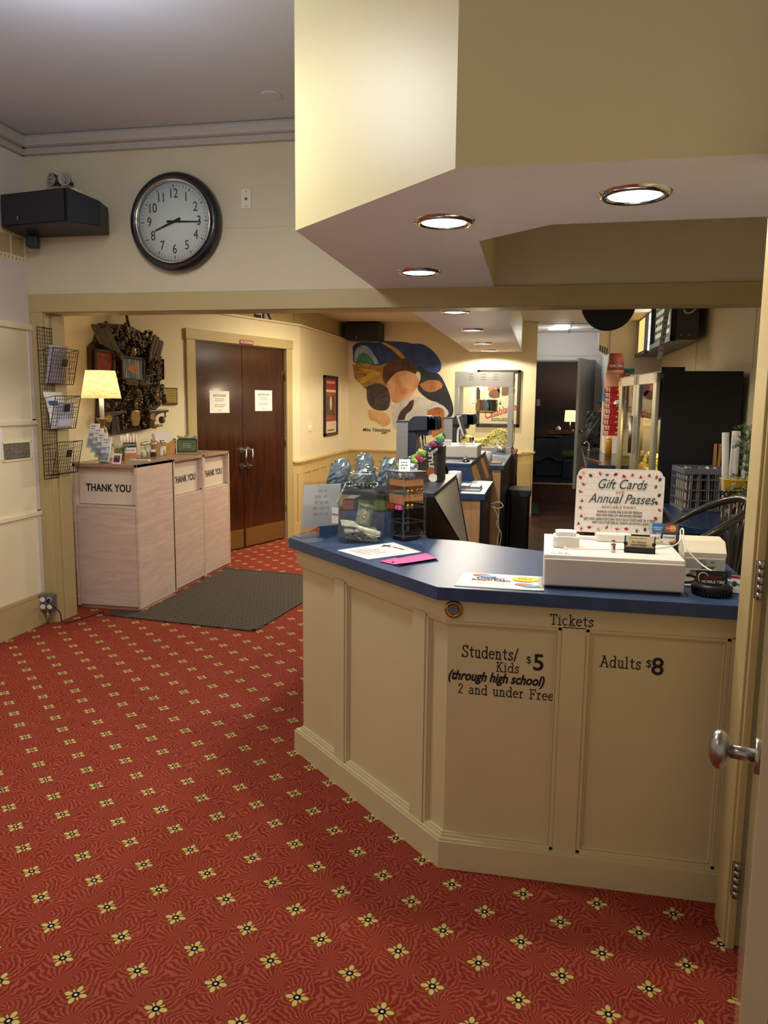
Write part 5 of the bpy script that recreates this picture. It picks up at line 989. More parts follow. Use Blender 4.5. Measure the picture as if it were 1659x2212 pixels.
# artificial sprig behind the rack
sg_ = thing('green_sprig', 'sprig of grey-green artificial leaves behind the brochure rack', 'plant', (-2.98, 5.12, T)); rg = random.Random(3)
B = nb(); st = [((-2.985, 5.12, T), (-2.96 + 0.02 * math.cos(k), 5.10 + 0.03 * math.sin(k * 2), T + 0.06 + 0.02 * (k % 3)), (-2.95 + 0.05 * math.cos(k * 1.3), 5.08 + 0.05 * math.sin(k * 1.7), T + 0.10 + 0.014 * (k % 4))) for k in range(7)]
for s_ in st: tube(B, s_, 0.0018, 5)
obj('stems', B, 'green', sg_); B = nb()
for s_ in st:
    for q in range(6):
        p = Vector(s_[1]).lerp(Vector(s_[2]), q / 5); a = rg.random() * 6.28; d = Vector((math.cos(a), math.sin(a), 0.3)).normalized(); e = d.cross(Vector((0, 0, 1))).normalized()
        quad(B, [p, p + d * 0.018 + e * 0.009, p + d * 0.042 + Vector((0, 0, -0.004)), p + d * 0.018 - e * 0.009])
obj('leaves', B, mat('sage_leaf', '#5e7358', 0.6, var=0.15), sg_)
B = nb(); mp_ = Matrix.Translation((-2.90, 5.27, T)) @ Matrix.Rotation(0.25, 4, 'Z'); b2(B, (-0.07, -0.035, 0), (0.07, 0.035, 0.008), 0, mp_)
np_ = thing('notepad', 'small spiral notepad lying flat near the straw box', 'notepad', (-2.90, 5.27, T)); obj('pages', B, 'paper', np_)
B = nb()
for i in range(16): tube(B, [mp_ @ Vector((-0.066 + i * 0.0088, -0.036 + 0.005 * math.cos(a), 0.005 + 0.006 * math.sin(a))) for a in (0, 1.57, 3.14, 4.7)], 0.0011, 5, True)
obj('spiral', B, 'ink', np_)
def sloped_box(loc, rz, w, d, h, label, sign, kind_):
    t_ = thing('straw_box' if kind_ == 's' else 'lid_box', label, 'box', loc, rz)
    B = nb(); th = 0.006
    for x in (-w / 2, w / 2 - th): prism(B, [(-d / 2, 0), (d / 2, 0), (d / 2, h), (-d / 2, h * 0.72)], x, x + th, Matrix(((0, 0, 1, 0), (1, 0, 0, 0), (0, 1, 0, 0), (0, 0, 0, 1))))
    b2(B, (-w / 2, -d / 2, 0), (w / 2, -d / 2 + th, h * 0.72)); b2(B, (-w / 2, d / 2 - th, 0), (w / 2, d / 2, h)); b2(B, (-w / 2, -d / 2, 0), (w / 2, d / 2, 0.008)); obj('box', B, 'pine', t_, world=False); return t_
sb = sloped_box((-3.085, 5.455, T), math.radians(35), 0.100, 0.10, 0.165, 'slanted pine box full of wrapped straws with a save-our sign', '', 's')
ms_ = Matrix.Translation((-3.085, 5.455, T)) @ Matrix.Rotation(math.radians(35), 4, 'Z')
fs_ = ms_ @ fr((-0.044, -0.053, 0.0)); B = nb(); b2(B, (0, 0.002, -0.002), (0.088, 0.125, 0.001), 0, fs_); sgn_ = obj('sign_sheet', B, 'paper', sb)
B = nb(); rect(B, 0.001, 0.086, 0.087, 0.124, 0.0014, fs_); obj('sign_band', B, mat('pine_green', '#22372c', 0.6), sb); B = nb(); rect(B, 0.001, 0.004, 0.087, 0.045, 0.0014, fs_); obj('sunset_photo', B, mat('sunset', '#c9834a', 0.6, var=0.3, vs=30), sb)
txt('STRAWS', 0.021, fs_ @ Matrix.Translation((0.044, 0.105, 0.002)), 'paper', sb, sx=0.95); txt('Save Our', 0.019, fs_ @ Matrix.Translation((0.044, 0.065, 0.002)), 'ink', sb, sx=0.95)
for i in range(26):
    a = Vector((-0.040 + 0.0088 * (i % 10), -0.02 + 0.022 * (i // 10), 0.02)); b = a + Vector((0.010 * math.sin(i * 3.1) + 0.012 * (i % 10 - 4.5) / 4.5, 0.008 * math.cos(i * 2.3), 0.155 + 0.012 * math.sin(i * 5.0)))
    B = nb(); cyl(B, ms_ @ a, ms_ @ b, 0.0034, seg=8); obj('drinking_straw', B, 'paper', None, 'paper-wrapped straw standing in the slanted pine box', 'straw', 'wrapped straws in the pine box')
M['napkin'] = mat('napkin_white', '#f1ece2', 0.8)
nb_ = thing('napkin_holder', 'curved wooden holder with a fan of white napkins behind the shakers', 'napkin holder', (-3.08, 5.98, T))
B = nb(); mn = Matrix.Translation((-3.08, 5.98, T)) @ Matrix.Rotation(math.radians(55), 4, 'Z'); b2(B, (-0.09, -0.03, 0), (0.09, 0.03, 0.006), 0, mn)
for y in (-0.032, 0.026):
    pts = [(-0.09, 0.0), (0.09, 0.0), (0.09, 0.125)] + [(0.09 - 0.018 * i, 0.125 - 0.04 * math.sin(PI * i / 10)) for i in range(1, 10)] + [(-0.09, 0.125)]
    prism(B, pts, -0.003, 0.003, mn @ fr((0, y, 0)))
obj('holder', B, 'pine', nb_)
for i in range(12):
    B = nb(); y = -0.024 + 0.0042 * i; pr_ = [(-0.085 + 0.017 * k, 0.165 + 0.022 * math.sin(PI * k / 10 + 0.3 * math.sin(i * 2)) + 0.006 * math.sin(k * 2.3 + i)) for k in range(11)]
    prism(B, [(-0.06, 0.01), (0.06, 0.01)] + pr_[::-1], -0.0012, 0.0012, mn @ fr((0, y, 0))); obj('napkin', B, 'napkin', None, 'white paper napkin fanned in the curved wooden holder', 'napkin', 'napkins in the wooden holder')
ns_ = thing('condiment_sign', 'small green and white sign ending in AND beside the shakers', 'sign', (-3.02, 6.06, T)); fs2 = fr((-3.075, 6.10, T), (0.9, -0.45, 0)); B = nb(); b2(B, (0, 0, -0.002), (0.085, 0.125, 0.001), 0, fs2); obj('sheet', B, 'paper', ns_)
B = nb(); rect(B, 0.001, 0.086, 0.084, 0.124, 0.0014, fs2); obj('sign_band', B, 'sage' if 'sage' in M else 'green', ns_); B = nb(); rect(B, 0.001, 0.004, 0.084, 0.045, 0.0014, fs2); obj('sunset_photo', B, mat('sunset2', '#b9764a', 0.6, var=0.3, vs=30), ns_)
txt('AND', 0.024, fs2 @ Matrix.Translation((0.058, 0.105, 0.002)), 'paper', ns_); txt('Strands', 0.016, fs2 @ Matrix.Translation((0.05, 0.066, 0.002)), 'ink', ns_, sx=0.85)
for (x, y, r, h, fill, lb) in ((-3.01, 5.53, 0.021, 0.12, 'salt_fill', 'glass shaker half full of white salt next to the straw box'), (-3.05, 5.66, 0.021, 0.118, 'cheese', 'glass shaker of pale seasoning behind the front shakers'), (-2.975, 5.62, 0.026, 0.118, 'pepper', 'stout glass shaker of dark cinnamon among the condiments'), (-3.0, 5.83, 0.025, 0.122, 'cheese', 'tall glass shaker of cream powder next to the napkin holder')):
    sk = thing('condiment_shaker', lb, 'shaker', (x, y, T), 0, 'condiment shakers')
    if 'cheese' not in M: M['cheese'] = mat('cream_powder', '#ead9a8', 0.9); M['pepper'] = mat('cinnamon', '#5a3a26', 0.9); M['salt_fill'] = mat('salt', '#e8e6e0', 0.9)
    B = nb(); lathe(B, [(0, 0.001), (r, 0.001), (r, h * 0.82), (r * 0.93, h * 0.86), (0, h * 0.86)], (x, y, T), 12); obj('glass', B, 'glass', sk)
    B = nb(); lathe(B, [(0, 0.005), (r * 0.9, 0.005), (r * 0.9, h * (0.62 if fill == 'cheese' else 0.4)), (0, h * (0.62 if fill == 'cheese' else 0.42))], (x, y, T), 12); obj('contents', B, fill, sk)
    B = nb(); lathe(B, [(r * 0.97, h * 0.8), (r * 1.03, h * 0.84), (r * 1.03, h * 0.95), (r * 0.8, h), (0, h * 1.01)], (x, y, T), 20); obj('lid', B, 'steel', sk)
    B = nb(); a = math.atan2(-y, -x); m2 = fr((x, y, T + h * 0.36), (-math.sin(a), math.cos(a), 0)); b2(B, (-r * 0.7, 0, r * 0.92), (r * 0.7, h * 0.16, r * 1.03), 0, m2); obj('label', B, 'paper', sk)
B = nb(); lathe(B, [(0, 0), (0.011, 0), (0.013, 0.02), (0.009, 0.045), (0.006, 0.06), (0.008, 0.066), (0, 0.07)], (-2.965, 5.73, T), 14); tag(obj('salt_shaker', B, 'warmwhite'), 'tiny white salt shaker between the glass shakers', 'shaker')
nd_ = thing('napkin_dispenser', 'smoky green plastic napkin dispenser at the back end of the waste cabinets', 'napkin dispenser', (-3.03, 6.33, T), math.radians(24))
B = nb(); prism(B, [(-0.085, 0), (0.085, 0), (0.085, 0.10), (0.07, 0.118), (-0.07, 0.118), (-0.085, 0.10)], -0.055, 0.055, fr((0, 0, 0)), bev=0.004); obj('housing', B, mat('smoky_green', '#38463a', 0.2, spec=0.7), nd_, world=False)
B = nb(); fz = fr((-0.075, -0.0565, 0.008)); prism(B, rrect(0, 0, 0.15, 0.092, 0.01), 0, 0.002, fz); fpl = obj('face_plate', B, mat('leaf_print', '#62764a', 0.3, var=0.3, vs=25), nd_, world=False)
B = nb(); dashes(B, 0.03, 0.06, 0.12, 3, 0.014, 0.003, fz, 0, 3, 0.0024, True); obj('small_print', B, 'paper', fpl, world=False)
B = nb(); dd = [(-0.07, 0.12), (0.09, 0.118)]
g_ = [[B.verts.new((-0.08 + 0.02 * i, -0.05 + 0.025 * j, 0.124 + 0.014 * math.sin(i * 0.9 + j) + 0.006 * math.sin(j * 2.1 + i * 1.7))) for j in range(5)] for i in range(9)]
for i in range(8):
    for j in range(4): B.faces.new((g_[i][j], g_[i+1][j], g_[i+1][j+1], g_[i][j+1])).smooth = True
bmesh.ops.solidify(B, geom=B.faces[:], thickness=0.004); bmesh.ops.transform(B, matrix=wmat(nd_), verts=B.verts)
tag(obj('crumpled_napkins', B, 'napkin'), 'crumpled white napkins lying on the green dispenser', 'napkins')
t_ = thing('tissue_box', 'clear plastic box standing behind the sprig on the waste cabinets', 'box', (-3.03, 5.28, T)); B = nb(); b2(B, (-3.065, 5.20, T), (-2.995, 5.235, T + 0.09), 0.006); obj('case', B, 'dimglass', t_)
# ------------------------------------------------------------------ assemblage of found objects on the angled wall
asm = thing('assemblage_sculpture', 'bronze-brown wall assemblage of found objects, paddles, frames and figures', 'sculpture', D(-2.18, 1.21, 0.02))
md = fr(D(0, 0, 0.004), DV)       # local x = s along the wall, y = z, z = off the wall
B = nb(); prism(B, [(-2.50, 1.22), (-2.30, 1.21), (-1.98, 1.24), (-1.90, 1.40), (-1.82, 1.44), (-1.81, 1.83), (-1.90, 1.84), (-1.86, 1.95), (-1.96, 2.03), (-2.14, 2.09), (-2.42, 2.08), (-2.47, 1.93), (-2.535, 1.89), (-2.54, 1.69), (-2.45, 1.62)], 0.0, 0.045, md, bev=0.006); obj('backing', B, 'bronze', asm)
rg = random.Random(21)
def poly_in(x, y):
    return (-2.46 < x < -1.85) and 1.25 < y < 2.05 and not (x < -2.34 and 1.68 < y < 1.93) and not (-2.29 < x < -2.03 and 1.63 < y < 1.84) and not (x > -1.92 and y < 1.45) and not (x > -1.9 and y > 1.9)
def clutter(name, n, m_, seed, smin, smax, lo, hi):
    B = nb(); rg = random.Random(seed); k = 0
    while k < n:
        x, y = rg.uniform(-2.47, -1.82), rg.uniform(1.23, 2.06)
        if not poly_in(x, y): continue
        k += 1; s_ = rg.uniform(smin, smax); z = rg.uniform(lo, hi); c = rg.random(); a = rg.random() * PI
        mm_ = md @ Matrix.Translation((x, y, z)) @ Matrix.Rotation(a, 4, 'Z')
        if c < 0.3: box(B, (0, 0, 0), (s_ * 1.8, s_ * rg.uniform(0.4, 1.2), s_ * 0.7), s_ * 0.1, mm_, seg=1)
        elif c < 0.5: cyl(B, (0, 0, -s_ * 0.4), (0, 0, s_ * 0.4), s_ * 0.6, s_ * 0.5, 12, mx=mm_)
        elif c < 0.65: tube(B, [(s_ * 0.8 * math.cos(q), s_ * 0.6 * math.sin(q), 0) for q in [2 * PI * i / 12 for i in range(12)]], s_ * 0.16, 6, True, mx=mm_)
        elif c < 0.8: ball(B, (0, 0, 0), s_ * 0.55, (1, 1.3, 0.8), 10, mx=mm_)
        elif c < 0.9: tube(B, [(-s_ * 1.3, 0, 0), (0, s_ * 0.2, s_ * 0.3), (s_ * 1.3, 0, 0)], s_ * 0.14, 6, mx=mm_)
        else: lathe(B, [(0, -1.2 * s_), (0.35 * s_, -1.1 * s_), (0.2 * s_, -0.6 * s_), (0.42 * s_, 0), (0.18 * s_, 0.5 * s_), (0.3 * s_, 0.8 * s_), (0, 1.1 * s_)], seg=10, mx=mm_ @ Matrix.Rotation(PI / 2, 4, 'Y'))
    return tag(obj(name, B, m_, asm), kind='stuff')
clutter('found_objects', 420, 'bronze', 4, 0.010, 0.028, 0.05, 0.105); clutter('highlighted_trinkets', 240, 'bronze_hi', 9, 0.005, 0.013, 0.085, 0.125)
clutter('dark_fragments', 170, mat('umber', '#1f150e', 0.35, metal=0.3), 15, 0.012, 0.028, 0.06, 0.11)
M['slate'] = mat('slate_paddle', '#565049', 0.3, var=0.12)
def slab(nm, x, y, l, w, ang, z, m_='slate', th=0.014):
    mm_ = md @ Matrix.Translation((x, y, z)) @ Matrix.Rotation(math.radians(ang), 4, 'Z'); B = nb()
    prism(B, rrect(-w / 2, -l / 2, w / 2, l / 2, w * 0.4), 0, th, mm_, bev=0.003); p = obj(nm, B, m_, asm)
    B = nb(); prism(B, rrect(-w / 2 + 0.006, -l / 2 + 0.006, w / 2 - 0.006, l / 2 - 0.006, w * 0.3), th, th + 0.002, mm_); obj('inlay', B, 'bronze', p)
for x, y, l in ((-2.515, 1.985, 0.17), (-2.478, 1.978, 0.19), (-2.436, 1.955, 0.17), (-2.40, 1.955, 0.20), (-2.365, 1.94, 0.22)): slab('paddle', x, y, l, 0.034, 32, 0.10)
for x, y, l in ((-1.955, 1.935, 0.20), (-1.925, 1.92, 0.20), (-1.898, 1.90, 0.19), (-1.872, 1.90, 0.17)): slab('paddle', x, y, l, 0.028, -22, 0.10)
slab('paddle', -2.395, 1.285, 0.14, 0.03, 2, 0.10); slab('paddle', -2.355, 1.285, 0.13, 0.028, 2, 0.10)
def pic(nm, x0, y0, x1, y1, z, m_, tilt=0.0, fw=0.016, frm='bronze'):
    B = nb(); mm_ = md @ Matrix.Translation(((x0 + x1) / 2, (y0 + y1) / 2, z)) @ Matrix.Rotation(tilt, 4, 'Z'); w, h = (x1 - x0) / 2, (y1 - y0) / 2
    for a, b in (((-w, -h, 0), (w, -h + fw, 0.02)), ((-w, h - fw, 0), (w, h, 0.02)), ((-w, -h, 0), (-w + fw, h, 0.02)), ((w - fw, -h, 0), (w, h, 0.02))): b2(B, a, b, 0.004, mm_)
    p = obj(nm, B, frm, asm); B = nb(); rect(B, -w + fw, -h + fw, w - fw, h - fw, 0.008, mm_); obj('picture', B, m_, p); return p, mm_
beer, mbz = pic('tavern_sign', -2.53, 1.69, -2.335, 1.875, 0.075, mat('tavern_red', '#8e2420', 0.35), -0.04, 0.024)
txt('Yuengling', 0.036, mbz @ Matrix.Translation((0, 0.035, 0.010)), 'bronze_hi', beer, shear=0.3, sx=0.78); txt('PORTER', 0.026, mbz @ Matrix.Translation((0, -0.04, 0.010)), 'bronze_hi', beer); B = nb(); ball(B, (-0.012, 0, 0.01), 0.008, (1, 1, 0.3), 8, mx=mbz); ball(B, (0.012, 0, 0.01), 0.008, (1, 1, 0.3), 8, mx=mbz); obj('emblem', B, 'bronze_hi', beer)
m_, t_, p_ = base('stadium_picture'); n_ = t_.noise(t_.mapped((60, 60, 4)), 1.6, 3); t_.l.new(t_.ramp(n_.outputs[0], [(0.35, S('#2f3640')), (0.55, S('#8a96a0')), (0.68, S('#d6dadb'))]), p_.inputs['Base Color']); p_.inputs['Roughness'].default_value = 0.2
cp, mcp = pic('centre_picture', -2.285, 1.64, -2.035, 1.835, 0.085, m_, -0.03, 0.02); B = nb(); ell(B, 0, 0, 0.06, 0.03, 0.010, mcp); obj('orange_centre', B, mat('picture_orange', '#b8763c', 0.5, var=0.4, vs=40), cp)
pic('framed_print', -1.985, 1.69, -1.885, 1.825, 0.075, mat('print_olive', '#5f5a3c', 0.5, var=0.4, vs=14), 0, 0.012); pic('leather_panel', -1.885, 1.66, -1.80, 1.835, 0.06, mat('oxblood', '#54261c', 0.35), -0.03, 0.006); pic('framed_print', -2.04, 1.615, -1.96, 1.69, 0.09, mat('print_grey', '#4e5048', 0.5), 0, 0.01, 'slate')
slab('name_plaque', -2.185, 1.625, 0.13, 0.035, 88, 0.10, 'bronze_hi', 0.012); slab('name_plaque', -2.07, 1.62, 0.08, 0.03, 88, 0.10)
B = nb(); ball(B, (-2.16, 1.875, 0.11), 0.034, (0.8, 1.15, 0.4), 16, mx=md); obj('oval_medallion', B, 'bronze_hi', asm)
for sx in (-1, 1): B = nb(); tube(B, [(-2.16 + sx * (0.04 + 0.028 * math.cos(q)), 1.875 + 0.028 * math.sin(q), 0.10) for q in [-1.2 + 0.3 * i for i in range(14)]], 0.006, 6, mx=md); obj('scroll_handle', B, 'bronze', asm)
for i in range(12):   # fan of spoons
    a = math.radians(-25 + 19.5 * i); B = nb(); c0 = Vector((-2.165, 1.50, 0.11)); p1 = c0 + Vector((math.cos(a), math.sin(a), 0)) * 0.075
    if i in (5, 6): continue
    tube(B, [c0 + (p1 - c0) * 0.3, p1], 0.0035, 6, mx=md); ball(B, p1, 0.011, (1, 1, 0.5), 8, mx=md); obj('spoon', B, 'bronze_hi', asm)
for (x, y, k, m2) in ((-2.165, 1.555, 1.0, 'bronze'), (-2.17, 1.45, 0.8, 'bronze_hi'), (-1.945, 1.52, 1.0, 'bronze_hi'), (-1.85, 1.50, 0.8, 'bronze'), (-2.30, 1.83, 0.6, 'bronze_hi'), (-2.0, 1.84, 0.7, 'bronze_hi')):
    B = nb(); mm_ = md @ Matrix.Translation((x, y, 0.125)); ball(B, (0, 0.035 * k, 0), 0.015 * k, seg=10, mx=mm_); lathe(B, [(0, -0.05 * k), (0.022 * k, -0.045 * k), (0.016 * k, 0), (0.02 * k, 0.018 * k), (0.006 * k, 0.025 * k)], seg=12, mx=mm_ @ fr((0, 0, 0), (1, 0, 0), (0, 0, -1)))
    tube(B, [(-0.018 * k, 0.012 * k, 0), (-0.032 * k, -0.008 * k, 0.01), (-0.02 * k, -0.025 * k, 0.015)], 0.005 * k, 6, mx=mm_); obj('figurine', B, m2, asm)
for (x0, x1, y, fl_) in ((-2.49, -2.27, 1.39, 1), (-2.03, -1.81, 1.40, 0)):      # two sewing-machine arms
    B = nb(); w = x1 - x0; pts = [(0, 0.0), (w * 0.98, 0.012), (w, -0.012), (w * 0.62, -0.022), (w * 0.42, -0.035), (w * 0.28, -0.065), (w * 0.2, -0.13), (0.0, -0.15), (-0.005, -0.05)]
    prism(B, pts, 0.0, 0.05, md @ Matrix.Translation((x0, y, 0.08)), bev=0.006); sm = obj('sewing_machine_arm', B, 'bronze' if fl_ else 'umberx' if 'umberx' in M else 'bronze', asm)
    B = nb(); cyl(B, (x0 + w * 0.9, y - 0.015, 0.105), (x0 + w * 0.9, y - 0.06, 0.105), 0.008, seg=10, mx=md); obj('needle_bar', B, 'bronze_hi', sm); B = nb(); cyl(B, (x0 + 0.02, y - 0.05, 0.13), (x0 + 0.02, y - 0.05, 0.15), 0.03, seg=16, mx=md); obj('hand_wheel', B, 'bronze_hi', sm)
B = nb(); cyl(B, (-1.895, 1.32, 0.12), (-1.875, 1.32, 0.12), 0.03, seg=16, mx=md); tube(B, [(-1.99, 1.265, 0.12), (-1.93, 1.275, 0.13), (-1.885, 1.275, 0.12)], [0.015, 0.012, 0.008], 8, mx=md); obj('tap_fitting', B, 'bronze_hi', asm)
B = nb(); tube(B, [(-2.165, 2.07, 0.07), (-2.18, 2.13, 0.07), (-2.19, 2.24, 0.06)], 0.012, 8, mx=md); obj('mast_rod', B, 'bronze', asm)
for (x, y, a) in ((-2.40, 2.05, 35), (-2.32, 2.03, -20), (-2.22, 2.05, 10), (-1.97, 2.01, -30)):
    B = nb(); mm_ = md @ Matrix.Translation((x, y, 0.10)) @ Matrix.Rotation(math.radians(a), 4, 'Z'); lathe(B, [(0, -0.05), (0.016, -0.048), (0.022, -0.03), (0.012, -0.01), (0.02, 0.012), (0.01, 0.03), (0.015, 0.04), (0, 0.055)], seg=12, mx=mm_ @ fr((0, 0, 0), (1, 0, 0), (0, 0, -1))); obj('carved_figure', B, 'bronze', asm)
for (x, y) in ((-2.24, 1.965), (-2.205, 1.99), (-2.165, 2.0), (-2.13, 1.98), (-2.095, 1.96), (-2.27, 1.93), (-2.06, 1.93)): B = nb(); box(B, (x, y, 0.11), (0.026, 0.036, 0.014), 0.002, md); obj('type_block', B, 'slate', asm)
B = nb(); prism(B, [(-0.04, 0.06), (-0.05, 0.0), (-0.03, -0.06), (0.03, -0.06), (0.05, 0.0), (0.04, 0.06), (0, 0.07)], 0, 0.02, md @ Matrix.Translation((-2.17, 1.335, 0.10)), bev=0.004); obj('shield', B, 'bronze_hi', asm)
pq = thing('brass_plaque', 'small brass plaque in a dark frame beside the brown assemblage', 'plaque', D(-1.65, 1.45, 0.01))
B = nb(); b2(B, (-1.76, 1.445, 0), (-1.585, 1.598, 0.012), 0.003, md); obj('backing', B, 'bronze', pq); B = nb(); b2(B, (-1.75, 1.465, 0.012), (-1.60, 1.583, 0.014), 0, md); obj('plate', B, mat('plaque_gold', '#9a8440', 0.35, metal=0.5), pq)
B = nb(); dashes(B, -1.74, 1.565, -1.61, 5, 0.022, 0.004, md, 0, 4, 0.0144, True); obj('engraving', B, 'bronze', pq)
# ------------------------------------------------------------------ side wall things
fp = thing('framed_poster', 'narrow black-framed red poster on the side wall near the light switch', 'framed poster', (-2.6, 9.47, 1.06)); mfp = fr((-2.612, 9.17, 1.065), (0, 1, 0))
B = nb()
for a, b in (((0, 0, 0), (0.60, 0.035, 0.03)), ((0, 0.70, 0), (0.60, 0.735, 0.03)), ((0, 0, 0), (0.035, 0.735, 0.03)), ((0.565, 0, 0), (0.60, 0.735, 0.03))): b2(B, a, b, 0.004, mfp)
obj('frame', B, 'black', fp)
B = nb(); rect(B, 0.03, 0.03, 0.57, 0.705, 0.012, mfp, 0); rect(B, 0.03, 0.565, 0.57, 0.70, 0.0125, mfp, 1); rect(B, 0.06, 0.535, 0.54, 0.565, 0.013, mfp, 2); flat(B, [(0.1, 0.26), (0.5, 0.24), (0.46, 0.5), (0.14, 0.48)], 0.013, mfp, 3); ell(B, 0.3, 0.40, 0.05, 0.09, 0.0135, mfp, 2); rect(B, 0.03, 0.03, 0.57, 0.175, 0.0128, mfp, 2); rect(B, 0.10, 0.64, 0.5, 0.668, 0.013, mfp, 4); rect(B, 0.14, 0.06, 0.46, 0.075, 0.0135, mfp, 3)
obj('print', B, [mat('poster_rust', '#9a4630', 0.6, var=0.3, vs=9), mat('poster_red', '#a8362a', 0.6), mat('poster_cream', '#d9c39a', 0.6), mat('poster_brown', '#5a4636', 0.6, var=0.3, vs=14), mat('poster_pink', '#e0a080', 0.6)], fp)
sw = thing('light_switch', 'cream light switch plate on the side wall', 'light switch', (-2.61, 8.62, 1.14)); msw = fr((-2.612, 8.535, 1.145), (0, 1, 0)); B = nb(); b2(B, (0, 0, 0), (0.165, 0.115, 0.006), 0.002, msw); obj('plate', B, 'warmwhite', sw)
for x in (0.045, 0.11): B = nb(); b2(B, (x, 0.045, 0.006), (x + 0.012, 0.07, 0.014), 0, msw); obj('toggle', B, 'paper', sw)
sp2 = thing('back_loudspeaker', 'dark box loudspeaker above the painted mural in the far corner', 'loudspeaker', (-2.35, 10.2, 2.285)); B = nb(); prism(B, [(-2.57, 10.40), (-2.575, 10.10), (-2.13, 10.10), (-2.12, 10.40)], 2.285, 2.505, bev=0.012); obj('cabinet', B, 'navyblack', sp2); B = nb(); box(B, (-2.43, 10.097, 2.315), (0.012, 0.004, 0.025)); obj('badge', B, 'nickel', sp2)

# ------------------------------------------------------------------ downlights
def downlight(x, y, label, cool=False):
    t_ = thing('downlight', label, 'downlight', (x, y, 2.13), 0, 'downlights in the soffit')
    B = nb(); lathe(B, [(0.080, -0.002), (0.086, -0.012), (0.096, -0.014), (0.108, -0.007), (0.112, 0.0)], (x, y, 2.144), 40, cap=False); obj('chrome_trim', B, 'chrome', t_)
    B = nb(); lathe(B, [(0.083, -0.001), (0.081, -0.007), (0.0, -0.010)], (x, y, 2.144), 36, cap=False); obj('lens', B, 'bulb_cool' if cool else 'bulb', t_)
downlight(*DOWN_NEAR[0][:2], 'downlight above the donation jar end of the ticket counter soffit')
downlight(*DOWN_NEAR[1][:2], 'downlight above the cash drawer, the nearest one in the soffit')
downlight(*DOWN_NEAR[2][:2], 'bluish downlight closest to the tan beam over the opening', True)
for (x, y, c), n in zip(DOWN_FAR, ('just behind the tan beam', 'second beyond the tan beam', 'third beyond the tan beam', 'right in front of the mural wall')): downlight(x, y, 'concession soffit downlight ' + n)
# ------------------------------------------------------------------ concession line: base cabinets, cases, counters
XL, XR2 = -0.95, -0.30
def base_unit(nm, label, y0, y1, top, xr=XR2, end='oak', grp=None):
    t_ = thing(nm, label, 'counter', ((XL + xr) / 2, (y0 + y1) / 2, 0), 0, grp)
    B = nb(); b2(B, (XL + 0.02, y0 + 0.03, 0.0), (xr - 0.02, y1 - 0.02, top - 0.036)); obj('carcass', B, 'redwood', t_)
    B = nb(); b2(B, (XL + 0.02, y0 + 0.015, 0.0), (xr - 0.025, y0 + 0.03, top - 0.036)); obj('end_panel', B, end, t_)
    B = nb(); b2(B, (xr - 0.025, y0 + 0.015, 0), (xr - 0.012, y1 - 0.02, top - 0.04)); obj('staff_side_panel', B, 'black', t_)
    B = nb(); b2(B, (XL, y0, top - 0.036), (xr, y1, top), 0.002); obj('countertop', B, 'blue', t_)
    return t_
base_unit('service_counter', 'low blue-topped oak counter behind the candy case holding cups', 4.28, 5.0, 1.0)
base_unit('service_counter', 'blue-topped oak counter in front of the popcorn machine', 6.4, 8.0, 0.99)
def case_mx(y): return fr((0, y, 0))
def display_case(label, y0, y1, zt, slope, top_x, zb, dark, blue_end):
    t_ = thing('candy_case', label, 'display case', ((XL + top_x) / 2, (y0 + y1) / 2, 0))
    k = slope; xb = lambda z: top_x + (zt - 0.02 - z) * k
    th = 0.165 if not blue_end else 0.15
    P = [(top_x, zt - 0.02), (xb(zb), zb), (xb(zb) - th, zb), (top_x - th, zt - 0.02)]
    B = nb(); prism(B, P, -0.02, 0.0, fr((0, y0, 0))); obj('end_panel', B, dark, t_); B = nb(); prism(B, P, -(y1 - y0), -(y1 - y0) + 0.02, fr((0, y0, 0))); obj('end_panel', B, dark, t_)
    B = nb(); quad(B, [(top_x - 0.003, y0 + 0.02, zt - 0.022), (xb(zb) - 0.003, y0 + 0.02, zb), (xb(zb) - 0.003, y1 - 0.02, zb), (top_x - 0.003, y1 - 0.02, zt - 0.022)]); obj('back_panel', B, 'paper' if not blue_end else 'redwood', t_)
    B = nb(); b2(B, (XL, y0 - 0.005, zt - 0.02), (top_x + 0.004, y1, zt), 0.002); obj('top', B, 'charcoal' if not blue_end else 'blue', t_)
    B = nb(); b2(B, (XL, y0 + 0.0, 0.0), (top_x - th - 0.02, y1 - 0.01, zt - 0.095), 0); obj('blue_base', B, 'blue', t_)
    B = nb(); rect(B, XL, zt - 0.095, top_x - th, zt - 0.02, 0, fr((0, y0 + 0.004, 0))); quad(B, [(XL + 0.003, y0, zt - 0.095), (XL + 0.003, y1, zt - 0.095), (XL + 0.003, y1, zt - 0.02), (XL + 0.003, y0, zt - 0.02)]); obj('glass_front', B, 'glass', t_)
    return t_, xb
c1 = thing('candy_case', 'slanted candy case with brown underside and white back behind the ticket counter', 'display case', (-0.7, 3.7, 0)); M['brown_end'] = mat('brown_end_panel', '#5a4e46', 0.5)
zt_, y0_, y1_ = 1.115, 3.275, 4.16; xr_ = lambda z: -0.449 + 0.2 * (1.095 - z)
B = nb(); pa, pb_, pc_2 = (y0_, 1.095), (y1_, 1.095), (y1_, 0.655); L3 = [Vector((-0.615 + 0.25 * (1.095 - z), y, z)) for y, z in (pa, pb_, pc_2)]; R3 = [Vector((xr_(z), y, z)) for y, z in (pa, pb_, pc_2)]
quad(B, [L3[0], R3[0], R3[2], L3[2]]); quad(B, [L3[0], L3[1], R3[1], R3[0]]); quad(B, [L3[1], L3[2], R3[2], R3[1]]); bm_vs = [B.verts.new(p) for p in L3]; B.faces.new(bm_vs); obj('brown_wedge', B, 'brown_end', c1)
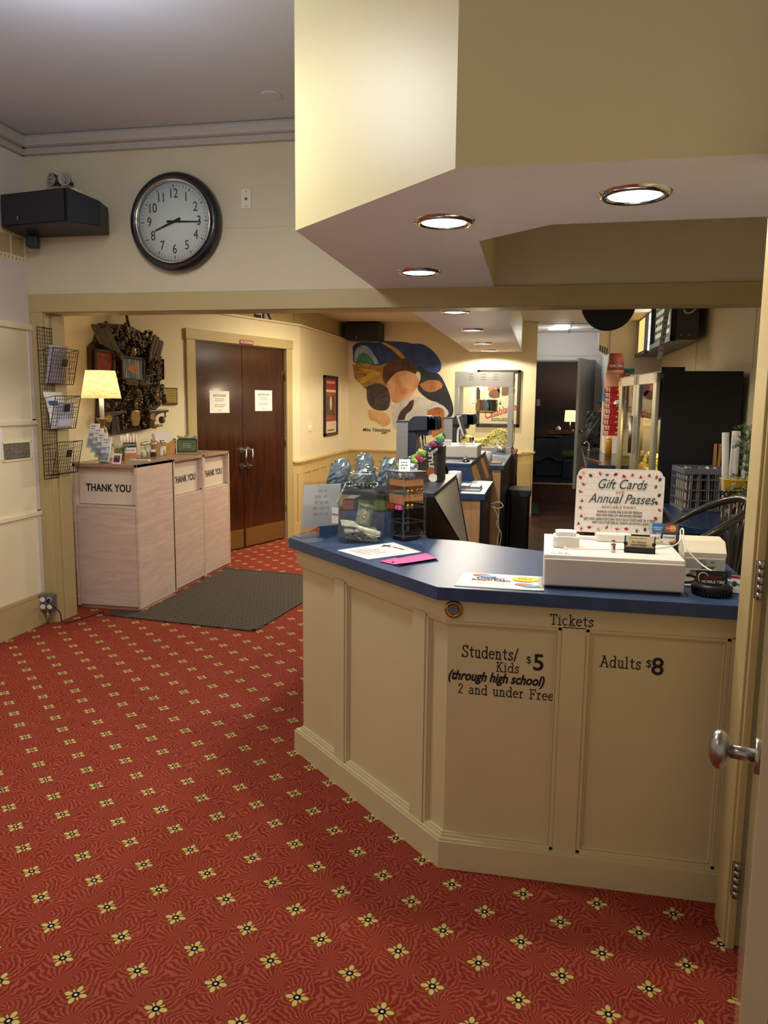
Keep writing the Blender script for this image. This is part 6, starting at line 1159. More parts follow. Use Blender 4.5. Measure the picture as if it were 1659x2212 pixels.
B = nb(); vs_ = [B.verts.new(p + Vector((0.003, 0, 0))) for p in R3]; B.faces.new(vs_); bmesh.ops.solidify(B, geom=B.faces[:], thickness=0.002); obj('white_back', B, 'paper', c1)
B = nb(); q_ = [p + Vector((0.005, 0, 0)) for p in R3]; tube(B, [q_[0], q_[2]], 0.004, 5); tube(B, [q_[1], q_[2]], 0.004, 5); obj('edge_trim', B, 'black', c1)
B = nb(); b2(B, (XL, y0_ - 0.008, 1.095), (-0.443, y1_, zt_), 0.002); obj('top', B, 'charcoal', c1)
B = nb(); b2(B, (XL, y0_, 0.0), (-0.63, y1_ - 0.01, zt_ - 0.095)); obj('blue_base', B, 'blue', c1)
B = nb(); rect(B, XL, zt_ - 0.095, -0.62, 1.095, 0, fr((0, y0_ + 0.004, 0))); quad(B, [(XL + 0.003, y0_, zt_ - 0.095), (XL + 0.003, y1_, zt_ - 0.095), (XL + 0.003, y1_, 1.095), (XL + 0.003, y0_, 1.095)]); obj('glass_front', B, 'glass', c1)
B = nb(); b2(B, (-0.60, 4.02, 0.0), (-0.50, 4.15, 0.72)); obj('support_post', B, 'black', c1)
c2, xb2 = display_case('blue-ended candy case with slanted wooden back doors, holding the second register', 5.02, 6.38, 1.108, 0.36, -0.452, 0.90, M['blue'], True)
for i in range(4):
    y = 5.08 + 0.32 * i; B = nb(); zz = lambda z: xb2(z) + 0.006
    prism(B, [(zz(1.08), 1.08), (zz(0.94), 0.94), (zz(0.94) - 0.012, 0.94), (zz(1.08) - 0.012, 1.08)], -0.30, 0.0, fr((0, y, 0))); dd_ = obj('back_door', B, 'pine' if i % 2 == 0 else 'redwood', c2)
# candy packed behind the glass front
for i, (x, m2, lb) in enumerate(((-0.90, 'green', 'green'), (-0.83, 'coral', 'coral'), (-0.76, 'lime', 'lime'), (-0.69, 'lime', 'lime'))):
    if 'lime' not in M: M['lime'] = mat('lime_wrapper', '#9cc04a', 0.35, var=0.25, vs=40)
    B = nb(); box(B, (x, 3.32 + 0.01 * i, 1.045), (0.055, 0.05, 0.046), 0.006); tag(obj('candy_box', B, m2), '%s candy box on the case shelf behind the glass jar, %s of the row' % (lb, ('first', 'second', 'third', 'last')[i]), 'candy box', 'candy boxes in the glass case')
# shimmering bags standing on the case
def holo():
    m, t, p = base('holographic_film'); v = t.mapped((1, 1, 1)); n = t.noise(v, 26, 3, 0.6, 2.0)
    t.l.new(t.ramp(n.outputs[0], [(0.30, S('#6a5f7c')), (0.42, S('#8fb0c8')), (0.50, S('#b7a9c4')), (0.58, S('#5cc0a0')), (0.66, S('#8f7fd0')), (0.76, S('#e6d8c0'))]), p.inputs['Base Color'])
    p.inputs['Metallic'].default_value = 0.75; p.inputs['Roughness'].default_value = 0.16; return m
M['holo'] = holo()
def bag(nm, c, w, h, d, m_, seed, label, cat, grp, mx=None, tilt=0.0):
    rg = random.Random(seed); B = nb(); n, k = 8, 8; g = []
    for i in range(n + 1):
        v = i / n; row = []
        for j in range(2 * k):
            a = 2 * PI * j / (2 * k); puff = (math.sin(PI * min(max(v, 0.02), 0.98)) ** 0.6) * d
            row.append(B.verts.new((w / 2 * math.cos(a) * (1 + 0.06 * rg.uniform(-1, 1)), puff / 2 * math.sin(a) + rg.uniform(-1, 1) * d * 0.10, h * v + rg.uniform(-1, 1) * h * 0.02)))
        g.append(row)
    for a, b in zip(g, g[1:]):
        for j in range(2 * k): B.faces.new((a[j], a[(j+1) % (2*k)], b[(j+1) % (2*k)], b[j]))
    B.faces.new(g[0][::-1]); B.faces.new(g[-1])
    m2 = Matrix.Translation(c) @ (mx or Matrix.Identity(4)) @ Matrix.Rotation(tilt, 4, 'Y'); bmesh.ops.transform(B, matrix=m2, verts=B.verts)
    return tag(obj(nm, B, m_), label, cat, grp)
ZC = 1.116
hb = [(-0.905, 3.36, 0.13, 0.10), (-0.86, 3.42, 0.11, 0.125), (-0.80, 3.36, 0.10, 0.11), (-0.745, 3.40, 0.12, 0.15), (-0.69, 3.35, 0.09, 0.14), (-0.64, 3.40, 0.11, 0.13), (-0.585, 3.36, 0.10, 0.12)]
for i, (x, y, w, h) in enumerate(hb): bag('shimmer_bag', (x, y, ZC), w * 0.62, h, 0.045, 'holo', i, 'shimmering holographic bag on the candy case, %s along the row behind the jar' % ('first', 'second', 'third', 'fourth', 'fifth', 'sixth', 'seventh')[i], 'bag', 'holographic bags behind the jar', tilt=0.25 * (-1) ** i)
# carton of wrapped candy with a black side
ct = thing('candy_carton', 'tall brown display carton full of green and pink wrapped candy', 'carton', (-0.57, 3.80, ZC))
B = nb(); prism(B, [(-0.66, 0.0), (-0.495, 0.0), (-0.488, 0.155), (-0.66, 0.03)], -0.10, 0.0, fr((0, 3.74, ZC))); obj('box', B, mat('carton_brown', '#4c3c36', 0.5), ct)
B = nb(); b2(B, (-0.494, 3.735, ZC), (-0.468, 3.86, ZC + 0.17), 0.001); obj('side_panel', B, mat('carton_black', '#1d1b1a', 0.5, var=0.4, vs=60), ct)
txt('STYLE', 0.032, fr((-0.527, 3.738, ZC + 0.105), (0.1, 0, -1), (1, 0, 0.1)), 'paper', ct, bold=0.001); B = nb(); ell(B, -0.525, 0.045, 0.02, 0.024, 0.001, fr((0, 3.738, ZC))); obj('copper_print', B, mat('copper_print', '#a0603c', 0.5), ct); B = nb(); ell(B, -0.513, 0.018, 0.022, 0.02, 0.0014, fr((0, 3.738, ZC))); obj('pale_print', B, 'paper', ct)
cols = ['lime', 'pinkfoil', 'lime', 'tealfoil', 'pinkfoil', 'greyfoil']
M['pinkfoil'] = mat('pink_wrapper', '#a8486a', 0.25, var=0.3, vs=50); M['tealfoil'] = mat('teal_wrapper', '#4a7d74', 0.2, metal=0.4, var=0.3, vs=50); M['greyfoil'] = mat('grey_wrapper', '#6d7078', 0.2, metal=0.5, var=0.3, vs=50)
rg = random.Random(8); cn = {'lime': 'lime', 'pinkfoil': 'pink', 'tealfoil': 'teal', 'greyfoil': 'grey foil'}
for i in range(30):
    r_ = i // 10; x = -0.665 + 0.021 * (i % 10) + rg.uniform(-0.008, 0.008) + (0.0 if r_ else -0.02); f = (x + 0.70) / 0.22; y = 3.70 + 0.05 * r_; z = ZC + 0.035 + 0.15 * max(0, f) ** 1.2 + rg.uniform(-0.01, 0.02)
    m_ = cols[(i * 5 + r_) % 6]
    bag('wrapped_candy', (x, y, z), 0.042, 0.03, 0.022, m_, 40 + i, '%s wrapped candy heaped on the brown display carton' % cn[m_], 'candy', '%s wrapped candies on the carton' % cn[m_], Matrix.Rotation(rg.uniform(-0.6, 0.6), 4, 'Z'), rg.uniform(-0.5, 0.5))
B = nb(); mt = fr((-0.70, 3.55, ZC), (1, 0, 0)); 
for i in range(3): pass
B.free()
# cups, trays and small things on the service counters
def cup_stack(c, r, n, label, h=0.10, grp=None, m_='white', pitch=0.006):
    t_ = thing('cup_stack', label, 'cups', c, 0, grp)
    B = nb(); x, y, z = c; lathe(B, [(0, 0), (r * 0.8, 0), (r, h), (r * 1.03, h), (r * 1.03, h + 0.003)] + [q for i in range(n) for q in ((r * 0.99, h + i * pitch + 0.001), (r * 1.03, h + i * pitch + 0.003))] + [(r * 0.96, h + n * pitch), (0, h + n * pitch)], c, 24); obj('cups', B, m_, t_); return t_
B = nb(); lathe(B, [(0, 0), (0.038, 0), (0.0385, 0.10), (0.036, 0.112), (0, 0.114)], (-0.478, 4.38, 1.0), 28); tag(obj('lid_stack', B, 'white'), 'tall round stack of white lids on the low oak counter', 'lids')
B = nb(); lathe(B, [(0, 0), (0.034, 0), (0.03, 0.09), (0, 0.09)], (-0.505, 4.42, 1.0), 20); tag(obj('clear_cup', B, 'acrylic'), 'upturned clear plastic cup behind the white lid stack', 'cup')
B = nb(); lathe(B, [(0, 0), (0.039, 0), (0.037, 0.08), (0.034, 0.092), (0, 0.094)], (-0.455, 6.72, 0.99), 28); tag(obj('lid_stack', B, 'white'), 'short round stack of white lids on the counter before the popcorn machine', 'lids')
nt = thing('condiment_tray', 'shallow glossy tray with white edge on the low oak counter', 'tray', (-0.385, 4.48, 1.0))
B = nb(); b2(B, (-0.45, 4.42, 1.0), (-0.335, 4.56, 1.008), 0.002); obj('base', B, 'paper', nt); B = nb(); b2(B, (-0.448, 4.43, 1.008), (-0.40, 4.55, 1.028), 0.002); b2(B, (-0.397, 4.43, 1.008), (-0.337, 4.55, 1.024), 0.002); obj('foil_packs', B, 'steel', nt)
B = nb(); b2(B, (-0.42, 6.52, 0.99), (-0.33, 6.62, 1.005), 0.002); tag(obj('receipt_pad', B, 'card_brown'), 'small kraft pad lying on the counter before the popcorn machine', 'pad')
bl = thing('service_bell', 'chrome counter bell on the blue-ended candy case', 'bell', (-0.49, 5.15, 1.109))
B = nb(); lathe(B, [(0.0, 0.028), (0.008, 0.027), (0.018, 0.021), (0.024, 0.011), (0.026, 0.006)], (-0.49, 5.15, 1.109), 24, cap=False); cyl(B, (-0.49, 5.15, 1.135), (-0.49, 5.15, 1.147), 0.003, seg=8); ball(B, (-0.49, 5.15, 1.147), 0.004, seg=8); obj('dome', B, 'chrome', bl)
B = nb(); lathe(B, [(0, 0), (0.028, 0), (0.026, 0.006), (0, 0.007)], (-0.49, 5.15, 1.109), 24); obj('base', B, 'black', bl)
d2_ = thing('cash_drawer', 'cream-lit cash drawer on the blue-ended candy case further back', 'cash drawer', (-0.565, 5.62, 1.108))
B = nb(); b2(B, (-0.69, 5.452, 1.112), (-0.442, 5.82, 1.197), 0.003); obj('case', B, 'white', d2_); B = nb(); b2(B, (-0.686, 5.446, 1.118), (-0.446, 5.455, 1.19), 0.002); obj('drawer_front', B, 'warmwhite', d2_); B = nb(); b2(B, (-0.68, 5.47, 1.108), (-0.45, 5.8, 1.113)); obj('rubber_feet', B, 'black', d2_)
pt2 = thing('register_tablet', 'white tablet register leaning on a bent white stand on the far cash drawer', 'tablet', (-0.53, 5.58, 1.197))
B = nb(); tube(B, curve([(-0.475, 5.56, 1.225), (-0.478, 5.56, 1.206), (-0.50, 5.56, 1.204), (-0.565, 5.56, 1.204), (-0.588, 5.56, 1.212), (-0.592, 5.56, 1.24), (-0.590, 5.56, 1.30), (-0.572, 5.56, 1.325)], 30), 0.0075, 10); obj('stand', B, 'white', pt2)
B = nb(); mx = fr((-0.543, 5.47, 1.262), (0, 1, 0), (-0.33, 0, 1)); prism(B, rrect(0, 0, 0.2, 0.15, 0.012), -0.006, 0.006, mx, bev=0.002); obj('tablet', B, 'white', pt2); B = nb(); prism(B, rrect(0.01, 0.01, 0.19, 0.14, 0.008), 0.006, 0.008, mx); obj('screen', B, 'black', pt2)
B = nb(); lathe(B, [(0, 0), (0.015, 0), (0.0185, 0.05), (0.0175, 0.05), (0.014, 0.004), (0, 0.004)], (-0.505, 5.70, 1.197), 18); tag(obj('tip_cup', B, 'steel_dark'), 'grey cup on the far cash drawer beside the tablet stand', 'cup')
B = nb(); prism(B, rrect(-0.685, 5.47, -0.63, 5.54, 0.01), 1.197, 1.232, bev=0.006); tag(obj('card_reader', B, 'white'), 'small white card reader at the left edge of the far cash drawer', 'card reader')
# soda dispensers
def soda(x0, y0, z0, label, s=1.0):
    t_ = thing('soda_dispenser', label, 'drink dispenser', (x0 + 0.1, y0 + 0.1, z0), 0, 'soda dispensers')
    B = nb(); b2(B, (x0, y0, z0), (x0 + 0.072, y0 + 0.20, z0 + 0.375), 0.002); obj('steel_column', B, 'steel', t_)
    B = nb(); b2(B, (x0 - 0.002, y0 - 0.002, z0 + 0.37), (x0 + 0.08, y0 + 0.2, z0 + 0.38)); b2(B, (x0 + 0.072, y0 + 0.02, z0), (x0 + 0.12, y0 + 0.18, z0 + 0.33)); obj('dark_back', B, 'charcoal', t_)
    B = nb(); pts = [(0.072, 0.32), (0.072, 0.375)] + [(0.072 + 0.045 * i / 5, 0.375 + 0.035 * math.sin(PI / 2 * i / 5)) for i in range(1, 6)] + [(0.185, 0.412), (0.205, 0.405), (0.205, 0.325)]
    prism(B, pts, -0.20, 0.0, fr((x0, y0, z0)), bev=0.003); obj('hood', B, 'charcoal', t_)
    for i in range(6):
        B = nb(); a = 0.19 + 0.0095 * i; pr = [(a, 0.325), (a, 0.412), (a + 0.012, 0.408), (a + 0.022, 0.385), (a + 0.024, 0.345), (a + 0.016, 0.325)]
        prism(B, pr, -0.014 + -0.002, 0.0, fr((x0, y0 - 0.004 + 0.032 * i, z0))); prism(B, pr, -0.004, 0.0, fr((x0, y0 - 0.004, z0))) if i < 5 else None
        obj('valve_front', B, 'chrome' if i % 2 else 'black', t_)
    B = nb(); prism(B, [(0.12, 0.295), (0.19, 0.29), (0.20, 0.325), (0.11, 0.325)], -0.18, -0.02, fr((x0, y0, z0))); obj('nozzle_block', B, 'black', t_)
    for i in range(4): B = nb(); cyl(B, (x0 + 0.14 + 0.012 * (i % 2), y0 + 0.03 + 0.045 * i, z0 + 0.30), (x0 + 0.15 + 0.012 * (i % 2), y0 + 0.03 + 0.045 * i, z0 + 0.20), 0.004, seg=8); obj('lever', B, 'chrome', t_)
    B = nb(); b2(B, (x0 + 0.07, y0, z0), (x0 + 0.22, y0 + 0.2, z0 + 0.03), 0.003); obj('drip_tray', B, 'steel_dark', t_)
    return t_
soda(-0.885, 4.75, 1.0, 'steel and charcoal soda dispenser behind the candy carton')
soda(-0.80, 6.42, 0.99, 'steel and charcoal soda dispenser beside the popcorn machine')
# grey upright with a cord between the dispensers
# wires at the back of the oak counter
B = nb()
for pts in ([(-0.305, 4.86, 0.87), (-0.25, 4.86, 0.885), (-0.225, 4.86, 0.86), (-0.26, 4.86, 0.845), (-0.305, 4.86, 0.855)], [(-0.29, 4.87, 0.85), (-0.26, 4.87, 0.80), (-0.245, 4.87, 0.70), (-0.255, 4.87, 0.62), (-0.24, 4.87, 0.45)], [(-0.29, 4.88, 0.86), (-0.25, 4.88, 0.82), (-0.262, 4.88, 0.74), (-0.232, 4.88, 0.68), (-0.25, 4.88, 0.55), (-0.25, 4.88, 0.45)]): tube(B, curve(pts, 30), 0.0028, 6)
tag(obj('dangling_cables', B, 'white'), 'looped white cables dangling at the staff side of the oak counters', 'cable')
bag('red_candy_bag', (-0.335, 3.72, 0.755), 0.085, 0.075, 0.06, mat('red_candy', '#b8263c', 0.3, var=0.45, vs=60), 77, 'clear bag of red candy tucked beside the white case back', 'candy bag', None)
B = nb(); b2(B, (-0.42, 3.62, 0.745), (-0.28, 3.85, 0.757)); tag(obj('side_shelf', B, 'oak'), 'small oak ledge beside the slanted candy case carrying the red candy bag', 'shelf')
# ------------------------------------------------------------------ popcorn machine on its cabinet
base_c = thing('popcorn_cabinet', 'red-brown wood cabinet carrying the popcorn machine', 'cabinet', (-0.60, 8.4, 0))
B = nb(); b2(B, (-0.95, 8.03, 0), (-0.28, 8.88, 0.955)); obj('carcass', B, 'redwood', base_c); B = nb(); b2(B, (-0.96, 8.02, 0.955), (-0.27, 8.89, 0.985), 0.003); obj('top', B, 'redwood', base_c)
for i in range(2): B = nb(); b2(B, (-0.28, 8.06 + 0.41 * i, 0.08), (-0.268, 8.45 + 0.41 * i, 0.93), 0.002); dr_ = obj('door', B, 'redwood', base_c); B = nb(); cyl(B, (-0.262, 8.42 + 0.05 * i, 0.62), (-0.262, 8.42 + 0.05 * i, 0.72), 0.006, seg=8); obj('handle', B, 'black', dr_)
pm = thing('popcorn_machine', 'stainless glass-walled popcorn machine with a hanging kettle and popcorn inside', 'popcorn machine', (-0.61, 8.38, 0.985))
x0, x1, y0, y1, zb, zt = -0.912, -0.315, 8.15, 8.62, 0.985, 1.805
B = nb(); b2(B, (x0, y0, 1.655), (x1, y1, zt), 0.003); hd = obj('header', B, 'steel', pm)
B = nb()
for i in range(3):
    for j in range(3): b2(B, (x0 + 0.145 + 0.125 * i, y0 - 0.0012, 1.725 + 0.026 * j), (x0 + 0.195 + 0.125 * i, y0 + 0.001, 1.729 + 0.026 * j))
obj('vent_slots', B, 'black', hd)
B = nb(); b2(B, (x0, y0, zb), (x1, y1, 1.04), 0.003); obj('base', B, 'steel', pm)
for (x, y) in ((x0, y0), (x1 - 0.045, y0), (x0, y1 - 0.03), (x1 - 0.045, y1 - 0.03)): B = nb(); b2(B, (x, y, 1.04), (x + 0.045, y + 0.03, 1.655)); obj('corner_post', B, 'steel', pm)
B = nb(); rect(B, x0 + 0.045, 1.04, x1 - 0.045, 1.655, 0, fr((0, y0 + 0.006, 0))); obj('glass_pane', B, 'glass', pm)
B = nb(); rect(B, y0 + 0.03, 1.04, y1 - 0.03, 1.655, 0, fr((x1 - 0.006, 0, 0), (0, 1, 0))); obj('glass_pane', B, 'glass', pm)
B = nb(); lathe(B, [(0.0, 1.40), (0.105, 1.40), (0.115, 1.415), (0.115, 1.515), (0.122, 1.52), (0.122, 1.526), (0.11, 1.526), (0.108, 1.42), (0, 1.42)], (-0.595, 8.37, 0), 36); kt = obj('kettle', B, 'chrome', pm)
B = nb(); lathe(B, [(0, 1.385), (0.07, 1.385), (0.075, 1.40), (0, 1.401)], (-0.595, 8.37, 0), 28); obj('heating_plate', B, 'brass', kt)
for x in (-0.74, -0.45): B = nb(); b2(B, (x - 0.009, 8.36, 1.47), (x + 0.009, 8.375, 1.66)); b2(B, (min(x, -0.595 + (0.11 if x > -0.6 else -0.11)) - 0.005, 8.36, 1.478), (max(x, -0.595 + (0.11 if x > -0.6 else -0.11)) + 0.005, 8.375, 1.492)); obj('kettle_hanger', B, 'warmwhite', pm)
B = nb(); cyl(B, (-0.595, 8.37, 1.50), (-0.595, 8.37, 1.66), 0.008, seg=10); obj('stirrer_shaft', B, 'warmwhite', pm)
B = nb(); ball(B, (-0.66, 8.45, 1.645), 0.022, seg=10); obj('heat_lamp', B, emit('popper_bulb', '#ffd890', 6.0), pm)
light('popper_lamp_light', 'POINT', (-0.67, 8.30, 1.60), 13.0, (1.0, 0.84, 0.56), 0.03)
for z in (1.60, 1.28, 1.70): B = nb(); b2(B, (x1, 8.17, z), (x1 + 0.018, 8.21, z + 0.035), 0.003); obj('door_latch', B, 'nickel', pm)
B = nb(); tube(B, curve([(x1 + 0.012, 8.5, 1.25), (x1 + 0.014, 8.5, 1.10), (x1 + 0.004, 8.52, 1.03), (x1 + 0.012, 8.56, 0.995)], 20), 0.004, 6); obj('power_cord', B, 'black', pm)
B = nb(); rg = random.Random(31)
for i in range(700):
    x, y = rg.uniform(x0 + 0.06, x1 - 0.06), rg.uniform(8.175, 8.58); hgt = 0.045 + 0.13 * math.exp(-((x + 0.45) / 0.13) ** 2) + 0.05 * math.exp(-((x + 0.80) / 0.08) ** 2)
    z = 1.045 + hgt * (1 - 0.5 * rg.random() ** 2) if i % 3 else 1.045 + hgt * rg.random()
    ball(B, (x, y, z), rg.uniform(0.008, 0.013), (1, rg.uniform(0.8, 1.2), rg.uniform(0.7, 1.1)), 6)
for f in B.faces: f.smooth = True
M['popcorn'] = mat('buttered_popcorn', '#f6e08c', 0.6, var=0.25, vs=60)
tag(obj('popcorn', B, 'popcorn'), 'heap of yellow popcorn in the popcorn machine', 'popcorn', kind='stuff')
B = nb(); prism(B, [(0, 0), (0.16, 0.02), (0.20, 0.06), (0.19, 0.075), (0.0, 0.02)], -0.03, 0.0, fr((-0.62, 7.86, 0.99))); cyl(B, (-0.44, 7.86, 1.04), (-0.36, 7.86, 1.03), 0.03, 0.035, 18); tag(obj('popcorn_scoop', B, 'steel'), 'metal popcorn scoop lying before the popcorn machine base', 'scoop')
bn = thing('waste_bin', 'tall black waste bin on the staff side of the concession counters', 'bin', (-0.19, 7.6, 0.004)); B = nb(); prism(B, rrect(-0.29, 7.42, -0.10, 7.80, 0.03), 0.004, 0.62, bev=0.01); obj('body', B, 'black', bn); B = nb(); prism(B, rrect(-0.30, 7.41, -0.09, 7.81, 0.03), 0.62, 0.68, bev=0.015); obj('lid', B, 'charcoal', bn)
# ------------------------------------------------------------------ posters and the painted mural (plain shapes only)
pf = thing('framed_poster', 'dark-framed cream poster with red script behind the popcorn machine', 'framed poster', (-0.59, 10.40, 1.18)); mpf = fr((-0.869, 10.418, 1.18)); W_, H_ = 0.56, 0.735
B = nb()
for a, b in (((0, 0, 0), (W_, 0.04, 0.03)), ((0, H_ - 0.04, 0), (W_, H_, 0.03)), ((0, 0, 0), (0.04, H_, 0.03)), ((W_ - 0.04, 0, 0), (W_, H_, 0.03))): b2(B, a, b, 0.006, mpf)
obj('frame', B, mat('frame_umber', '#3a2f2a', 0.35), pf); B = nb(); rect(B, 0.03, 0.03, W_ - 0.03, H_ - 0.03, 0.01, mpf, 0)
for (x, y, rx, ry, mi, rt) in ((0.20, 0.55, 0.09, 0.12, 1, 0.3), (0.36, 0.54, 0.11, 0.14, 3, 0), (0.30, 0.47, 0.07, 0.10, 2, -0.4), (0.43, 0.50, 0.06, 0.12, 2, 0.2), (0.24, 0.43, 0.09, 0.06, 3, 0.2)): ell(B, x, y, rx, ry, 0.0105 + 0.0003 * mi, mpf, mi, rt)
obj('print', B, [mat('poster_ivory', '#d9cba6', 0.5), mat('poster_rose', '#c06a52', 0.5, var=0.3, vs=20), mat('poster_skin', '#cf9a70', 0.5, var=0.25, vs=16), mat('poster_umber', '#6d4a38', 0.5, var=0.3, vs=14)], pf)
txt('Casablanca', 0.135, mpf @ Matrix.Translation((0.31, 0.20, 0.0125)) @ Matrix.Rotation(0.30, 4, 'Z'), 'redink', pf, shear=0.3, sx=0.72, bold=0.001); B = nb(); dashes(B, 0.2, 0.10, 0.48, 2, 0.022, 0.009, mpf, 0, 3, 0.0125); obj('small_print', B, 'ink', pf)
mu = thing('wall_mural', 'large painted mural of blue, ochre, brown and peach shapes on the back wall', 'mural', (-1.85, 10.418, 1.05))
mmu = fr((0, 10.419, 0))
def muc(X, Y):
    px, py = 740 + X / 6.381, 720 + Y / 6.381; return (-2.555 + (px - 762) * 0.00630 + (py - 740) * 0.00010, 2.273 - (py - 740) * 0.00610 - (px - 762) * 0.00003)
def paint(nm, pts, hx, z, hx2=None, vs=4, smooth=True, st=(1, 1, 1)):
    P = [Vector((*muc(*p), 0)) for p in pts]
    if smooth: P2 = P + P[:1]; C_ = curve(P2, 6 * len(P)); P = C_[:-1]
    B = nb(); vs_ = [B.verts.new((p.x, p.y, z)) for p in P]; f = B.faces.new(vs_); bmesh.ops.triangulate(B, faces=[f]); bmesh.ops.transform(B, matrix=mmu, verts=B.verts)
    m, t, p = base(nm + '_paint'); n = t.noise(t.mapped(st), vs, 4, 0.6, 1.0); t.l.new(t.ramp(n.outputs[0], [(0.32, S(hx)), (0.68, S(hx2 or hx))]), p.inputs['Base Color']); p.inputs['Roughness'].default_value = 0.6
    return obj(nm, B, m, mu)
paint('blue_dome', [(145, 400), (140, 250), (150, 170), (230, 125), (350, 120), (480, 125), (560, 105), (700, 110), (860, 120), (960, 140), (1080, 145), (1180, 190), (1280, 280), (1350, 400), (1330, 520), (1150, 560), (900, 480), (500, 480)], '#1f3068', 0.0004, '#33509a', 6)
paint('pale_wedge', [(160, 390), (175, 240), (260, 170), (360, 190), (440, 300), (490, 420), (300, 400)], '#7f9cc4', 0.0007, '#c3d0e2', 5)
paint('green_wash', [(180, 420), (200, 330), (280, 270), (370, 310), (430, 420)], '#2c6a58', 0.0009, '#55a08a', 7)
paint('gold_band', [(520, 130), (580, 125), (680, 170), (800, 250), (865, 330), (850, 350), (800, 330), (700, 240), (600, 170)], '#8a6a3a', 0.0010, '#d9b25c', 5)
paint('ochre_field', [(135, 430), (300, 415), (480, 440), (700, 400), (820, 520), (700, 760), (480, 800), (320, 770), (240, 690), (165, 620)], '#8a5a30', 0.0012, '#c89a4e', 4, st=(1, 1, 4))
paint('yellow_streak', [(230, 480), (420, 500), (520, 560), (420, 620), (260, 690), (200, 650), (340, 570)], '#b8901e', 0.0015, '#e6c64a', 6)
paint('brown_wave', [(560, 470), (700, 360), (880, 360), (1020, 450), (1000, 560), (860, 520), (720, 560), (620, 700), (560, 640)], '#3f241a', 0.0018, '#6d4030', 5)
paint('peach_wave', [(610, 690), (720, 560), (860, 510), (1000, 560), (1060, 660), (980, 820), (860, 930), (720, 960), (650, 860)], '#b97648', 0.0020, '#ecc090', 2.5)
paint('black_sweep', [(1040, 420), (1180, 520), (1330, 560), (1440, 760), (1520, 1000), (1500, 1130), (1400, 1120), (1330, 960), (1180, 900), (1040, 760), (1080, 600)], '#12161a', 0.0022, '#24303a', 4)
paint('tan_fold', [(1060, 700), (1180, 640), (1330, 650), (1370, 730), (1240, 800), (1130, 780)], '#8a5030', 0.0024, '#c88a58', 6)
paint('umber_fold', [(330, 740), (480, 690), (620, 760), (660, 940), (600, 1060), (430, 1050), (340, 930)], '#2a211d', 0.0024, '#5a4a3e', 9)
paint('pale_field', [(680, 1000), (760, 960), (900, 910), (1050, 870), (1190, 920), (1400, 1000), (1420, 1140), (900, 1240), (720, 1330), (690, 1150)], '#b0b4ae', 0.0026, '#e0ddcf', 4)
paint('umber_ribbon', [(930, 930), (985, 920), (960, 1040), (880, 1120), (850, 1200), (760, 1200), (800, 1080), (880, 1000)], '#34201a', 0.0028, '#4c3026', 6)
paint('tawny_drop', [(350, 1060), (480, 1080), (620, 1120), (660, 1230), (560, 1290), (450, 1220), (370, 1190)], '#c08e58', 0.0030, '#e6bd88', 5)
paint('orange_swell', [(1170, 1060), (1290, 1010), (1390, 1040), (1400, 1180), (1390, 1420), (1250, 1420), (1210, 1330), (1270, 1250), (1180, 1150)], '#8a4a24', 0.0030, '#c8803c', 5)
for s, x, y, sz in (('Mika Takashima', 460, 1345, 0.060), ('2007', 572, 1385, 0.042)): p = muc(x, y); txt(s, sz, mmu @ Matrix.Translation((*p, 0.0008)), 'ink', mu, name='signature', shear=0.25, bold=0.001)

# ------------------------------------------------------------------ kitchen side: back counter, warmer, menu board
bc_ = thing('back_counter', 'long dark-topped counter along the kitchen wall beneath the menu board', 'counter', (0.9, 8.9, 0))
B = nb(); prism(B, [(0.415, 7.60), (1.41, 7.60), (1.41, 10.38), (0.50, 10.38)], 0.885, 0.922, bev=0.002); obj('countertop', B, mat('dark_laminate', '#23252e', 0.16, var=0.1, vs=20), bc_)
B = nb(); b2(B, (0.416, 7.594, 0.79), (1.41, 7.602, 0.92)); obj('blue_end', B, 'blue_edge', bc_)
B = nb(); prism(B, [(0.44, 7.61), (1.41, 7.61), (1.41, 10.37), (0.53, 10.37)], 0.0, 0.886); obj('body', B, 'redwood', bc_)
B = nb(); prism(B, [(0.408, 7.596), (0.418, 7.596), (0.503, 10.38), (0.493, 10.38)], 0.885, 0.924); obj('metal_edge', B, 'nickel', bc_)
for i in range(4):
    B = nb(); y = 7.68 + 0.67 * i; x = 0.44 + (y - 7.61) * 0.0326; prism(B, [(x - 0.016, y), (x, y), (x + 0.019, y + 0.6), (x + 0.003, y + 0.6)], 0.1, 0.84); d_ = obj('door', B, 'redwood', bc_); B = nb(); ball(B, (x - 0.02, y + 0.08, 0.72), 0.014, seg=10); obj('knob', B, 'brass', d_)
dk_ = thing('desk', 'dark blue rounded desk carrying the file crate and the popcorn warmer', 'desk', (1.1, 6.1, 0))
B = nb(); P = [(1.41, 4.86), (0.98, 4.80)] + [(0.98 - 0.16 * math.sin(a), 4.96 - 0.16 * math.cos(a)) for a in [PI / 2 * i / 6 for i in range(1, 7)]] + [(0.86, 5.75), (0.62, 7.55), (1.41, 7.55)]; prism(B, P, 0.74, 0.78, bev=0.003); obj('top', B, 'blue_edge', dk_)
B = nb(); P = [(1.41, 4.95), (1.02, 4.90), (0.92, 5.1), (0.92, 5.8), (0.70, 7.5), (1.41, 7.5)]; prism(B, P, 0.0, 0.741); obj('base', B, 'matte_black', dk_)
wm = thing('popcorn_warmer', 'stainless two-door popcorn warmer with glowing popcorn and a black side panel', 'popcorn warmer', (1.0, 6.7, 0.78))
za, zc = 0.785, 1.735; q = [(0.822, 6.0), (1.375, 6.0), (1.375, 7.35), (0.685, 7.35)]
B = nb(); b2(B, (0.835, 5.99, za), (1.375, 6.02, zc), 0.003); b2(B, (0.82, 5.992, zc - 0.02), (0.98, 6.1, zc + 0.028)); obj('side_panel', B, 'matte_black', wm)
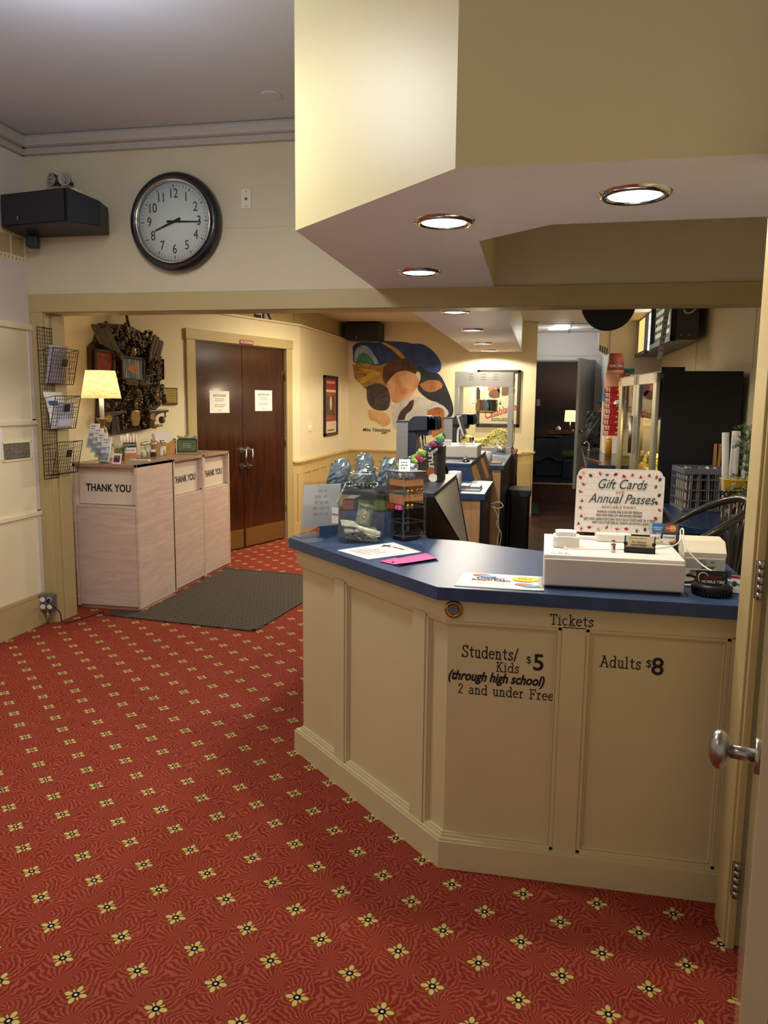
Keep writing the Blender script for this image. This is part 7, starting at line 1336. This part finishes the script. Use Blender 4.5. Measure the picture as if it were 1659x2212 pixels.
B = nb(); prism(B, q, za, za + 0.04); prism(B, q, zc - 0.05, zc); prism(B, [(1.35, 6.02), (1.375, 6.02), (1.375, 7.35), (1.35, 7.35)], za, zc); b2(B, (0.72, 7.33, za), (1.375, 7.35, zc)); obj('shell', B, 'steel_dark', wm)
u_ = (Vector((0.685, 7.35, 0)) - Vector((0.822, 6.0, 0))).normalized(); mw = fr((0.822, 6.0, 0), u_); Lw = 1.356; sg2 = 1 if mw.to_3x3().col[2].x < 0 else -1
for k in range(2):
    a, b = Lw / 2 * k + 0.006, Lw / 2 * (k + 1) - 0.006; fw = 0.10
    B = nb()
    for p, r_ in (((a, za, 0), (a + fw, zc - 0.01, 0.03)), ((b - fw, za, 0), (b, zc - 0.01, 0.03)), ((a, za, 0), (b, za + 0.06, 0.03)), ((a, zc - 0.09, 0), (b, zc - 0.01, 0.03))): b2(B, (p[0], p[1], 0), (r_[0], r_[1], 0.03 * sg2), 0.006, mw)
    dw = obj('door', B, 'steel', wm)
    B = nb(); rect(B, a + fw, za + 0.06, b - fw, zc - 0.09, 0.012 * sg2, mw); obj('glass_pane', B, 'dimglass', dw)
    B = nb(); tube(B, [(b - 0.02 if k == 0 else a + 0.02, z, 0.055 * sg2) for z in (1.1, 1.4)], 0.009, 8, mx=mw); obj('handle', B, 'nickel', dw)
B = nb(); rg = random.Random(12)
for i in range(260): bmx = (rg.uniform(0.86, 1.32), rg.uniform(6.08, 7.28)); ball(B, (max(bmx[0], 0.84 - (bmx[1] - 6) * 0.1 + 0.03), bmx[1], 0.96 + rg.uniform(0, 0.13)), rg.uniform(0.016, 0.026), (1, 1, 0.9), 6)
box(B, (1.08, 6.68, 0.93), (0.48, 1.22, 0.08))
tag(obj('popcorn', B, 'popcorn'), 'bed of yellow popcorn glowing behind the warmer doors', 'popcorn', kind='stuff')
B = nb(); b2(B, (0.84, 6.05, 0.88), (1.34, 7.3, 0.888)); b2(B, (0.84, 6.05, 1.38), (1.34, 7.3, 1.386)); obj('shelf', B, 'steel', wm)
light('warmer_lamp_light', 'POINT', (0.98, 6.6, 1.3), 9.0, (1.0, 0.76, 0.42), 0.05)
for i, (y, c) in enumerate(((6.25, 'warmwhite'), (6.55, 'card_brown'), (6.9, 'warmwhite'))): bag('popcorn_bag', (1.08, y, 1.388), 0.18, 0.20, 0.13, c, 90 + i, 'paper bag on the upper warmer shelf, %s from the near panel' % ('first', 'second', 'third')[i], 'bag', 'paper bags in the warmer')
# menu board
mb3 = thing('menu_board', 'lit menu light box with letter rows and a dark frame on the kitchen wall', 'menu board', (1.25, 9.0, 2.07))
zb0, zt0 = 2.075, 2.50
B = nb(); prism(B, [(1.145, 7.6), (1.335, 7.6), (1.40, 10.3), (1.12, 10.3)], zb0, zt0); obj('housing', B, mat('menu_grey', '#4a4b4e', 0.45), mb3)
mm4 = fr((1.118, 10.3, 0), (0.027, -2.7, 0)); nrm = mm4.to_3x3().col[2]; s3 = 1 if nrm.x < 0 else -1
B = nb(); rect(B, 0.02, zb0 + 0.02, 0.82, zt0, 0.004 * s3, mm4); obj('golden_panel', B, emit('golden_panel', '#e8c070', 1.3), mb3)
B = nb(); rect(B, 0.88, zb0 + 0.02, 1.36, zt0, 0.004 * s3, mm4); obj('bare_tube_panel', B, 'tube', mb3)
B = nb(); rect(B, 1.40, zb0 + 0.03, 2.62, zt0, 0.004 * s3, mm4); lpn = obj('letter_panel', B, emit('letter_panel', '#b9c4a4', 0.55), mb3)
B = nb()
for r in range(5): dashes(B, 1.46, zt0 - 0.06 - r * 0.075, 2.55, 1, 0, 0.034, mm4, 0, r, 0.008 * s3)
obj('menu_letters', B, 'ink', lpn)
B = nb()
for a, b in (((1.36, zb0, 0), (1.41, zt0, 0.05)), ((2.62, zb0, 0), (2.70, zt0, 0.05)), ((1.36, zb0 - 0.01, 0), (2.70, zb0 + 0.045, 0.05)), ((0.0, zb0 - 0.01, 0), (0.88, zb0 + 0.03, 0.04)), ((0.82, zb0, 0), (0.88, zt0, 0.04))): b2(B, (a[0], a[1], 0), (b[0], b[1], b[2] * s3), 0.004, mm4)
obj('frame', B, 'black', mb3)
B = nb(); tube(B, curve([(1.20, 7.598, 2.34), (1.22, 7.58, 2.31), (1.27, 7.57, 2.32), (1.34, 7.60, 2.40), (1.40, 7.62, 2.5)], 24), 0.008, 6); obj('supply_cord', B, 'warmwhite', mb3)
for x in (1.19, 1.26): B = nb(); cyl(B, (x, 7.60, 2.12), (x, 7.59, 2.12), 0.008, seg=8); obj('bolt', B, 'nickel', mb3)
B = nb(); prism(B, [(0.682, 2.08), (0.712, 2.08), (0.683, 1.775), (0.655, 1.765)], 0.0, 0.0015, fr((0, 5.0, 0))); hs_ = thing('hanging_strip', 'narrow pale printed strip hanging in front of the menu board', 'paper strip', (0.68, 5.0, 1.77)); obj('strip', B, mat('pale_strip', '#a59d8e', 0.6), hs_)
B = nb()
for i in range(7): rect(B, 0.668 + 0.003 * i, 1.81 + 0.032 * i, 0.684 + 0.003 * i, 1.822 + 0.032 * i, 0.002, fr((0, 5.0, 0)))
obj('print', B, 'greyink', hs_); B = nb(); tube(B, [(0.697, 5.0, 2.08), (0.697, 5.0, 2.52)], 0.0012, 5); obj('thread', B, 'greyink', hs_)
dc_ = thing('round_black_disc', 'round black disc hanging from the ceiling in front of the kitchen', 'disc', (0.40, 5.6, 1.99)); B = nb(); cyl(B, (0.40, 5.60, 2.165), (0.40, 5.63, 2.165), 0.172, seg=56); obj('disc', B, 'charcoal', dc_); B = nb(); lathe(B, [(0.172, -0.004), (0.178, 0.0), (0.178, 0.03), (0.172, 0.034)], mx=fr((0.40, 5.63, 2.165)), seg=56); obj('rim', B, 'black', dc_); B = nb(); cyl(B, (0.40, 5.615, 2.33), (0.40, 5.615, 2.52), 0.006, seg=8); obj('hanger', B, 'black', dc_)
B = nb(); tube(B, curve([(1.405, 5.7, 2.45), (1.408, 5.7, 2.15), (1.408, 5.62, 2.0), (1.408, 5.5, 1.84), (1.41, 5.47, 1.80)], 24), 0.012, 8); tag(obj('wall_cable', B, 'black'), 'thick black cable hanging down the kitchen wall near the jamb', 'cable')
wu = thing('wall_fan_heater', 'cream angular wall unit with dark louvres high by the white kitchen wall', 'wall unit', (0.72, 10.52, 2.12)); B = nb(); prism(B, [(0.0, 0.06), (0.0, 0.26), (0.05, 0.30), (0.14, 0.30), (0.14, 0.0), (0.10, -0.02)], -0.14, 0.0, fr((0.65, 10.45, 2.13))); obj('housing', B, 'warmwhite', wu)
B = nb()
for i in range(4): b2(B, (0.665 + 0.028 * i, 10.444, 2.15 - 0.012 * i), (0.677 + 0.028 * i, 10.45, 2.23 - 0.012 * i))
obj('louvres', B, 'black', wu)
# stacked candy boxes, tubs, other things on the back counter
B = nb(); b2(B, (0.70, 9.45, 0.923), (0.90, 9.72, 1.125)); tag(obj('white_carton', B, 'paper'), 'plain white carton under the stack of red candy boxes', 'carton')
M['redbox'] = mat('red_candy_box', '#a3141c', 0.4); M['boxprint'] = None
m_, t_, p_ = base('side_print'); vr = t_.new('ShaderNodeTexVoronoi'); t_.l.new(t_.mapped((1, 1, 1)), vr.inputs[0]); vr.inputs['Scale'].default_value = 26; t_.l.new(t_.ramp(vr.outputs[0], [(0.25, S('#e9e2d8')), (0.5, S('#c9443c')), (0.7, S('#5c7a4c'))]), p_.inputs['Base Color']); M['boxprint'] = m_
ordn = ('lowest', 'second from the bottom', 'third from the bottom', 'fourth from the bottom', 'middle', 'fourth from the top', 'third from the top', 'second from the top', 'topmost')
proto = None
for i in range(9):
    z = 1.126 + 0.0625 * i; lb = 'red candy box in the tall stack on the back counter, ' + ordn[i]
    if proto is None:
        proto = thing('candy_box', lb, 'candy box', (0.80, 9.58, z), math.radians(-6), 'red candy boxes stacked on the back counter')
        B = nb(); b2(B, (-0.10, -0.10, 0), (0.11, 0.12, 0.060), 0.002); obj('box', B, 'redbox', proto, world=False)
        B = nb(); quad(B, [(-0.101, 0.12, 0.003), (-0.101, -0.10, 0.003), (-0.101, -0.10, 0.057), (-0.101, 0.12, 0.057)]); rect(B, -0.10, 0.003, -0.045, 0.057, 0, fr((0, -0.1012, 0))); obj('picture_side', B, 'boxprint', proto, world=False)
        B = nb(); fm = fr((0.05, -0.1012, 0.03)); ell(B, -0.008, 0.004, 0.011, 0.006, 0, fm, 0, 0.5); ell(B, 0.012, 0.01, 0.007, 0.005, 0, fm, 0, 0.5); tube(B, [(-0.012, -0.004, 0.001), (0.014, 0.012, 0.001)], 0.0025, 5, mx=fm); obj('gold_mark', B, 'yellow', proto, world=False)
    else:
        c_ = copy_tree(proto); c_.location = (0.80 + 0.006 * math.sin(i * 2.2), 9.58, z); c_.rotation_euler.z = math.radians(-6 + 3 * math.sin(i * 1.7)); c_['label'] = lb
tt = thing('popcorn_tub_stack', 'tall nest of upside-down popcorn tubs on the red candy boxes', 'tubs', (0.80, 9.60, 1.69)); B = nb(); prof = [(0.104, 0.0)]
for i in range(12): prof += [(0.106, 0.015 * i), (0.106, 0.015 * i + 0.006), (0.100, 0.015 * i + 0.007), (0.100, 0.015 * i + 0.0145)]
prof += [(0.098, 0.185), (0.096, 0.19)]; lathe(B, prof, (0.80, 9.60, 1.69), 28, cap=False); obj('nested_rims', B, mat('tub_tan', '#c99a74', 0.5, var=0.1, vs=40), tt)
B = nb(); lathe(B, [(0.097, 0.19), (0.078, 0.385), (0.0, 0.385)], (0.80, 9.60, 1.69), 28, cap=False); obj('top_tub', B, mat('tub_print', '#8c3f26', 0.5, var=0.5, vs=11), tt)
txt('POPCORN', 0.042, fr((0.80, 9.508, 1.69 + 0.235), (1, 0, 0), (0, 0.095, 1)), 'paper', tt, sx=0.75)
yt = thing('popcorn_tub', 'yellow and red popcorn tub hooked beside the stacked red boxes', 'tub', (0.865, 9.2, 1.50)); B = nb(); lathe(B, [(0, 0), (0.045, 0), (0.060, 0.26), (0.058, 0.26), (0.043, 0.004), (0, 0.004)], (0.865, 9.2, 1.535), 24); obj('tub', B, mat('tub_yellow', '#e2b22c', 0.5), yt); B = nb(); lathe(B, [(0.0565, 0.20), (0.0608, 0.262), (0.0615, 0.29), (0.055, 0.29)], (0.865, 9.2, 1.535), 24, cap=False); obj('red_band', B, 'redbox', yt); txt('ORN', 0.05, fr((0.845, 9.143, 1.70)), 'redbox', yt, sx=0.6); B = nb(); b2(B, (0.79, 9.15, 1.515), (0.93, 9.3, 1.533), 0.002); b2(B, (0.79, 9.2, 1.49), (0.82, 9.47, 1.52)); obj('bracket', B, 'paper', yt)
B = nb(); b2(B, (0.872, 9.30, 1.825), (0.985, 9.38, 1.89), 0.003); tag(obj('green_carton', B, mat('green_carton', '#1f5a3a', 0.5, var=0.35, vs=30)), 'small dark green carton above the popcorn warmer', 'carton')
B = nb(); b2(B, (0.87, 9.25, 1.79), (1.42, 9.42, 1.824)); tag(obj('wall_shelf', B, 'warmwhite'), 'cream wall shelf under the green carton', 'shelf')
fe = thing('fire_extinguisher', 'red fire extinguisher with a pale label in a bracket on the white wall', 'fire extinguisher', (0.733, 10.56, 1.0)); B = nb(); lathe(B, [(0, 0), (0.052, 0.004), (0.055, 0.02), (0.055, 0.36), (0.045, 0.41), (0.02, 0.435), (0.016, 0.45), (0, 0.45)], (0.733, 10.56, 1.0), 24); obj('cylinder', B, 'redbox', fe); B = nb(); lathe(B, [(0.0555, 0.24), (0.0562, 0.24), (0.0562, 0.36), (0.0555, 0.36)], (0.733, 10.56, 1.0), 24); obj('label', B, mat('label_cream', '#d8cba4', 0.6), fe); B = nb(); box(B, (0.733, 10.56, 1.47), (0.03, 0.03, 0.05)); tube(B, [(0.733, 10.55, 1.49), (0.70, 10.53, 1.52), (0.66, 10.51, 1.50)], 0.007, 6); tube(B, curve([(0.733, 10.54, 1.47), (0.70, 10.50, 1.44), (0.68, 10.50, 1.3), (0.69, 10.50, 1.15)], 16), 0.008, 6); b2(B, (0.77, 10.53, 1.1), (0.79, 10.59, 1.3)); obj('valve_and_hose', B, 'black', fe)
bp_ = thing('backpack', 'black backpack slumped on the far end of the back counter', 'backpack', (0.60, 10.15, 0.923)); bag('bag_body', (0.60, 10.15, 0.955), 0.25, 0.44, 0.18, 'navyblack', 3, None, None, None, Matrix.Rotation(0.12, 4, 'Y')); bb = bpy.data.objects['bag_body']; bb.parent = bp_; bb.matrix_parent_inverse = Matrix.Identity(4); bb.location = bb.location - bp_.location
B = nb(); tube(B, curve([(0.52, 10.05, 1.0), (0.56, 10.02, 1.12), (0.62, 10.03, 1.22), (0.68, 10.06, 1.32)], 16), 0.012, 6); obj('strap', B, 'charcoal', bp_)
B = nb(); b2(B, (0.70, 9.98, 1.52), (0.76, 10.04, 1.68), 0.006); tag(obj('blue_white_packet', B, 'skyblue'), 'blue and white packet beside the red candy boxes', 'packet')
B = nb(); b2(B, (0.70, 9.94, 0.923), (0.76, 10.06, 1.52)); tag(obj('white_dispenser', B, 'white'), 'slim white dispenser box under the blue and white packet', 'dispenser')
yb = thing('butter_bottle', 'small jar of yellow seasoning on the back counter near the warmer', 'jar', (0.72, 9.0, 0.923)); B = nb(); lathe(B, [(0, 0), (0.035, 0), (0.035, 0.16), (0.028, 0.18), (0, 0.18)], (0.72, 9.0, 0.923), 20); obj('jar', B, mat('seasoning_amber', '#c98a1e', 0.3), yb); B = nb(); lathe(B, [(0, 0.18), (0.03, 0.18), (0.03, 0.21), (0, 0.21)], (0.72, 9.0, 0.923), 20); obj('lid', B, 'yellow', yb)
B = nb()
for i in range(22): ball(B, (0.46 + 0.0052 * i + 0.004 * math.sin(i), 8.55 - 0.030 * i, 0.927), 0.005, seg=6)
tag(obj('bead_string', B, 'brass'), 'string of small gold beads lying on the dark back counter', 'beads')
fc = thing('counter_tap', 'small chrome tap with a curved spout at the back counter end', 'tap', (0.53, 9.9, 0.923)); B = nb(); tube(B, curve([(0.56, 9.9, 0.925), (0.555, 9.9, 1.0), (0.53, 9.9, 1.03), (0.495, 9.9, 1.0)], 14), 0.008, 8); cyl(B, (0.56, 9.9, 0.923), (0.56, 9.9, 0.935), 0.02, seg=14); obj('spout', B, 'chrome', fc)
# things on the desk
fcx = thing('file_crate', 'grey translucent file crate packed with folders on the dark blue desk', 'crate', (1.085, 5.735, 0.7815), math.radians(5)); cw, cdp, chh = 0.30, 0.33, 0.285
M['crate'] = mat('smoky_crate', '#6d6f80', 0.25, spec=0.6)
def lattice(bm, mx, w, h, nx, ny):
    for i in range(nx + 1): x = w * i / nx; b2(bm, (x - 0.004, 0, -0.003), (x + 0.004, h, 0.003), 0, mx)
    for j in range(ny + 1): y = h * j / ny; b2(bm, (0, y - 0.004, -0.003), (w, y + 0.004, 0.003), 0, mx)
    b2(bm, (0, h - 0.035, -0.006), (w, h, 0.006), 0.002, mx); b2(bm, (0, 0, -0.006), (w, 0.02, 0.006), 0.002, mx)
for mx, w in ((fr((-cw / 2, -cdp / 2, 0)), cw), (fr((-cw / 2, cdp / 2, 0)), cw), (fr((-cw / 2, -cdp / 2, 0), (0, 1, 0)), cdp), (fr((cw / 2, -cdp / 2, 0), (0, 1, 0)), cdp)): B = nb(); lattice(B, mx, w, chh, 6, 4); obj('lattice_wall', B, 'crate', fcx, world=False)
B = nb(); b2(B, (-cw / 2, -cdp / 2, 0), (cw / 2, cdp / 2, 0.01)); obj('floor', B, 'crate', fcx, world=False)
mcr = wmat(fcx); M['folder'] = mat('manila_folder', '#b5a68a', 0.7)
for i in range(16):
    B = nb(); x = -0.125 + 0.0166 * i; t_ = 0.03 * math.sin(i * 1.9); mx = mcr @ fr((x, -0.14, 0.012), (0.05 * math.sin(i), 1, 0), (t_, 0, 1)); b2(B, (0, 0, -0.002), (0.28, 0.25 + 0.02 * math.sin(i * 2.7), 0.002), 0, mx)
    if i % 3 == 0: b2(B, (0.02, 0.25, -0.001), (0.09, 0.285, 0.001), 0, mx)
    obj('folder', B, ('folder', 'paper', 'greyink', 'slate')[i % 4], None, '%s folder filed in the grey crate' % ('manila', 'white', 'grey', 'brown')[i % 4], 'folder', '%s folders in the grey crate' % ('manila', 'white', 'grey', 'brown')[i % 4])
cpn = thing('wooden_clothespin', 'oversized wooden clothespin standing at the back of the file crate', 'clothespin', (1.225, 5.955, 0.78)); B = nb()
for s in (-1, 1): prism(B, [(s * 0.003, 0), (s * 0.018, 0.0), (s * 0.024, 0.2), (s * 0.022, 0.44), (s * 0.008, 0.44), (s * 0.003, 0.26)], 0.0, 0.03, fr((1.225, 5.955, 0.782)))
obj('jaws', B, 'pine', cpn); B = nb(); tube(B, [(1.225 + 0.022 * math.cos(a), 5.94, 1.02 + 0.012 * math.sin(a)) for a in [2 * PI * i / 14 for i in range(14)]], 0.004, 6, True); obj('spring', B, 'nickel', cpn)
pb = thing('popcorn_bucket', 'yellow paper popcorn bucket holding white paper rolls on the desk', 'bucket', (1.26, 5.45, 0.78)); m_, t_, p_ = base('bucket_print'); v_ = t_.mapped((1, 1, 1)); vr = t_.new('ShaderNodeTexVoronoi'); t_.l.new(v_, vr.inputs[0]); vr.inputs['Scale'].default_value = 26; nz = t_.noise(v_, 34, 2, 0.5, 1.0); sp_ = t_.new('ShaderNodeSeparateXYZ'); t_.l.new(v_, sp_.inputs[0])
up = t_.math('GREATER_THAN', sp_.outputs[2], 0.10); isd = t_.math('LESS_THAN', vr.outputs[0], t_.math('ADD', 0.50, t_.math('MULTIPLY', up, -0.22))); edge = t_.math('LESS_THAN', vr.outputs[0], t_.math('ADD', 0.56, t_.math('MULTIPLY', up, -0.24)))
cA = t_.mix(up, S('#8c1f1a'), S('#e9b21e')); cA = t_.mix(edge, cA, S('#2a1a08')); cA = t_.mix(isd, cA, t_.ramp(nz.outputs[0], [(0.4, S('#e6cf8a')), (0.6, S('#f6f0dc'))])); t_.l.new(cA, p_.inputs['Base Color']); p_.inputs['Roughness'].default_value = 0.4
B = nb(); lathe(B, [(0, 0), (0.085, 0), (0.106, 0.235), (0.109, 0.238), (0.104, 0.238), (0.083, 0.004), (0, 0.004)], (1.26, 5.45, 0.78), 36); obj('tub', B, m_, pb); B = nb(); tube(B, [(1.26 + 0.106 * math.cos(a), 5.45 + 0.106 * math.sin(a), 1.018) for a in [2 * PI * i / 32 for i in range(32)]], 0.004, 6, True); obj('rolled_rim', B, 'yellow', pb)
txt('POPCORN', 0.058, fr((1.235, 5.345, 0.925), (1, 0.06, 0)), 'ink', pb, sx=0.72, bold=0.003)
for i, (x, y, r, h, t_) in enumerate(((1.19, 5.42, 0.022, 0.54, -0.03), (1.232, 5.45, 0.027, 0.55, 0.0), (1.275, 5.40, 0.024, 0.48, 0.03), (1.30, 5.47, 0.02, 0.47, 0.04))):
    B = nb(); cyl(B, (x, y, 0.80), (x + t_, y, 0.78 + h), r, seg=20); cyl(B, (x + t_, y, 0.78 + h), (x + t_, y, 0.781 + h), r * 0.8, seg=16); tag(obj('paper_roll', B, 'paper'), 'white paper roll standing in the popcorn bucket, ' + ('slim and tall at the crate side', 'thickest and tallest', 'shorter, in front', 'shortest, beside the plant')[i], 'paper roll', 'paper rolls in the popcorn bucket')
pp = thing('potted_greenery', 'bushy pale green artificial plant on the desk next to the door jamb', 'plant', (1.29, 5.12, 0.78)); B = nb(); lathe(B, [(0, 0), (0.05, 0), (0.062, 0.10), (0.055, 0.10), (0, 0.09)], (1.29, 5.12, 0.78), 20); obj('pot', B, 'warmwhite', pp); rg = random.Random(17); BS = nb(); BL = nb()
for k in range(74):
    a = rg.random() * 6.28; r = rg.uniform(0.03, 0.125); top = Vector((1.275 + r * math.cos(a) * (0.8 if math.cos(a) < 0 else 0.6), 5.12 + r * math.sin(a), 0.90 + rg.random() * 0.48)); mid = Vector((1.29, 5.12, 0.88)).lerp(top, 0.5) + Vector((0, 0, 0.05)); pts = curve([(1.29, 5.12, 0.87), mid, top, top + Vector((0.03 * math.cos(a), 0.03 * math.sin(a), -0.01))], 12); tube(BS, pts, 0.0013, 4)
    for q, p in enumerate(pts[4:]):
        for s in (0, 1, 2):
            b = rg.random() * 6.28; d = Vector((math.cos(b), math.sin(b), rg.uniform(0.1, 0.9))).normalized(); e = d.cross(Vector((0, 0, 1))).normalized() * 0.006; quad(BL, [p, p + d * 0.018 + e, p + d * 0.042, p + d * 0.018 - e])
obj('stems', BS, 'green', pp); obj('leaves', BL, mat('grey_green_leaf', '#8fa07a', 0.6, var=0.2, vs=30), pp)
# spindle-back chair behind the ticket counter
chx = thing('spindle_chair', 'dark spindle-back armchair with a bent arm bow behind the ticket counter', 'chair', (0.84, 4.2, 0)); M['chair'] = mat('dark_bronze_chair', '#34302c', 0.28, coat=0.3)
bow = curve([(0.66, 4.52, 0.80), (0.832, 4.5, 0.914), (0.954, 4.42, 0.985), (1.016, 4.3, 1.019), (1.026, 4.14, 1.02), (0.975, 4.0, 0.984), (0.861, 3.95, 0.914), (0.70, 3.95, 0.81)], 70)
B = nb(); tube(B, bow, [0.016 + 0.004 * math.sin(PI * i / (len(bow) - 1)) for i in range(len(bow))], 10); obj('arm_bow', B, 'chair', chx)
B = nb(); prism(B, rrect(0.60, 3.96, 1.02, 4.46, 0.12, 8), 0.43, 0.465, bev=0.012); obj('seat', B, 'chair', chx)
n_ = len(bow)
for k in range(9):
    p = bow[int(n_ * (0.30 + 0.075 * k / 1.15))]; f = k / 8; s_ = Vector((0.965 - 0.10 * abs(f - 0.5), 4.40 - 0.38 * f, 0.46)); B = nb(); d = (p - s_); side = Vector((0, 1, 0))
    pts = [s_ + d * q for q in (0, 0.25, 0.5, 0.75, 1.0)]; tube(B, pts, [0.006, 0.011, 0.013, 0.010, 0.007], 8); obj('spindle', B, 'chair', chx)
for p, s_ in ((bow[4], Vector((0.68, 4.42, 0.46))), (bow[-5], Vector((0.70, 4.0, 0.46)))): B = nb(); tube(B, [s_, s_ * 0.5 + p * 0.5, p], [0.012, 0.017, 0.012], 10); obj('arm_support', B, 'chair', chx)
for x, y, dx, dy in ((0.66, 4.02, -0.04, -0.05), (0.66, 4.40, -0.04, 0.05), (0.96, 4.04, 0.05, -0.05), (0.96, 4.38, 0.05, 0.05)): B = nb(); tube(B, [(x, y, 0.44), (x + dx * 0.5, y + dy * 0.5, 0.24), (x + dx, y + dy, 0.004)], [0.016, 0.02, 0.012], 10); obj('leg', B, 'chair', chx)
B = nb(); tube(B, [(0.64, 4.0, 0.2), (0.64, 4.42, 0.2)], 0.01, 8); tube(B, [(0.985, 4.01, 0.2), (0.985, 4.41, 0.2)], 0.01, 8); tube(B, [(0.64, 4.21, 0.2), (0.985, 4.21, 0.2)], 0.01, 8); obj('stretcher', B, 'chair', chx)
# ------------------------------------------------------------------ dark room beyond the step
tl = thing('bedside_lamp', 'small lit lamp with a square cream shade in the dark back room', 'lamp', (0.45, 13.9, 0.9)); B = nb(); mx = Matrix.Translation((0.455, 13.9, 1.18)) @ Matrix.Rotation(0.2, 4, 'Z')
m_ = emit('lit_cream_shade', '#f0cf9a', 1.6); B = nb()
for a in range(4): quad(B, [mx @ Matrix.Rotation(a * PI / 2, 4, 'Z') @ Vector(p) for p in ((-0.085, -0.085, 0), (0.085, -0.085, 0), (0.078, -0.078, 0.19), (-0.078, -0.078, 0.19))])
obj('shade', B, m_, tl); B = nb(); cyl(B, (0.455, 13.9, 0.93), (0.455, 13.9, 1.2), 0.01, seg=10); cyl(B, (0.455, 13.9, 0.9), (0.455, 13.9, 0.93), 0.06, seg=18); obj('stem', B, 'black', tl)
light('bedside_lamp_light', 'POINT', (0.455, 13.9, 1.31), 16.0, (1.0, 0.80, 0.55), 0.03); 
nst = thing('night_stand', 'dark night stand under the small lit lamp', 'stand', (0.45, 14.0, 0.3)); B = nb(); b2(B, (0.1, 13.75, 0.3), (0.8, 14.3, 0.9)); obj('body', B, 'black', nst)
tbx = thing('tissue_box', 'patterned tissue box with a raised tissue on the night stand', 'tissue box', (0.255, 13.85, 0.9)); B = nb(); b2(B, (0.195, 13.80, 0.9), (0.315, 13.92, 1.02), 0.003); obj('box', B, mat('tissue_print', '#8a6a58', 0.6, var=0.4, vs=30), tbx); B = nb(); lathe(B, [(0.03, 0), (0.045, 0.04), (0.025, 0.075), (0.0, 0.085)], (0.255, 13.86, 1.02), 7, sm=False, cap=False); obj('tissue', B, 'napkin', tbx)
mt = thing('treatment_table', 'low table draped in a dark grey blanket in the back room', 'table', (0.2, 13.2, 0.3)); B = nb(); n, k = 18, 10; g = []
for i in range(n + 1):
    row = []
    for j in range(k + 1):
        x = -0.14 + 0.84 * i / n; v = j / k; row.append(B.verts.new((x, 12.95 + (0.5 * max(0, v - 0.5) * 2) - 0.02 * math.sin(i * 1.3) * (v < 0.5), 0.93 - 0.34 * max(0, 0.5 - v) * 2 * (1 + 0.12 * math.sin(i * 0.9)) + 0.09 * max(0, i / n - 0.5) * (v > 0.4))))
    g.append(row)
for i in range(n):
    for j in range(k): B.faces.new((g[i][j], g[i+1][j], g[i+1][j+1], g[i][j+1])).smooth = True
bmesh.ops.solidify(B, geom=B.faces[:], thickness=0.008); obj('blanket', B, mat('charcoal_blanket', '#565a64', 0.9, bump=0.3, bs=90), mt); B = nb(); b2(B, (-0.1, 13.0, 0.32), (0.66, 13.5, 0.60)); obj('skirt', B, mat('dark_olive_cloth', '#30342e', 0.9), mt); B = nb(); b2(B, (-0.1, 13.0, 0.58), (0.66, 13.5, 0.90)); obj('bench', B, 'black', mt)
bag('striped_cushion', (0.30, 13.3, 0.965), 0.5, 0.09, 0.16, mat('tan_cushion', '#7a5c48', 0.8, var=0.35, vs=20, stretch=(8, 1, 1)), 61, 'tan striped cushion lying on the draped table', 'cushion', None)
B = nb(); b2(B, (0.32, 12.6, 0.3), (0.60, 12.9, 0.62), 0.015); tag(obj('storage_tote', B, mat('navy_tote', '#17263e', 0.4)), 'dark blue storage tote beside the draped table', 'tote'); bag('folded_blanket', (0.46, 12.75, 0.625), 0.30, 0.13, 0.24, mat('moss_fleece', '#5d6b2a', 0.9), 62, 'moss green folded blanket on the blue storage tote', 'blanket', None)
B = nb(); b2(B, (-0.135, 14.585, 1.44), (-0.075, 14.6, 1.56), 0.003); tag(obj('wall_switch', B, 'paper'), 'pale switch plate on the dark back room wall', 'switch')
B = nb(); prism(B, [(-0.15, 10.6), (-0.01, 10.65), (-0.04, 11.88), (-0.15, 11.88)], 0.0045, 0.012); tag(obj('floor_runner', B, mat('slate_runner', '#3c4854', 0.9)), 'narrow slate blue runner on the passage floor', 'rug')
# lobby ceiling lamp and passage lamp fittings
lf_ = thing('ceiling_lamp', 'round white ceiling lamp above the lobby carpet', 'lamp', (-1.75, 2.62, 3.03)); B = nb(); lathe(B, [(0, 0.06), (0.15, 0.06), (0.15, 0.045), (0.0, 0.045)], (-1.75, 2.62, 3.03), 32); obj('base', B, 'white', lf_)
B = nb(); lathe(B, [(0.0, 0.044), (0.10, 0.044), (0.09, 0.01), (0.0, 0.0)], (-1.75, 2.62, 3.03), 24); obj('led_disc', B, 'tube', lf_)
pl_ = thing('passage_lamp', 'flat square ceiling lamp in the passage before the dark room', 'lamp', (0.14, 11.2, 2.49)); B = nb(); b2(B, (0.02, 11.05, 2.495), (0.28, 11.28, 2.515)); obj('panel', B, 'tube', pl_)
